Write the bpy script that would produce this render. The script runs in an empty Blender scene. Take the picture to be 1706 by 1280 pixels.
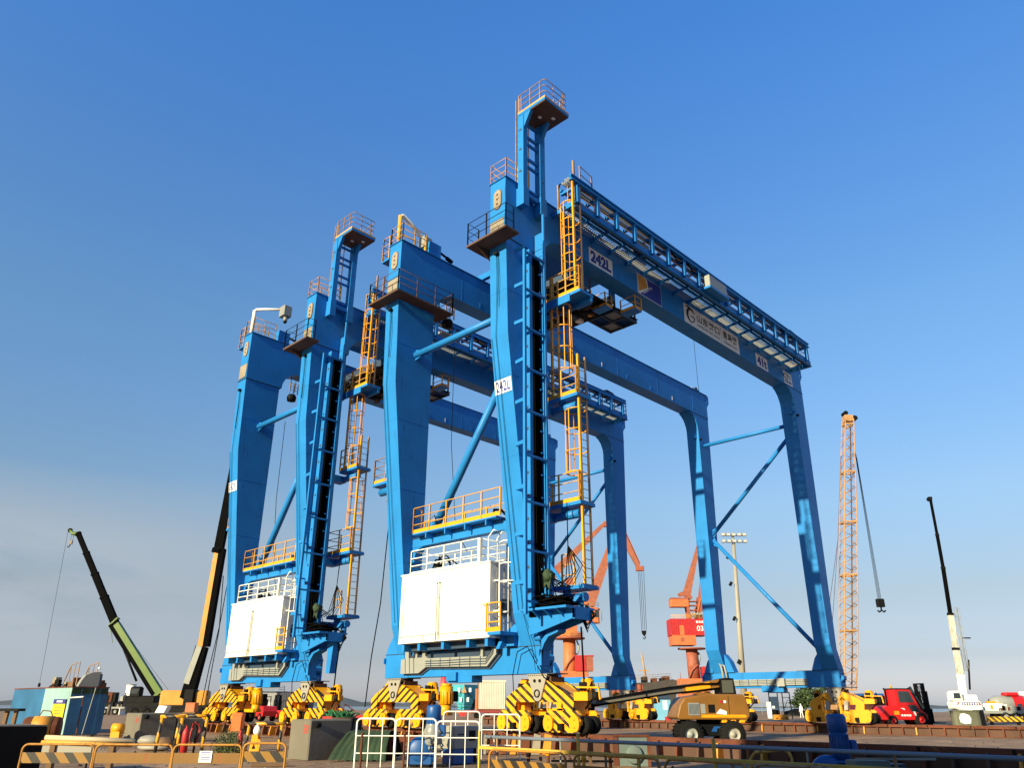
import bpy, math, random
from mathutils import Vector, Matrix
random.seed(7)
SC = bpy.context.scene
COL = SC.collection
R = math.radians
PI = math.pi

# ------------------------------------------------------------------ camera
CA, CP, CR, CF = 0.80238, 0.39765, 0.003888, 1277.84
CAM = Vector((-19.443, -17.4645, 1.27))
FW = Vector((math.sin(CA)*math.cos(CP), math.cos(CA)*math.cos(CP), math.sin(CP)))
RT = Vector((math.cos(CA), -math.sin(CA), 0))
UP = RT.cross(FW)
R2 = RT*math.cos(CR)+UP*math.sin(CR)
U2 = UP*math.cos(CR)-RT*math.sin(CR)
FH = Vector((math.sin(CA), math.cos(CA), 0))
cam = bpy.data.cameras.new('camera')
co = bpy.data.objects.new('camera', cam)
COL.objects.link(co)
M = Matrix((R2, U2, -FW)).transposed().to_4x4()
M.translation = CAM
co.matrix_world = M
cam.sensor_width = 36
cam.lens = CF/1706*36
cam.clip_end = 30000
SC.camera = co

def at(u, v, d):
    """point on the line of sight (u,v) at d metres ahead of the viewpoint"""
    q = FW+R2*((u-853)/CF)-U2*((v-640)/CF)
    return CAM+q*(d/q.dot(FH))
def ground(u, d, z=0.0):
    p = at(u, 1177, d); p.z = z
    return p

# ------------------------------------------------------------------ materials
def nd(nt, t, **kw):
    n = nt.nodes.new(t)
    for k, v in kw.items():
        if k.startswith('i_'):
            n.inputs[int(k[2:]) if k[2:].isdigit() else k[2:]].default_value = v
        else: setattr(n, k, v)
    return n
def base(name):
    m = bpy.data.materials.new(name); m.use_nodes = True
    nt = m.node_tree; b = nt.nodes['Principled BSDF']
    return m, nt, b
def ramp(nt, stops):
    r = nt.nodes.new('ShaderNodeValToRGB'); e = r.color_ramp.elements
    while len(e) < len(stops): e.new(.5)
    for k, (p, c) in zip(e, stops):
        k.position = p; k.color = (*c, 1) if len(c) == 3 else c
    return r
MATS = {}
def paint(name, rgb, rough=.45, var=.12, dirt=None, amt=0.0, metal=0.0, streak=True, sc=1.0, spec=.5):
    """painted steel: slightly uneven colour, patches of dirt or rust running down, orange-peel bump"""
    m, nt, b = base(name); L = nt.links.new
    tc = nd(nt, 'ShaderNodeTexCoord')
    n1 = nd(nt, 'ShaderNodeTexNoise'); n1.inputs['Scale'].default_value = .9*sc; n1.inputs['Detail'].default_value = 5
    L(tc.outputs['Object'], n1.inputs['Vector'])
    lo = tuple(max(0, c*(1-var)) for c in rgb); hi = tuple(min(1, c*(1+var)) for c in rgb)
    r1 = ramp(nt, [(.3, lo), (.7, hi)]); L(n1.outputs['Fac'], r1.inputs['Fac'])
    out = r1.outputs['Color']
    if dirt:
        mp = nd(nt, 'ShaderNodeMapping')
        mp.inputs['Scale'].default_value = (3*sc, 3*sc, .35*sc) if streak else (2.5*sc, 2.5*sc, 2.5*sc)
        L(tc.outputs['Object'], mp.inputs['Vector'])
        n2 = nd(nt, 'ShaderNodeTexNoise'); n2.inputs['Scale'].default_value = 2.2; n2.inputs['Detail'].default_value = 8; n2.inputs['Roughness'].default_value = .65
        L(mp.outputs['Vector'], n2.inputs['Vector'])
        t = .74-.34*amt
        r2 = ramp(nt, [(t, (0, 0, 0)), (min(1, t+.14), (1, 1, 1))]); L(n2.outputs['Fac'], r2.inputs['Fac'])
        mx = nd(nt, 'ShaderNodeMix', data_type='RGBA'); L(r2.outputs['Color'], mx.inputs[0]); L(out, mx.inputs[6]); mx.inputs[7].default_value = (*dirt, 1)
        out = mx.outputs[2]
        mr = nd(nt, 'ShaderNodeMapRange'); L(r2.outputs['Color'], mr.inputs[0]); mr.inputs[3].default_value = rough; mr.inputs[4].default_value = .85
        L(mr.outputs[0], b.inputs['Roughness'])
    else: b.inputs['Roughness'].default_value = rough
    L(out, b.inputs['Base Color']); b.inputs['Metallic'].default_value = metal
    b.inputs['Specular IOR Level'].default_value = spec
    n3 = nd(nt, 'ShaderNodeTexNoise'); n3.inputs['Scale'].default_value = 6*sc; n3.inputs['Detail'].default_value = 3
    L(tc.outputs['Object'], n3.inputs['Vector'])
    bp = nd(nt, 'ShaderNodeBump'); bp.inputs['Strength'].default_value = .12; bp.inputs['Distance'].default_value = .03
    L(n3.outputs['Fac'], bp.inputs['Height']); L(bp.outputs['Normal'], b.inputs['Normal'])
    MATS[name] = m
    return m
def stripes(name, c1, c2, ky, kz, kx=0.0, off=0.0, duty=.5, dirt=None):
    """two-colour diagonal warning stripes, measured in the object's own metres"""
    m, nt, b = base(name); L = nt.links.new
    tc = nd(nt, 'ShaderNodeTexCoord'); sp = nd(nt, 'ShaderNodeSeparateXYZ'); L(tc.outputs['Object'], sp.inputs[0])
    def mul(o, k):
        q = nd(nt, 'ShaderNodeMath', operation='MULTIPLY'); L(o, q.inputs[0]); q.inputs[1].default_value = k; return q.outputs[0]
    def add(p, q_):
        q = nd(nt, 'ShaderNodeMath', operation='ADD'); L(p, q.inputs[0])
        if isinstance(q_, float): q.inputs[1].default_value = q_
        else: L(q_, q.inputs[1])
        return q.outputs[0]
    s = add(add(mul(sp.outputs[0], kx), mul(sp.outputs[1], ky)), mul(sp.outputs[2], kz))
    s = add(s, 100.0+off)
    fr = nd(nt, 'ShaderNodeMath', operation='FRACT'); L(s, fr.inputs[0])
    gt = nd(nt, 'ShaderNodeMath', operation='GREATER_THAN'); L(fr.outputs[0], gt.inputs[0]); gt.inputs[1].default_value = duty
    mx = nd(nt, 'ShaderNodeMix', data_type='RGBA'); L(gt.outputs[0], mx.inputs[0]); mx.inputs[6].default_value = (*c1, 1); mx.inputs[7].default_value = (*c2, 1)
    n2 = nd(nt, 'ShaderNodeTexNoise'); n2.inputs['Scale'].default_value = 4; n2.inputs['Detail'].default_value = 8; L(tc.outputs['Object'], n2.inputs['Vector'])
    r2 = ramp(nt, [(.56, (0, 0, 0)), (.75, (.8, .8, .8))]); L(n2.outputs['Fac'], r2.inputs['Fac'])
    m2 = nd(nt, 'ShaderNodeMix', data_type='RGBA'); L(r2.outputs['Color'], m2.inputs[0]); L(mx.outputs[2], m2.inputs[6]); m2.inputs[7].default_value = (*(dirt or (.2, .11, .05)), 1)
    L(m2.outputs[2], b.inputs['Base Color']); b.inputs['Roughness'].default_value = .5
    MATS[name] = m
    return m
BLUE = paint('crane_blue', (.019, .20, .56), .42, .10, (.018, .13, .36), .45, spec=.2)
FLANGE = paint('flange_dark', (.02, .045, .09), .6)
YEL = paint('yellow_paint', (.78, .335, .004), .42, .08, (.30, .13, .03), .28)
RAILY = paint('weathered_rail_yellow', (.64, .33, .045), .55, .15, (.26, .12, .05), .55, sc=1.2)
HOOP = paint('hoop_paint', (.42, .19, .018), .55, .15, (.17, .07, .025), .6, sc=2)
RAILB = paint('rail_brown', (.33, .20, .105), .6, .2, (.18, .08, .04), .6)
WHITE = paint('white_paint', (.84, .83, .77), .45, .03, (.62, .60, .42), .10)
GREYW = paint('light_grey_steel', (.27, .285, .275), .45, .1, (.33, .31, .26), .35)
PLATE = paint('pale_plate', (.30, .285, .25), .55, .08, (.3, .22, .15), .3)
DARK = paint('dark_steel', (.0065, .007, .008), .6, .3, spec=.12)
RUBBER = paint('tyre_rubber', (.009, .009, .009), .85, .3, (.035, .03, .024), .3, spec=.15)
RUST = paint('rusty_steel', (.125, .042, .024), .85, .35, (.22, .10, .045), .5, streak=False, spec=.2)
RUSTD = paint('rusty_underside', (.09, .045, .03), .85, .3)
PRIMER = paint('worn_primer', (.27, .235, .18), .7, .25, (.10, .06, .035), .55, streak=False)
BLACK = paint('black_cable', (.0035, .0035, .004), .8, .2, spec=.03)
GRATE = paint('grating_steel', (.20, .22, .24), .6, .15)
MOTOR = paint('motor_blue', (.008, .08, .29), .45, .12, (.02, .04, .10), .25)
ORANGE = paint('portal_crane_orange', (.50, .145, .05), .6, .12, (.33, .09, .04), .45)
PANELRED = paint('red_panel', (.42, .018, .022), .55, .12)
JIB = paint('jib_brick', (.30, .095, .055), .65, .2)
DKORANGE = paint('portal_crane_brown', (.30, .085, .05), .65, .2)
RED = paint('vehicle_red', (.52, .012, .014), .35, .08, (.2, .05, .03), .15)
GREEN = paint('crane_green', (.085, .155, .02), .45, .1)
LATT = paint('lattice_yellow', (.44, .25, .11), .6, .15, (.28, .12, .06), .6)
CWY = paint('counterweight_orange', (.58, .25, .025), .5, .12, (.45, .2, .05), .35)
CONC = paint('counterweight_grey', (.145, .132, .105), .8, .12, (.17, .16, .14), .45)
TANKL = paint('tank_pale_blue', (.25, .42, .43), .6, .12, (.45, .36, .24), .35)
TANKB = paint('tank_blue', (.02, .12, .27), .55, .2, (.05, .08, .10), .35)
TARP = paint('green_tarp', (.020, .044, .019), .8, .3)
NET = paint('green_net', (.01, .12, .045), .8, .3)
STR_A = stripes('stripe_yellow_black', (.80, .355, .004), (.012, .009, .007), -2.55, 3.6, duty=.58)
STR_B = stripes('stripe_yellow_black_mirrored', (.80, .355, .004), (.012, .009, .007), 2.55, 3.6, duty=.58)
STR_P = stripes('stripe_plank', (.27, .135, .014), (.015, .013, .012), 0, 2.6, 2.9, duty=.5)
STR_T = stripes('stripe_pipe', (.62, .30, .012), (.02, .02, .02), 1.9, 1.9, 1.9, duty=.5)
SIGNW = paint('sign_white', (.80, .82, .83), .5, .05, (.5, .48, .4), .15)
SIGNB = paint('sign_blue', (.012, .03, .30), .5, .05)
SIGNK = paint('sign_black', (.015, .018, .02), .5, .05)
SIGNO = paint('sign_orange', (.62, .27, .01), .5, .05)
CHEEK = paint('skin', (.42, .24, .17), .6, .05)
CLOTH = paint('dark_cloth', (.02, .02, .025), .9, .2)
COVERALL = paint('white_coverall', (.80, .80, .78), .9, .03)
WOOD = paint('timber', (.17, .095, .045), .8, .3)
BARK = paint('bark', (.10, .07, .05), .9, .3)
m, nt, b = base('window_glass'); b.inputs['Base Color'].default_value = (.03, .045, .06, 1); b.inputs['Roughness'].default_value = .08; GLASS = m
m, nt, b = base('lamp_glass'); b.inputs['Base Color'].default_value = (.5, .52, .55, 1); b.inputs['Roughness'].default_value = .15; LAMPG = m
def leafmat(name, c):
    m, nt, b = base(name); L = nt.links.new
    oi = nd(nt, 'ShaderNodeTexCoord'); n = nd(nt, 'ShaderNodeTexNoise'); n.inputs['Scale'].default_value = 1.6
    L(oi.outputs['Object'], n.inputs['Vector'])
    r = ramp(nt, [(.3, tuple(x*.6 for x in c)), (.7, tuple(x*1.35 for x in c))]); L(n.outputs['Fac'], r.inputs['Fac'])
    L(r.outputs['Color'], b.inputs['Base Color']); b.inputs['Roughness'].default_value = .7
    return m
LEAF = leafmat('leaf_green', (.05, .085, .025))
WEED = leafmat('weed_green', (.085, .11, .035))

# ------------------------------------------------------------------ mesh builder
class MB:
    def __init__(s): s.v = []; s.f = []; s.m = []; s.s = []; s.ms = []
    def mi(s, mat):
        if mat not in s.ms: s.ms.append(mat)
        return s.ms.index(mat)
    def add(s, vs, fs, mat, smooth=False):
        o = len(s.v); s.v += [tuple(p) for p in vs]; k = s.mi(mat)
        for f in fs:
            s.f.append([i+o for i in f]); s.m.append(k); s.s.append(smooth if not isinstance(smooth, list) else False)
        return s
    def box(s, x0, x1, y0, y1, z0, z1, mat):
        vs = [(x, y, z) for z in (z0, z1) for y in (y0, y1) for x in (x0, x1)]
        return s.add(vs, [(0, 2, 3, 1), (4, 5, 7, 6), (0, 1, 5, 4), (2, 6, 7, 3), (0, 4, 6, 2), (1, 3, 7, 5)], mat)
    def cbox(s, x0, x1, y0, y1, z0, z1, mat, c=.05):
        """box with chamfered vertical and top edges"""
        pts = []
        for (z, k) in ((z0, 0), (z1-c, 0), (z1, c)):
            a = [(x0+c+k, y0+k), (x1-c-k, y0+k), (x1-k, y0+c+k), (x1-k, y1-c-k), (x1-c-k, y1-k), (x0+c+k, y1-k), (x0+k, y1-c-k), (x0+k, y0+c+k)]
            pts += [(x, y, z) for x, y in a]
        fs = [tuple(range(7, -1, -1)), tuple(range(16, 24))]
        for l in (0, 8):
            for i in range(8): j = (i+1) % 8; fs.append((l+i, l+j, l+8+j, l+8+i))
        return s.add(pts, fs, mat)
    def prism(s, poly, ax, a0, a1, mat):
        """poly: 2-D outline in the two other axes (in x,y,z order), swept along ax from a0 to a1"""
        def P(q, t):
            return {'x': (t, q[0], q[1]), 'y': (q[0], t, q[1]), 'z': (q[0], q[1], t)}[ax]
        n = len(poly); ar = sum(poly[i][0]*poly[(i+1) % n][1]-poly[(i+1) % n][0]*poly[i][1] for i in range(n))
        if (ar < 0) != (ax == 'y'): poly = poly[::-1]
        vs = [P(q, a0) for q in poly]+[P(q, a1) for q in poly]
        fs = [tuple(range(n-1, -1, -1)), tuple(range(n, 2*n))]+[(i, (i+1) % n, n+(i+1) % n, n+i) for i in range(n)]
        return s.add(vs, fs, mat)
    def beam(s, p, q, w, h, mat, up=(0, 0, 1)):
        p = Vector(p); q = Vector(q); d = (q-p).normalized(); u = Vector(up)
        if abs(d.dot(u)) > .98: u = Vector((1, 0, 0))
        a = d.cross(u).normalized()*(w/2); c = a.cross(d).normalized()*(h/2)
        vs = [e+i*a+j*c for e in (p, q) for i, j in ((-1, -1), (1, -1), (1, 1), (-1, 1))]
        return s.add(vs, [(0, 1, 2, 3), (7, 6, 5, 4), (0, 4, 5, 1), (1, 5, 6, 2), (2, 6, 7, 3), (3, 7, 4, 0)], mat)
    def taper(s, p, q, w0, h0, w1, h1, mat, up=(0, 0, 1)):
        p = Vector(p); q = Vector(q); d = (q-p).normalized(); u = Vector(up)
        if abs(d.dot(u)) > .98: u = Vector((1, 0, 0))
        a = d.cross(u).normalized(); c = a.cross(d).normalized()
        vs = [e+i*a*w/2+j*c*h/2 for e, w, h in ((p, w0, h0), (q, w1, h1)) for i, j in ((-1, -1), (1, -1), (1, 1), (-1, 1))]
        return s.add(vs, [(0, 1, 2, 3), (7, 6, 5, 4), (0, 4, 5, 1), (1, 5, 6, 2), (2, 6, 7, 3), (3, 7, 4, 0)], mat)
    def tube(s, pts, r, mat, n=6, closed=False, cap=True):
        pts = [Vector(p) for p in pts]; N = len(pts); rs = r if isinstance(r, (list, tuple)) else [r]*N
        vs = []; prev = None
        for i in range(N):
            if closed: d = pts[(i+1) % N]-pts[i-1]
            else: d = pts[min(i+1, N-1)]-pts[max(i-1, 0)]
            if d.length < 1e-9: d = Vector((0, 0, 1))
            d.normalize()
            if prev is None:
                u = Vector((0, 0, 1)) if abs(d.z) < .9 else Vector((1, 0, 0))
                a = d.cross(u).normalized()
            else:
                a = prev-d*prev.dot(d)
                if a.length < 1e-6: a = d.orthogonal()
                a.normalize()
            prev = a; c = d.cross(a)
            for k in range(n):
                t = 2*PI*k/n; vs.append(pts[i]+(a*math.cos(t)+c*math.sin(t))*rs[i])
        fs = []
        for i in range(N if closed else N-1):
            j = (i+1) % N
            for k in range(n): l = (k+1) % n; fs.append((i*n+k, i*n+l, j*n+l, j*n+k))
        s.add(vs, fs, mat, True)
        if cap and not closed and rs[0] > .025:
            o = len(s.v)-len(vs); k = s.mi(mat)
            s.f.append([o+i for i in range(n-1, -1, -1)]); s.m.append(k); s.s.append(False)
            s.f.append([o+(N-1)*n+i for i in range(n)]); s.m.append(k); s.s.append(False)
        return s
    def cyl(s, p, q, r, mat, n=16, r2=None): return s.tube([p, q], [r, r if r2 is None else r2], mat, n)
    def ring(s, c, axis, prof, mat, n=24, arc=None):
        """lathe: prof = [(radius, offset along axis)]"""
        c = Vector(c); ax = Vector(axis).normalized(); a = ax.orthogonal().normalized(); b_ = ax.cross(a)
        vs = []; m_ = len(prof)
        for k in range(n):
            t = 2*PI*k/n
            for r, h in prof: vs.append(c+ax*h+(a*math.cos(t)+b_*math.sin(t))*r)
        fs = [(k*m_+i, ((k+1) % n)*m_+i, ((k+1) % n)*m_+i+1, k*m_+i+1) for k in range(n) for i in range(m_-1)]
        return s.add(vs, fs, mat, True)
    def disc(s, c, axis, r, mat, n=20):
        c = Vector(c); ax = Vector(axis).normalized(); a = ax.orthogonal().normalized(); b_ = ax.cross(a)
        return s.add([c+(a*math.cos(2*PI*k/n)+b_*math.sin(2*PI*k/n))*r for k in range(n)], [tuple(range(n))], mat)
    def wheel(s, c, axis, R_, w, mat, rim=None, rimr=.55):
        s.ring(c, axis, [(R_*.5, -w/2), (R_*.9, -w/2), (R_, -w*.34), (R_*1.0, w*.34), (R_*.9, w/2), (R_*.5, w/2)], mat, 28)
        if rim: s.ring(c, axis, [(R_*rimr, -w*.46), (R_*rimr*.8, -w*.3), (R_*.2, -w*.3), (R_*.17, -w*.45), (.001, -w*.45)], rim, 20); s.ring(c, axis, [(.001, w*.45), (R_*.17, w*.45), (R_*.2, w*.3), (R_*rimr*.8, w*.3), (R_*rimr, w*.46)], rim, 20)
        return s
    def blob(s, c, rx, ry, rz, mat, n=10, jit=0.0):
        vs = []; fs = []; m_ = n//2+1
        for i in range(m_+1):
            th = PI*i/m_
            for k in range(n):
                ph = 2*PI*k/n; j = 1+random.uniform(-jit, jit)
                vs.append((c[0]+rx*math.sin(th)*math.cos(ph)*j, c[1]+ry*math.sin(th)*math.sin(ph)*j, c[2]+rz*math.cos(th)*j))
        for i in range(m_):
            for k in range(n): l = (k+1) % n; fs.append((i*n+k, (i+1)*n+k, (i+1)*n+l, i*n+l))
        return s.add(vs, fs, mat, True)
    def build(s, name, parent=None, bevel=0):
        me = bpy.data.meshes.new(name); me.from_pydata(s.v, [], s.f)
        for mt in s.ms: me.materials.append(mt)
        me.polygons.foreach_set('material_index', s.m); me.polygons.foreach_set('use_smooth', s.s)
        me.update()
        o = bpy.data.objects.new(name, me); COL.objects.link(o)
        if parent: o.parent = parent
        if bevel:
            bv = o.modifiers.new('bevel', 'BEVEL'); bv.width = bevel; bv.segments = 2; bv.limit_method = 'ANGLE'; bv.angle_limit = R(40)
        return o
def tag(o, label=None, cat=None, group=None, kind=None):
    if label: o['label'] = label
    if cat: o['category'] = cat
    if group: o['group'] = group
    if kind: o['kind'] = kind
    return o
def empty(name, loc, rz=0.0):
    o = bpy.data.objects.new(name, None); o.location = loc; o.rotation_euler = (0, 0, rz); o.empty_display_size = .3
    COL.objects.link(o); return o
def facing(name, u, d, label, cat, group=None, turn=0.0, z=0.0):
    """a thing standing on the ground; local x runs to the right, local y away from the viewpoint (plus turn)"""
    o = empty(name, ground(u, d, z), -CA+turn); return tag(o, label, cat, group)
def dup(o, parent=None):
    c = o.copy(); COL.objects.link(c)
    if parent: c.parent = parent
    for ch in list(o.children): dup(ch, c)
    return c
def arc(c, r, a0, a1, n=6): return [(c[0]+r*math.cos(a0+(a1-a0)*i/n), c[1]+r*math.sin(a0+(a1-a0)*i/n)) for i in range(n+1)]
def lerp(a, b, t): return tuple(x+(y-x)*t for x, y in zip(a, b))

def text_into(mb, s, org, ux, uz, size, mat, off=.012, width=None, bold=.0):
    """lettering as thin geometry: org = lower-left corner, ux = reading direction, uz = up"""
    cu = bpy.data.curves.new('lettering', 'FONT'); cu.body = s; cu.size = 1; cu.offset = bold; cu.extrude = 0
    ob = bpy.data.objects.new('lettering', cu); COL.objects.link(ob)
    bpy.context.view_layer.update()
    me = bpy.data.meshes.new_from_object(ob.evaluated_get(bpy.context.evaluated_depsgraph_get()))
    COL.objects.unlink(ob); bpy.data.objects.remove(ob); bpy.data.curves.remove(cu)
    if not len(me.vertices): return
    x0 = min(v.co.x for v in me.vertices); x1 = max(v.co.x for v in me.vertices)
    y0 = min(v.co.y for v in me.vertices); y1 = max(v.co.y for v in me.vertices)
    ky = size/(y1-y0); kx = ky if width is None else width/(x1-x0)
    ux = Vector(ux).normalized(); uz = Vector(uz).normalized(); n = ux.cross(uz).normalized(); org = Vector(org)
    vs = [org+ux*((v.co.x-x0)*kx)+uz*((v.co.y-y0)*ky)+n*off for v in me.vertices]
    mb.add(vs, [tuple(p.vertices) for p in me.polygons], mat)
    bpy.data.meshes.remove(me)

def railing(mb, pts, h=1.05, r=.022, step=1.3, mat=None, levels=(1, .66, .33), toe=None, rp=None, toeh=.14):
    pts = [Vector(p) for p in pts]
    for k in levels: mb.tube([p+Vector((0, 0, h*k)) for p in pts], r, mat, 5)
    for a, b_ in zip(pts, pts[1:]):
        n = max(1, round((b_-a).length/step))
        for i in range(n+1):
            p = a+(b_-a)*(i/n); mb.beam(p, p+Vector((0, 0, h)), .05 if rp is None else rp, .05 if rp is None else rp, mat)
        if toe: mb.beam(a+Vector((0, 0, toeh/2)), b_+Vector((0, 0, toeh/2)), .012, toeh, toe)
    return mb
def grating(mb, x0, x1, y0, y1, z, mat, step=.1, cross=.9):
    n = max(1, int((x1-x0)/step))
    for i in range(n+1):
        x = x0+(x1-x0)*i/n; mb.box(x-.012, x+.012, y0, y1, z, z+.035, mat)
    k = max(1, int((y1-y0)/.25))
    for i in range(k+1):
        y = y0+(y1-y0)*i/k; mb.box(x0, x1, y-.012, y+.012, z-.006, z+.03, mat)
# ------------------------------------------------------------------ gantry cranes
ZSB, ZST, ZGB, ZGT = 2.23, 3.065, 18.975, 20.655

def make_bogie(root, y0, x0, mat, far=False):
    b = MB(); s = 1 if not far else -1
    X0, X1 = x0-.12, x0+.72
    eq = [(-.42, 2.0), (-1.15, 1.68), (-1.42, 1.5), (-1.42, 1.35), (-1.36, .98), (-1.05, .98), (-.98, 1.38), (.98, 1.38), (1.05, .98), (1.36, .98), (1.42, 1.35), (1.42, 1.5), (1.15, 1.68), (.42, 2.0)]
    for xa in (X0, X1-.1):
        b.prism([(y+y0, z) for y, z in eq], 'x', xa, xa+.1, mat if not far else YEL)
    b.prism([(y+y0, z) for y, z in [(-.42, 1.98), (-1.38, 1.5), (-1.38, 1.05), (-1.1, 1.05), (-1.0, 1.42), (1.0, 1.42), (1.1, 1.05), (1.38, 1.05), (1.38, 1.5), (.42, 1.98)]], 'x', X0+.1, X1-.1, YEL)
    b.box(X0+.1, X1-.1, y0-.45, y0+.45, 1.95, 2.12, RUSTD)
    b.cyl((x0+.3, y0, 2.1), (x0+.3, y0, ZSB), .36, RUSTD, 20)
    bo = b.build('bogie', root)
    for sy in (-1, 1):
        yc = y0+sy*1.0
        f = MB()
        sh = [(yc-.72, 1.0)]+[(yc-.70+.0, .72)]+[(yc-.45, .53), (yc+.45, .53), (yc+.70, .72), (yc+.72, 1.0), (yc+.6, 1.14), (yc-.6, 1.14)]
        f.prism(sh, 'x', X0-.05, X0+.05, mat)
        # rounded wheel guards standing proud at each end of the plate
        for q in (-.52, .52):
            g = [(yc+q+.19*math.cos(t)*abs(math.cos(t))**-.25, .78+.23*math.sin(t)) for t in [2*PI*(i+.5)/14 for i in range(14)]]
            f.prism(g, 'x', X0-.13, X0-.045, YEL)
            for h in (.68, .9): f.cyl((X0-.16, yc+q, h), (X0-.12, yc+q, h), .035, YEL, 8)
        f.prism(sh, 'x', X1-.05, X1+.05, YEL)
        f.box(X0+.05, X1-.05, yc-.3, yc+.3, .85, 1.12, YEL)
        f.box(X0-.19, X0-.05, yc-.09, yc+.09, .58, .78, DARK)
        f.prism([(yc-.16, 1.12), (yc+.16, 1.12), (yc+.12, 1.4), (yc-.12, 1.4)], 'x', x0+.15, x0+.45, YEL)
        f.build('wheel_frame', bo)
        for q in (-.42, .42):
            for xq in (x0+.12, x0+.5):
                w = MB(); w.wheel((xq, yc+q*1.5, .745), (1, 0, 0), .255, .27, RUBBER, DARK); w.build('tyre', bo)
    # pin plate
    p = MB(); tip = [(y0+.18*math.cos(t), 1.58+.18*math.sin(t)) for t in [PI+PI*i/8 for i in range(9)]]
    p.prism([(y0-.42, ZSB-.03)]+tip+[(y0+.42, ZSB-.03)], 'x', X0-.06, X0-.005, PLATE)
    for k in range(9): p.cyl((X0-.08, y0-.36+.09*k, ZSB-.07), (X0-.06, y0-.36+.09*k, ZSB-.07), .018, DARK, 6)
    for q in (-.12, .1): p.cyl((X0-.09, y0+q, 2.0), (X0-.05, y0+q, 2.0), .05, DARK, 8)
    p.ring((X0-.062, y0, 1.63), (-1, 0, 0), [(.12, 0), (.12, .03), (.09, .03), (.09, 0)], DARK, 16); p.cyl((X0-.08, y0, 1.63), (X0-.05, y0, 1.63), .05, PLATE, 10)
    p.build('pin_plate', bo)
    for q, xq, zt in ((-1.55, .42, 2.02), (1.22, .62, 2.05)):
        g = MB(); c = (x0+xq, y0+q)
        g.cyl((*c, 1.62), (*c, zt), .2, YEL, 18); g.cyl((*c, zt), (*c, zt+.04), .16, YEL, 18)
        for k in range(12):
            t = 2*PI*k/12; g.box(c[0]+.21*math.cos(t)-.012, c[0]+.21*math.cos(t)+.012, c[1]+.21*math.sin(t)-.012, c[1]+.21*math.sin(t)+.012, 1.66, zt-.12, YEL)
        g.box(c[0]-.16, c[0]+.16, c[1]-.24, c[1]+.24, 1.42, 1.64, YEL)
        g.box(c[0]-.26, c[0]-.2, c[1]-.12, c[1]+.12, 1.7, 1.95, DARK)
        g.build('steering_motor', bo)
    if far:
        for q in (-.55, .42):
            k = MB(); k.beam((X0-.16, y0+q, 1.12), (X0-.10, y0+q-.06, 1.55), .2, .16, PLATE, (1, 0, 0)); k.beam((X0-.04, y0+q+.3, .95), (X0-.04, y0+q+.3, 1.75), .14, .12, YEL); k.tube([(X0-.12, y0+q, 1.5), (X0-.15, y0+q+.15, 1.75), (X0-.1, y0+q+.3, 1.6)], .022, BLACK, 5); k.build('gear_unit', bo)
    a = MB(); a.box(x0-.1, x0+.25, y0-1.95, y0-1.42, 1.42, 1.66, YEL); a.beam((x0, y0-1.45, 1.8), (x0, y0-2.3, 1.78), .05, .05, YEL)
    a.beam((x0, y0-2.3, 1.78), (x0, y0-2.35, 1.45), .05, .05, YEL); a.cyl((x0-.02, y0-2.2, 1.42), (x0-.02, y0-2.2, 1.66), .11, DARK, 10)
    a.tube([(x0, y0-1.9, 1.66), (x0, y0-2.05, 1.95), (x0, y0-2.1, 1.5), (x0+.1, y0-1.7, 1.2)], .03, BLACK)
    a.build('sensor_arm', bo)
    return bo

def caged(root, xa, xb, y, z0, z1, side, c0, c1, mat=YEL):
    l = MB()
    l.beam((xa, y, z0), (xa, y, z1), .07, .09, mat); l.beam((xb, y, z0), (xb, y, z1), .05, .07, RAILB if side > 0 else mat)
    z = z0+.25
    while z < z1-.1: l.tube([(xa, y, z), (xb, y, z)], .014, RAILY, 5); z += .3
    lo = l.build('caged_ladder', root)
    g = MB(); xm = (xa+xb)/2; w = (xb-xa)/2+.12
    def hoop(z):
        pts = [(xa, y, z), (xm-w, y+side*.25, z)]+[(xm-w*math.cos(t), y+side*(.4+.34*math.sin(t)), z) for t in [PI*i/8 for i in range(9)]]+[(xm+w, y+side*.25, z), (xb, y, z)]
        return pts
    n = max(2, round((c1-c0)/.85))
    for i in range(n+1): g.beam; g.tube(hoop(c0+(c1-c0)*i/n), .026, mat, 5)
    for t in (0, .25, .5, .75, 1):
        q = PI*t; px_, py_ = xm-w*math.cos(q), y+side*(.4+.34*math.sin(q)); g.beam((px_, py_, c0), (px_, py_, c1), .035, .02, mat)
    g.build('cage', lo)
    return lo

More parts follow.
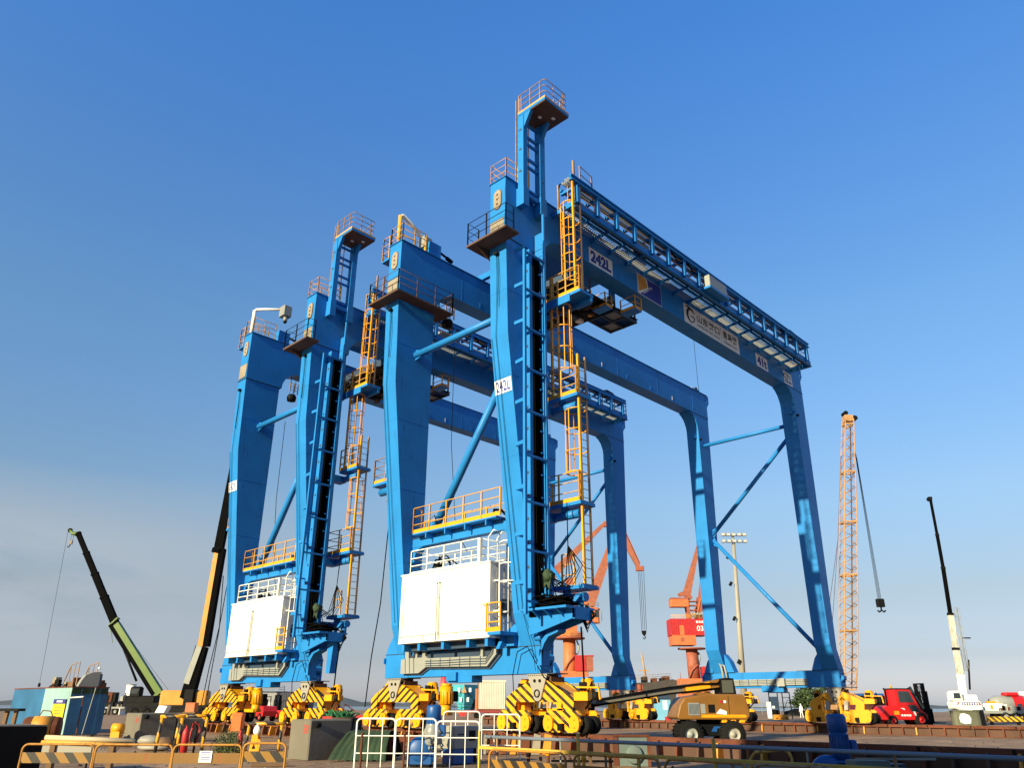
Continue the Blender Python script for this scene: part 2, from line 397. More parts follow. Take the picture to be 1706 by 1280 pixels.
def make_crane():
    root = empty('gantry_crane', (0, 0, 0))
    # --- sill beams
    for k, x in ((0, 0.0), (1, 23.42)):
        s = MB(); s.box(x, x+.6, 0, 8.11, ZSB, ZST, BLUE)
        s.box(x-.02, x+.62, -.03, 2.3, ZST, ZST+.02, FLANGE); s.box(x-.02, x+.62, 6.3, 8.14, ZST, ZST+.02, FLANGE)
        s.box(x-.04, x+.64, -.6, .62, ZSB-.03, ZSB, FLANGE); s.box(x-.04, x+.64, 6.7, 7.95, ZSB-.03, ZSB, FLANGE)
        s.box(x+.0, x+.5, 3.2, 4.5, ZSB-.22, ZSB-.002, BLUE); s.box(x-.12, x-.002, 3.9, 4.4, ZSB-.16, ZSB+.12, BLUE)
        for y in (-.03, 8.08): s.prism([(y, 2.75), (y+.06, 2.75), (y+.06, 2.95), (y, 2.95)], 'x', x-.1, x-.002, BLUE)
        s.prism([(8.11, 2.5), (8.26, 2.62), (8.26, 2.75), (8.11, 2.85)], 'x', x+.1, x+.2, BLUE)
        s.prism([(0, 2.5), (-.15, 2.62), (-.15, 2.75), (0, 2.85)], 'x', x+.1, x+.5, BLUE)
        for i in range(4): s.cyl((x+.45, -.08, 2.3+.2*i), (x+.45, -.002, 2.3+.2*i), .03, FLANGE, 8)
        so = s.build('sill_beam', root)
        t = MB()
        if k == 0:
            poly = [(6.95, 2.36), (5.9, 2.36), (5.5, 2.56), (2.3, 2.5), (1.85, 2.88), (1.85, 3.32), (2.05, 3.32), (2.05, 3.0), (2.3, 2.82), (2.5, 2.80), (2.5, 3.32), (2.62, 3.32), (2.65, 2.84), (5.4, 2.86), (5.55, 2.95), (5.55, 3.32), (5.7, 3.32), (5.72, 2.9), (6.0, 2.9), (6.02, 3.25), (6.2, 3.25), (6.22, 2.9), (6.5, 2.9), (6.52, 3.3), (6.7, 3.3), (6.72, 2.88), (6.95, 2.86)]
            t.prism(poly, 'x', -.17, -.06, GREYW)
            sh = [(y, z) for y, z in [(6.8, 2.31), (5.85, 2.30), (5.45, 2.49), (2.25, 2.42), (1.72, 2.86), (1.72, 3.05), (2.5, 3.05), (6.8, 3.0)]]
            t.prism(sh, 'x', -.055, -.004, FLANGE)  # dark board behind the tray, cut to the shape of its shadow
            for q in range(3):
                z = 2.60+.08*q; t.tube([(-.19, 5.5, z), (-.19, 4.4, z-.01), (-.19, 3.3, z), (-.19, 2.35, z-.02), (-.19, 2.0, z+.3), (-.19, 1.95, 3.3)], .012, FLANGE, 4)
            for i in range(6): y = 2.6+.52*i; t.box(-.185, -.172, y, y+.025, 2.5, 2.84, FLANGE)
            for y in (6.15, 6.4, 6.65): t.tube([(-.18, y, 2.38), (-.18, y+.05, 2.9)], .012, FLANGE, 4)
        else:
            t.box(x-.12, x-.004, 1.75, 6.4, 2.36, 2.68, GREYW)
            for z in (2.44, 2.52, 2.60): t.box(x-.135, x-.122, 1.75, 6.4, z, z+.018, FLANGE)
            for i in range(9): y = 1.85+.55*i; t.box(x-.14, x-.136, y, y+.03, 2.36, 2.68, FLANGE)
            t.box(x-.22, x-.141, 3.0, 3.45, 2.3, 2.72, GREYW)
            for q in (0, .14): t.tube([(x-.18-q, 6.45+q, 2.55), (x-.18-q, 6.5+q, 3.1), (x-.2-q, 6.55+q, 3.45), (x-.2, 6.9, 3.6)], .06, GREYW, 8)
        t.build('cable_tray', so)
    # --- near legs (wide at the knee, narrow at the foot)
    near = [(-1.74, 17.85), (-1.6, 13.82), (-.36, 4.1), (0, ZST+.022), (.6, ZST+.022), (.33, 3.9), (.3, 5), (.3, 17.85)]
    for y0, y1 in ((0, .88), (6.56, 7.42)):
        l = MB(); l.prism(near, 'y', y0, y1, BLUE)
        if y0 == 0: q = [(y1-.02, 4.1), (y1+.35, 3.75), (y1+.9, 3.45), (y1+1.35, ZST+.022), (y1-.02, ZST+.022)]
        else: q = [(y1-.02, 4.0), (y1+.22, 3.8), (y1+.5, 3.45), (y1+.68, ZST+.022), (y1-.02, ZST+.022)]
        l.prism(q, 'x', -.02, .5, BLUE)
        if y0 > 0: l.prism([(y0+.02, 4.1), (y0-.35, 3.75), (y0-.7, ZST+.022), (y0+.02, ZST+.022)], 'x', .02, .5, BLUE)
        l.box(-1.78, .34, y0-.03, y1+.03, 17.84, 17.87, FLANGE)
        xr = -1.52
        l.tube([(-1.76, y0+.5, 17.3), (-1.74, y0+.47, 16.4), (-1.70, y0+.5, 15), (-1.64, y0+.58, 13.8), (-1.0, y0+.5, 8.7), (-.4, y0+.4, 4.1), (-.12, y0+.22, 2.9), (-.14, y0+.1, 2.3)], .011, BLACK, 4)
        l.tube([(-1.76, y0+.4, 17.2), (-1.76, y0+.35, 16.2), (-1.72, y0+.42, 15.0)], .014, BLACK, 4)
        l.tube([(-1.64, y0+.80, 13.8), (-1.0, y0+.70, 8.8), (-.4, y0+.62, 4.2)], .009, BLACK, 4)
        for z in (6.4, 9.3, 12.2, 15.6):
            xz = -1.6+(13.82-z)*(1.24/9.72) if z < 13.82 else -1.6-(z-13.82)*.035
            l.box(xz-.006, .306, y0-.006, y1+.006, z, z+.022, BLUE)
        l.box(-1.86, -1.76, y0+.35, y0+.55, 17.2, 17.3, DARK)
        l.build('leg', root)
    # --- far legs
    far = [(22.8, 17.9), (22.78, 4.3), (23.0, 3.8), (23.42, ZST+.022), (24.02, ZST+.022), (23.55, 4.1), (23.95, 13.0), (24.19, 18.95), (22.0, 18.95), (22.25, 18.86), (22.55, 18.6), (22.75, 18.2)]
    for y0, y1 in ((0, .86), (6.54, 7.4)):
        l = MB(); l.prism(far, 'y', y0, y1, BLUE)
        for sy, ye in ((-1, y0), (1, y1)):
            if ye in (0,): continue
            l.prism([(ye-sy*.02, 4.1), (ye+sy*.3, 3.7), (ye+sy*.55, ZST+.022), (ye-sy*.02, ZST+.022)], 'x', 23.3, 23.8, BLUE)
        l.box(22.2, 24.23, y0-.02, y1+.02, 18.945, 18.972, FLANGE)
        l.box(22.6, 22.78, y0+.15, y0+.35, 17.3, 17.6, BLUE); l.cyl((22.9, y0-.01, 17.2), (22.9, y0-.12, 17.2), .08, DARK, 10)
        l.build('leg', root)
    # --- girders with rounded haunches over the near legs
    for gi, (y0, y1) in enumerate(((0, .83), (6.52, 7.35))):
        g = MB()
        poly = [(-1.79, ZGT-.03), (-1.79, ZGB), (-1.76, 17.87), (.42, 17.87)]+[(1.5-1.08*math.cos(t), ZGB-1.08+1.08*math.sin(t)) for t in [PI/2*i/8 for i in range(9)]]+[(24.19, ZGB), (24.19, ZGT-.03)]
        g.prism(poly, 'y', y0, y1, BLUE)
        g.box(-1.84, 24.24, y0-.06, y1+.06, ZGT-.03, ZGT, BLUE)
        for i in range(9): g.box(3.1+2.4*i, 3.13+2.4*i, y0-.012, y0-.001, 19.1, 19.35, SIGNW if i % 3 == 1 and gi else BLUE)
        for i in range(6): g.box(1.9+4.1*i, 1.925+4.1*i, y0-.005, y1+.005, ZGB-.005, ZGT-.03, BLUE)
        g.box(24.19, 24.45, y0-.02, y1+.02, 20.1, ZGT-.031, BLUE); g.prism([(24.191, 20.1), (24.45, 20.1), (24.191, 19.75)], 'y', y0, y1, BLUE)
        go = g.build('girder', root)
        c = MB(); cy, cz = (y0+y1)/2, 19.72
        def oval(k): return [(cy+(.20*k)*math.cos(t), cz+.22+(.22*k)*math.sin(t)) for t in [PI*i/8 for i in range(9)]]+[(cy+.20*k*math.cos(t), cz-.22+.22*k*math.sin(t)) for t in [PI+PI*i/8 for i in range(9)]]
        c.prism(oval(1.15), 'x', -1.80, -1.792, RUST); c.prism(oval(1), 'x', -1.83, -1.801, PRIMER)
        for z in (-.22, 0, .22): c.box(-1.845, -1.831, cy-.04, cy+.04, cz+z-.04, cz+z+.04, RUST)
        c.box(-1.803, -1.792, y0+.06, y1-.02, 17.95, 18.75, PRIMER); c.box(-1.80, -1.793, y0+.02, y1-.01, 18.78, 18.92, BLUE)
        c.build('end_cover', go)
        # platform wrapped round the leg head
        pl = MB()
        if gi == 0: pl.box(-2.5, -1.78, -.72, 1.4, 17.6, 17.68, RUSTD); pl.box(-2.5, -1.78, -.72, 1.4, 17.682, 17.69, GRATE); pl.box(-1.78, -1.1, .93, 1.4, 17.6, 17.68, RUSTD); pl.prism([(-2.4, 17.599), (-1.1, 17.599), (-1.1, 17.2), (-1.5, 17.15)], 'y', .95, 1.0, RUSTD)
        else: pl.box(-2.3, -1.78, 5.9, 8.0, 17.6, 17.68, RUSTD); pl.box(-1.78, .87, 5.9, 6.5, 17.6, 17.68, RUSTD); pl.box(.36, .87, 6.5, 7.0, 17.6, 17.68, RUSTD)
        po = pl.build('leg_platform', root)
        r = MB()
        if gi == 0: railing(r, [(-2.05, -.7, 17.69), (-2.47, -.7, 17.69), (-2.47, 1.36, 17.69), (-1.9, 1.36, 17.69)], 1.0, .014, 1.0, DARK, rp=.04)
        else: railing(r, [(.85, 6.9, 17.69), (.85, 5.93, 17.69), (-2.27, 5.93, 17.69), (-2.27, 7.97, 17.69), (-1.9, 7.97, 17.69)], 1.0, .016, 1.1, RUSTD, rp=.045)
        r.build('railing', po)
        # railing round the girder end
        e = MB(); railing(e, [(-.4, y0+.02, ZGT), (-1.75, y0+.02, ZGT), (-1.75, y1+.02, ZGT), (-.4, y1+.02, ZGT)], .95, .02, .8, RAILY, rp=.04)
        if gi == 1:
            e.box(-1.8, -1.0, 7.42, 7.95, 20.0, 20.08, BLUE); e.box(-1.8, -1.0, 7.93, 7.95, 20.08, 20.22, YEL); railing(e, [(-1.0, 7.93, 20.08), (-1.78, 7.93, 20.08), (-1.78, 7.45, 20.08)], 1.2, .02, .8, RAILY, rp=.045)
        e.build('girder_end_railing', root)
    # --- end frame on the near side
    t = MB(); t.box(-.22, .14, .86, 6.57, 7.02, 7.36, BLUE); t.box(-.26, .18, .86, 6.57, 7.36, 7.385, FLANGE)
    t.prism([(.86, 7.02), (1.7, 7.02), (1.45, 6.95), (1.2, 6.75), (1.1, 6.45), (.86, 6.45)], 'x', -.2, .12, BLUE); t.prism([(6.57, 7.02), (5.9, 7.02), (6.2, 6.95), (6.4, 6.75), (6.45, 6.45), (6.57, 6.45)], 'x', -.2, .12, BLUE)
    t.box(-.5, .1, .86, 6.5, 6.3, 6.34, FLANGE) if False else None
    to = t.build('tie_beam', root)
    r = MB(); r.box(-.62, -.1, 1.5, 6.1, 7.40, 7.46, BLUE); railing(r, [(-.2, 6.1, 7.46), (-.6, 6.1, 7.46), (-.6, 1.3, 7.46)], 1.0, .022, .95, RAILY, toe=YEL, rp=.05)
    railing(r, [(-.12, 6.0, 7.46), (-.12, 1.3, 7.46)], .55, .018, 1.2, RAILY, levels=(1, .5))
    for y in (2.0, 3.1, 4.2, 5.3): r.box(-.6, -.2, y, y+.06, 7.2, 7.40, BLUE)
    r.tube([(-.3, 5.6, 7.46), (-.35, 5.5, 7.9), (-.3, 5.2, 8.1), (-.3, 4.9, 7.5)], .02, BLACK); r.tube([(-.3, 2.0, 7.5), (-.4, 1.8, 7.75), (-.35, 1.5, 7.7), (-.3, 1.3, 7.5)], .05, BLACK)
    r.build('tie_railing', to)
    br = MB(); br.cyl((-.6, .9, 15.3), (-.6, 6.6, 15.3), .15, BLUE, 14); br.prism([(6.57, 15.05), (6.0, 15.2), (6.0, 15.4), (6.57, 15.55)], 'x', -.62, -.58, BLUE); br.build('upper_strut', root)
    br = MB(); br.cyl((-.45, .9, 13.3), (-.1, 5.55, 7.4), .16, BLUE, 14); br.prism([(5.9, 7.39), (5.1, 7.39), (5.2, 8.0), (5.7, 7.9)], 'x', -.12, -.08, BLUE); br.build('diagonal_brace', root)
    # --- K-brace on the far side
    br = MB(); br.cyl((23.4, .8, 16.9), (23.4, 6.6, 16.9), .12, BLUE, 12); br.build('upper_strut', root)
    for p, q in (((23.4, 6.55, 11.1), (23.4, .86, 16.2)), ((23.4, 6.55, 10.75), (23.4, .86, 4.1))):
        br = MB(); br.cyl(p, q, .12, BLUE, 12); d = (Vector(q)-Vector(p)).normalized()
        br.prism([(p[1]+.02, p[2]-.3), (p[1]+.02, p[2]+.3), (p[1]+d.y*.8, p[2]+d.z*.8)], 'x', 23.38, 23.42, BLUE); br.prism([(q[1]-.02, q[2]-.25), (q[1]-.02, q[2]+.25), (q[1]-d.y*.6, q[2]-d.z*.6)], 'x', 23.38, 23.42, BLUE)
        br.build('diagonal_brace', root)
    # --- machinery house
    h = MB(); hx0, hx1, hy0, hy1, hz0, hz1 = -.78, .62, 1.58, 6.38, 3.36, 5.82
    h.box(hx0, hx1, hy0, hy1, hz0, hz1, WHITE); h.box(hx0-.04, hx1+.04, hy0-.04, hy1+.04, hz1, hz1+.05, WHITE)
    h.box(hx0-.03, hx0-.002, hy0, hy1, hz0, hz0+.03, WHITE); h.box(hx0-.03, hx0-.002, hy0, hy1, hz0+.24, hz0+.255, PLATE)
    for y in (1.75, 2.6, 3.2, 5.0, 5.6, 6.3): h.box(hx0-.02, hx0-.002, y, y+.02, hz0+.03, hz0+.24, PLATE)
    for y in (4.28, 4.14): h.box(hx0-.03, hx0-.002, y-.012, y+.012, hz0+.3, hz1-.5, PLATE); h.cyl((hx0-.03, y, hz1-.45), (hx0, y, hz1-.45), .03, DARK, 8); h.cyl((hx0-.03, y, hz1-.95), (hx0, y, hz1-.95), .025, PLATE, 8); h.box(hx0-.04, hx0-.003, y-.02, y+.02, hz0, hz0+.32, PLATE)
    h.box(hx0-.025, hx0-.002, 6.2, 6.22, hz0+.2, hz1-.4, PLATE)
    h.box(hx0-.012, hx0-.003, 4.20, 4.22, hz0+.26, hz1-.1, PLATE)
    for y in (1.7, 2.6, 3.9, 5.2, 6.1): h.box(hx0+.05, hx1, y, y+.14, ZST+.03, hz0-.002, BLUE)
    h.box(hx0+.4, hx1, 1.7, 6.2, ZST+.05, hz0-.003, FLANGE)
    for x in (-.45, -.1, .25): h.box(x, x+.02, hy0-.012, hy0-.002, hz0+.1, hz1-.1, PLATE)
    ho = h.build('machinery_house', root)
    w = MB(); w.prism(arc((.12, 4.55), .1, 0, PI/2, 3)+arc((-.16, 4.55), .1, PI/2, PI, 3)+arc((-.16, 4.2), .1, PI, 1.5*PI, 3)+arc((.12, 4.2), .1, 1.5*PI, 2*PI, 3), 'y', hy0-.03, hy0-.005, GLASS); w.build('window', ho)
    r = MB(); zr = hz1+.05
    railing(r, [(hx1, hy0+.55, zr), (hx0, hy0+.55, zr), (hx0, hy1-.5, zr), (hx1, hy1-.5, zr), (hx1, hy0+.55, zr)], .85, .024, 1.05, WHITE, rp=.05, toe=WHITE, toeh=.06)
    r.box(hx0-.02, hx0+.1, hy0+.5, hy0+.62, zr, zr+.86, WHITE); r.build('roof_railing', ho)
    d = MB(); d.cyl((0, 5.2, zr), (0, 5.2, zr+.4), .16, DARK, 12); d.ring((-.1, 4.75, zr+.35), (0, 1, .2), [(.28, -.04), (.32, 0), (.28, .04)], BLACK, 20); d.ring((.1, 4.85, zr+.3), (0, 1, -.2), [(.22, -.04), (.26, 0), (.22, .04)], BLACK, 20); d.box(-.3, .3, 4.6, 5.9, zr, zr+.1, DARK); d.tube([(0, 5.6, zr+.1), (.1, 5.5, zr+.6), (0, 4.5, zr+.5), (.1, 3.9, zr+.05)], .03, BLACK); d.build('hose_bundle', ho)
    l = MB(); xa, xb, y = -.55, -.12, hy0-.22
    for x in (xa, xb): l.tube([(x, y, 3.62), (x, y, zr+1.0), (x, y+.3, zr+1.12), (x, y+.55, zr+.9), (x, y+.55, zr)], .025, WHITE, 6)
    z = 3.7
    while z < zr+.1: l.tube([(xa, y, z), (xb, y, z)], .013, WHITE, 5); z += .27
    for z in (5.15, 5.75, 6.5):
        l.tube([(xa, y, z)]+[(-.335-.36*math.cos(t), y-.3-.34*math.sin(t), z) for t in [PI*i/8 for i in range(9)]]+[(xb, y, z)], .022, WHITE, 5)
    for t in (.2, .5, .8): q = PI*t; l.beam((-.335-.36*math.cos(q), y-.3-.34*math.sin(q), 5.15), (-.335-.36*math.cos(q), y-.3-.34*math.sin(q), 6.9), .03, .02, WHITE)
    for z in (4.2, 5.2): l.box(xa-.03, xa+.03, y, hy0, z, z+.04, WHITE); l.box(xb-.03, xb+.03, y, hy0, z, z+.04, WHITE)
    l.build('ladder', ho)
    p = MB(); p.box(hx0-.12, .45, .95, 1.56, 3.42, 3.52, BLUE); p.prism([(-.3, 3.42), (-.55, 3.0), (-.4, 3.0), (.1, 3.42)], 'y', 1.35, 1.5, BLUE); p.box(-.2, .4, 1.0, 1.5, 3.1, 3.42, BLUE)
    railing(p, [(hx0-.1, 1.62, 3.52), (hx0-.1, .97, 3.52)], .92, .024, .62, YEL, toe=YEL, rp=.05)
    p.tube([(hx0-.1, 1.62, 3.52+.92), (hx0-.1, 1.9, 3.52+.9)], .018, YEL); p.tube([(.3, .98, 4.3), (.1, 1.3, 4.2), (.3, 1.55, 4.35)], .012, BLACK, 4); p.tube([(-.2, 1.5, 4.5), (.3, 1.5, 3.9)], .012, BLACK, 4)
    p.build('access_balcony', ho)
    # --- mast with lookout deck on the near girder head
    m = MB()
    for x0, x1 in ((-1.14, -.88), (-.12, .18)):
        m.box(x0, x1, -.36, -.06, 19.9, 24.0, BLUE); m.box(x0-.03, x1+.03, -.4, -.002, 19.5, 20.35, BLUE)
        for z in (20.0, 21.1, 22.2, 23.2): m.box(x0+.08, x0+.16, -.37, -.359, z, z+.05, FLANGE) if x0 > -1 else m.box(x0-.012, x0-.001, -.26, -.14, z, z+.1, FLANGE)
    for z in (20.4, 21.55, 21.95, 22.7, 23.05, 23.7): m.box(-.88, -.12, -.24, -.14, z, z+.1, BLUE)
    m.box(-.88, -.12, -.3, -.1, 20.05, 20.25, BLUE)
    mo = m.build('mast', root)
    p = MB(); p.box(-1.06, .4, -1.5, -.02, 24.05, 24.10, RUSTD); p.box(-1.08, .42, -1.52, 0, 24.10, 24.22, BLUE); p.box(-1.085, .425, -1.525, .005, 24.22, 24.30, RAILY)
    for x in (-1.1, -.05): p.prism([(-.1, 23.35), (-.36, 23.35), (-.75, 24.05), (-.1, 24.05)], 'x', x, x+.16, BLUE)
    for x, y in ((-.55, -.75), (-.1, -1.1)): p.box(x, x+.16, y, y+.12, 24.03, 24.049, SIGNW)
    po = p.build('lookout_deck', mo)
    r = MB(); z = 24.3; c = .12
    lp = [(-1.03, .0), (-1.03, -1.38), (-.93, -1.48), (.27, -1.48), (.37, -1.38), (.37, .0)]
    for k in (1, .68, .36): r.tube([(x, y, z+.95*k) for x, y in lp], .02, RAILB, 5)
    for x, y in ((-1.03, -.15), (-1.03, -.65), (-1.03, -1.2), (-.5, -1.48), (.1, -1.48), (.37, -1.1), (.37, -.4), (-1.03, 0), (.37, 0)): r.beam((x, y, z), (x, y, z+.95), .035, .035, RAILB)
    r.build('railing', po)
    l = MB()
    for y in (-.03, .16): l.beam((-1.02, y, 20.7), (-1.02, y, 25.1), .04, .04, RAILB)
    zz = 20.9
    while zz < 24.3: l.tube([(-1.02, -.03, zz), (-1.02, .16, zz)], .014, RAILB, 4); zz += .3
    for y in (-.05, .4): l.beam((-.5, y, 20.7), (-.5, y, 24.0), .035, .035, RAILY)
    zz = 20.9
    while zz < 24.0: l.tube([(-.5, -.05, zz), (-.5, .4, zz)], .016, RAILY, 4); zz += .28
    l.build('mast_ladder', mo)
    # --- cable guide frame on the near leg
    g = MB(); yb = -.6
    for x in (-1.35, -.25): g.beam((x, yb, 3.9), (x, yb, 17.2 if x < -1 else 19.3), .1, .1, BLUE)
    for i in range(9): z = 4.3+1.6*i; g.beam((-1.35, yb, z), (-.25, yb, z), .1, .07, BLUE)
    for i in range(9):
        z = 4.9+1.55*i; xl = -.36-(z-4.1)*.1276 if z < 13.8 else -1.62
        g.beam((-1.36, yb, z), (min(-1.3, xl+.25) if z > 11 else -1.3, -.12, z), .06, .13, BLUE)
        if z < 11: g.beam((-1.3, -.12, z), (xl+.1, -.05, z), .06, .06, BLUE)
    g.box(-.78, -.62, -.32, -.06, 4.2, 17.6, BLUE); g.box(-.16, -.12, -.5, -.06, 4.2, 18.6, BLUE)
    for i in range(16): z = 4.6+.8*i; g.box(-.79, -.781, -.24, -.14, z, z+.1, FLANGE); g.box(-.3, -.16, -.4, -.3, z, z+.05, BLUE)
    go = g.build('cable_guide', root)
    c = MB(); c.box(-.60, -.24, -.34, -.06, 3.9, 17.3, BLACK)
    for i in range(5): c.tube([(-.57+.07*i, -.37, 17.2), (-.56+.07*i, -.36, 11), (-.55+.07*i, -.38, 6), (-.5+.1*i, -.45-.08*i, 4.6), (-.5+.12*i, -.5-.15*i, 4.3)], .02, BLACK, 4)
    c.build('cable_bundle', go)
    # --- reel shelf and coil
    s = MB(); s.box(-.95, .45, -1.9, .05, 4.05, 4.12, BLUE); s.prism([(0, 3.35), (-.4, 3.42), (-1.9, 3.78), (-1.9, 4.05), (0, 4.05)], 'x', -.55, -.47, BLUE); s.prism([(0, 3.35), (-.4, 3.42), (-1.9, 3.78), (-1.9, 4.05), (0, 4.05)], 'x', .2, .28, BLUE)
    for y in (-.5, -1.0, -1.5): s.prism([(-.95, 4.05), (-.55, 4.05), (-.55, 3.8)], 'y', y, y+.03, BLUE)
    s.box(-.55, .28, -1.9, -1.82, 3.74, 4.05, BLUE)
    s.prism([(-.08, 2.45), (-.3, 2.45), (-.3, 3.2), (-.55, 3.42), (-1.0, 3.5), (-1.0, 3.42), (-.6, 3.3), (-.42, 3.1)], 'x', -.3, .1, BLUE)
    s.cyl((-.25, -.3, 3.3), (-.25, -.02, 3.3), .11, BLUE, 12)
    so = s.build('reel_shelf', root)
    c = MB()
    for i in range(26):
        cx, cy = random.uniform(-.45, 0), random.uniform(-1.2, -.7); rr = random.uniform(.25, .75); zz = 4.16+.012*i; ph = random.uniform(0, 6); ex = random.uniform(.6, 1)
        c.tube([(cx+rr*math.cos(t+ph)*.75, cy+rr*math.sin(t+ph)*ex, zz+.05*math.sin(2*t+ph)) for t in [2*PI*k/14 for k in range(14)]], .026, BLACK, 4, closed=True)
    for i in range(6): c.tube([(-.5+.08*i, -.5, 5.2), (-.4+.1*i, -.8-.1*i, 4.8), (.1*i-.2, -1.3-.06*i, 5.0+.1*i), (.3, -1.0, 6.2), (.42, -.9, 7.2+.1*i)], .018, BLACK, 4)
    for i in range(3): c.tube([(.25+.05*i, -1.7, 4.2), (.3, -1.9-.08*i, 3.9), (.2, -1.8, 3.4+.1*i), (.1, -1.55, 4.05)], .03, BLACK, 5)
    c.blob((-.42, -.72, 5.15), .2, .22, .2, TARP, 8, .3); c.prism([(-.95, 5.2), (-.55, 5.25), (-.6, 4.75), (-.72, 4.9), (-.85, 4.7)], 'x', -.5, -.46, TARP)
    c.build('cable_coil', so)
    # --- ladder landings
    lands = [(4.82, -1.42, -.0, 1), (7.62, -1.4, .5, 0), (11.6, -1.4, .05, 0), (15.75, -1.7, .35, 0)]
    for i, (z, y0, y1, foot) in enumerate(lands):
        p = MB(); p.box(.55, 1.35, y0, y1, z, z+.12, BLUE); grating(p, .6, 1.3, y0+.05, y1-.05, z+.121, GRATE, .12)
        if i < 3: p.cyl((.85, y0+.25 if not foot else y0+.15, z-.25), (.85, .0, z-.25), .15, BLUE, 14); p.box(.3, .95, .0, .5, z-.4, z-.1, BLUE); p.box(.7, 1.0, -.5, -.4, z-.12, z, BLUE)
        else: p.box(.52, .58, y0+.5, .9, z-.24, z+.1, BLUE); p.box(.3, .6, .3, .8, z-.24, z+.1, BLUE); p.box(.56, .62, y1, 1.5, z-.24, z-.14, BLUE); p.box(1.2, 1.3, y0, .6, z-.2, z, BLUE)
        if foot: p.cyl((.85, -1.0, z-.25), (.85, -1.0, 4.12), .13, BLUE, 12); p.beam((.5, -.1, 3.6), (.6, -1.2, z-.2), .1, .1, BLUE)
        po = p.build('landing', root)
        r = MB(); ring = [(1.3, y1, z+.12), (.57, y1, z+.12), (.57, y0+.05, z+.12), (.7, y0+.05, z+.12)] if not foot else [(.57, y1-.5, z+.12), (.57, y0+.4, z+.12)]
        railing(r, ring, 1.05, .02, .75, RAILY, toe=YEL if not foot else None, rp=.05); r.build('railing', po)
    caged(root, .74, 1.16, -1.3, 4.94, 8.7, 1, 7.4, 8.1) if False else None
    caged(root, .74, 1.16, -1.32, 4.94, 13.3, 1, 8.85, 11.2)
    caged(root, .70, 1.10, -.12, 11.72, 17.0, -1, 12.9, 15.6)
    caged(root, .74, 1.18, -1.34, 15.87, 21.2, 1, 16.9, 20.2)
    # bracket steps on the hidden side of the second leg
    p = MB(); p.cyl((.3, 7.0, 9.9), (.3, 9.6, 9.9), .17, BLUE, 14); p.box(0, .6, 7.3, 8.0, 9.65, 10.1, BLUE); p.box(.0, .7, 8.3, 9.9, 10.15, 10.27, BLUE); p.prism([(7.42, 9.7), (9.2, 9.7), (7.42, 7.4)], 'x', .5, .54, FLANGE)
    for i in range(6): p.box(.1, .5, 7.45, 9.0-.33*i, 9.4-.38*i, 9.44-.38*i, GRATE)
    po = p.build('side_landing', root)
    r = MB(); railing(r, [(.04, 8.2, 10.27), (.04, 9.85, 10.27), (.66, 9.85, 10.27), (.66, 8.2, 10.27)], 1.1, .022, .8, RAILB, toe=YEL, rp=.05); r.tube([(.04, 8.2, 11.3), (.04, 7.9, 11.0), (.04, 7.5, 10.3)], .02, RAILB); r.build('railing', po)
    # --- walkway along the near girder
    wk = MB(); zf = 20.28; wx0, wx1 = .95, 23.0
    wk.box(wx0, wx1, -1.26, -1.18, zf-.26, zf+.06, BLUE); wk.box(wx0, wx1, -1.32, -1.18, zf-.28, zf-.26, BLUE); wk.box(wx0, wx0+.08, -1.26, -.02, zf-.2, zf+.06, BLUE); wk.box(wx1-.08, wx1, -1.26, -.02, zf-.3, zf+.06, BLUE)
    wk.box(wx0, wx1, -.78, -.70, zf-.14, zf-.002, BLUE)
    n = 17
    for i in range(n+1):
        x = wx0+.05+(wx1-wx0-.15)*i/n; wk.box(x, x+.07, -1.18, -.003, zf-.12, zf-.003, BLUE); wk.prism([(-.003, zf-.12), (-.003, zf-.26), (-.4, zf-.12)], 'x', x+.02, x+.05, BLUE)
    wk.box(wx0, wx1, -1.17, -.80, zf-.004, zf, FLANGE)
    grating(wk, wx0, wx1, -.70, -.04, zf, GRATE, .13)
    wko = wk.build('walkway', root)
    r = MB(); railing(r, [(wx0+.02, -.9, zf+.06), (wx0+.02, -1.22, zf+.06), (wx1-.05, -1.22, zf+.06), (wx1-.05, -.1, zf+.06)], 1.05, .018, 1.333, RAILB, rp=.04, toe=RAILB, toeh=.1)
    r.build('walkway_railing', wko)
    f = MB()
    for i in range(17): x = .95+1.3335*i; f.box(x, x+.17, -1.42, -1.27, zf-.1, 21.02, BLUE); f.prism([(-1.42, 20.95), (-.5, 20.95), (-.5, 21.06), (-1.42, 21.1)], 'x', x+.02, x+.15, BLUE)
    f.box(.6, 22.75, -1.44, -1.26, 21.12, 21.16, BLUE); f.box(.6, 22.75, -1.38, -1.32, 21.16, 21.34, BLUE); f.box(.6, 22.75, -1.44, -1.26, 21.34, 21.38, BLUE)
    f.box(.9, 22.6, -.62, -.52, 21.07, 21.17, BLUE)
    f.build('festoon_support', wko)
    f = MB()
    for i, (y, z, rr) in enumerate(((-1.2, 21.24, .045), (-1.08, 21.24, .05), (-.96, 21.22, .04), (-.84, 21.23, .05), (-1.14, 21.34, .05), (-1.0, 21.34, .05))): f.tube([(.7, y, z), (8, y, z-.02), (15, y, z+.01), (22.7, y, z)], rr, GRATE, 8)
    f.build('pipe_run', wko)
    f = MB()
    for x0, x1, s_ in ((8.0, 9.2, .28), (9.4, 10.6, .3), (19.2, 20.6, .22)):
        for k in range(3): f.tube([(x0, -1.35, 21.1), ((x0*2+x1)/3, -1.35, 21.1-s_), ((x0+x1*2)/3, -1.35, 21.1-s_*1.1), (x1, -1.35, 21.1)], .035, BLACK, 5)
    f.tube([(20.3, -1.2, 21.42), (20.8, -1.2, 21.6), (21.4, -1.2, 21.55), (21.8, -1.2, 21.4)], .09, BLACK, 6)
    f.build('festoon_cable', wko)
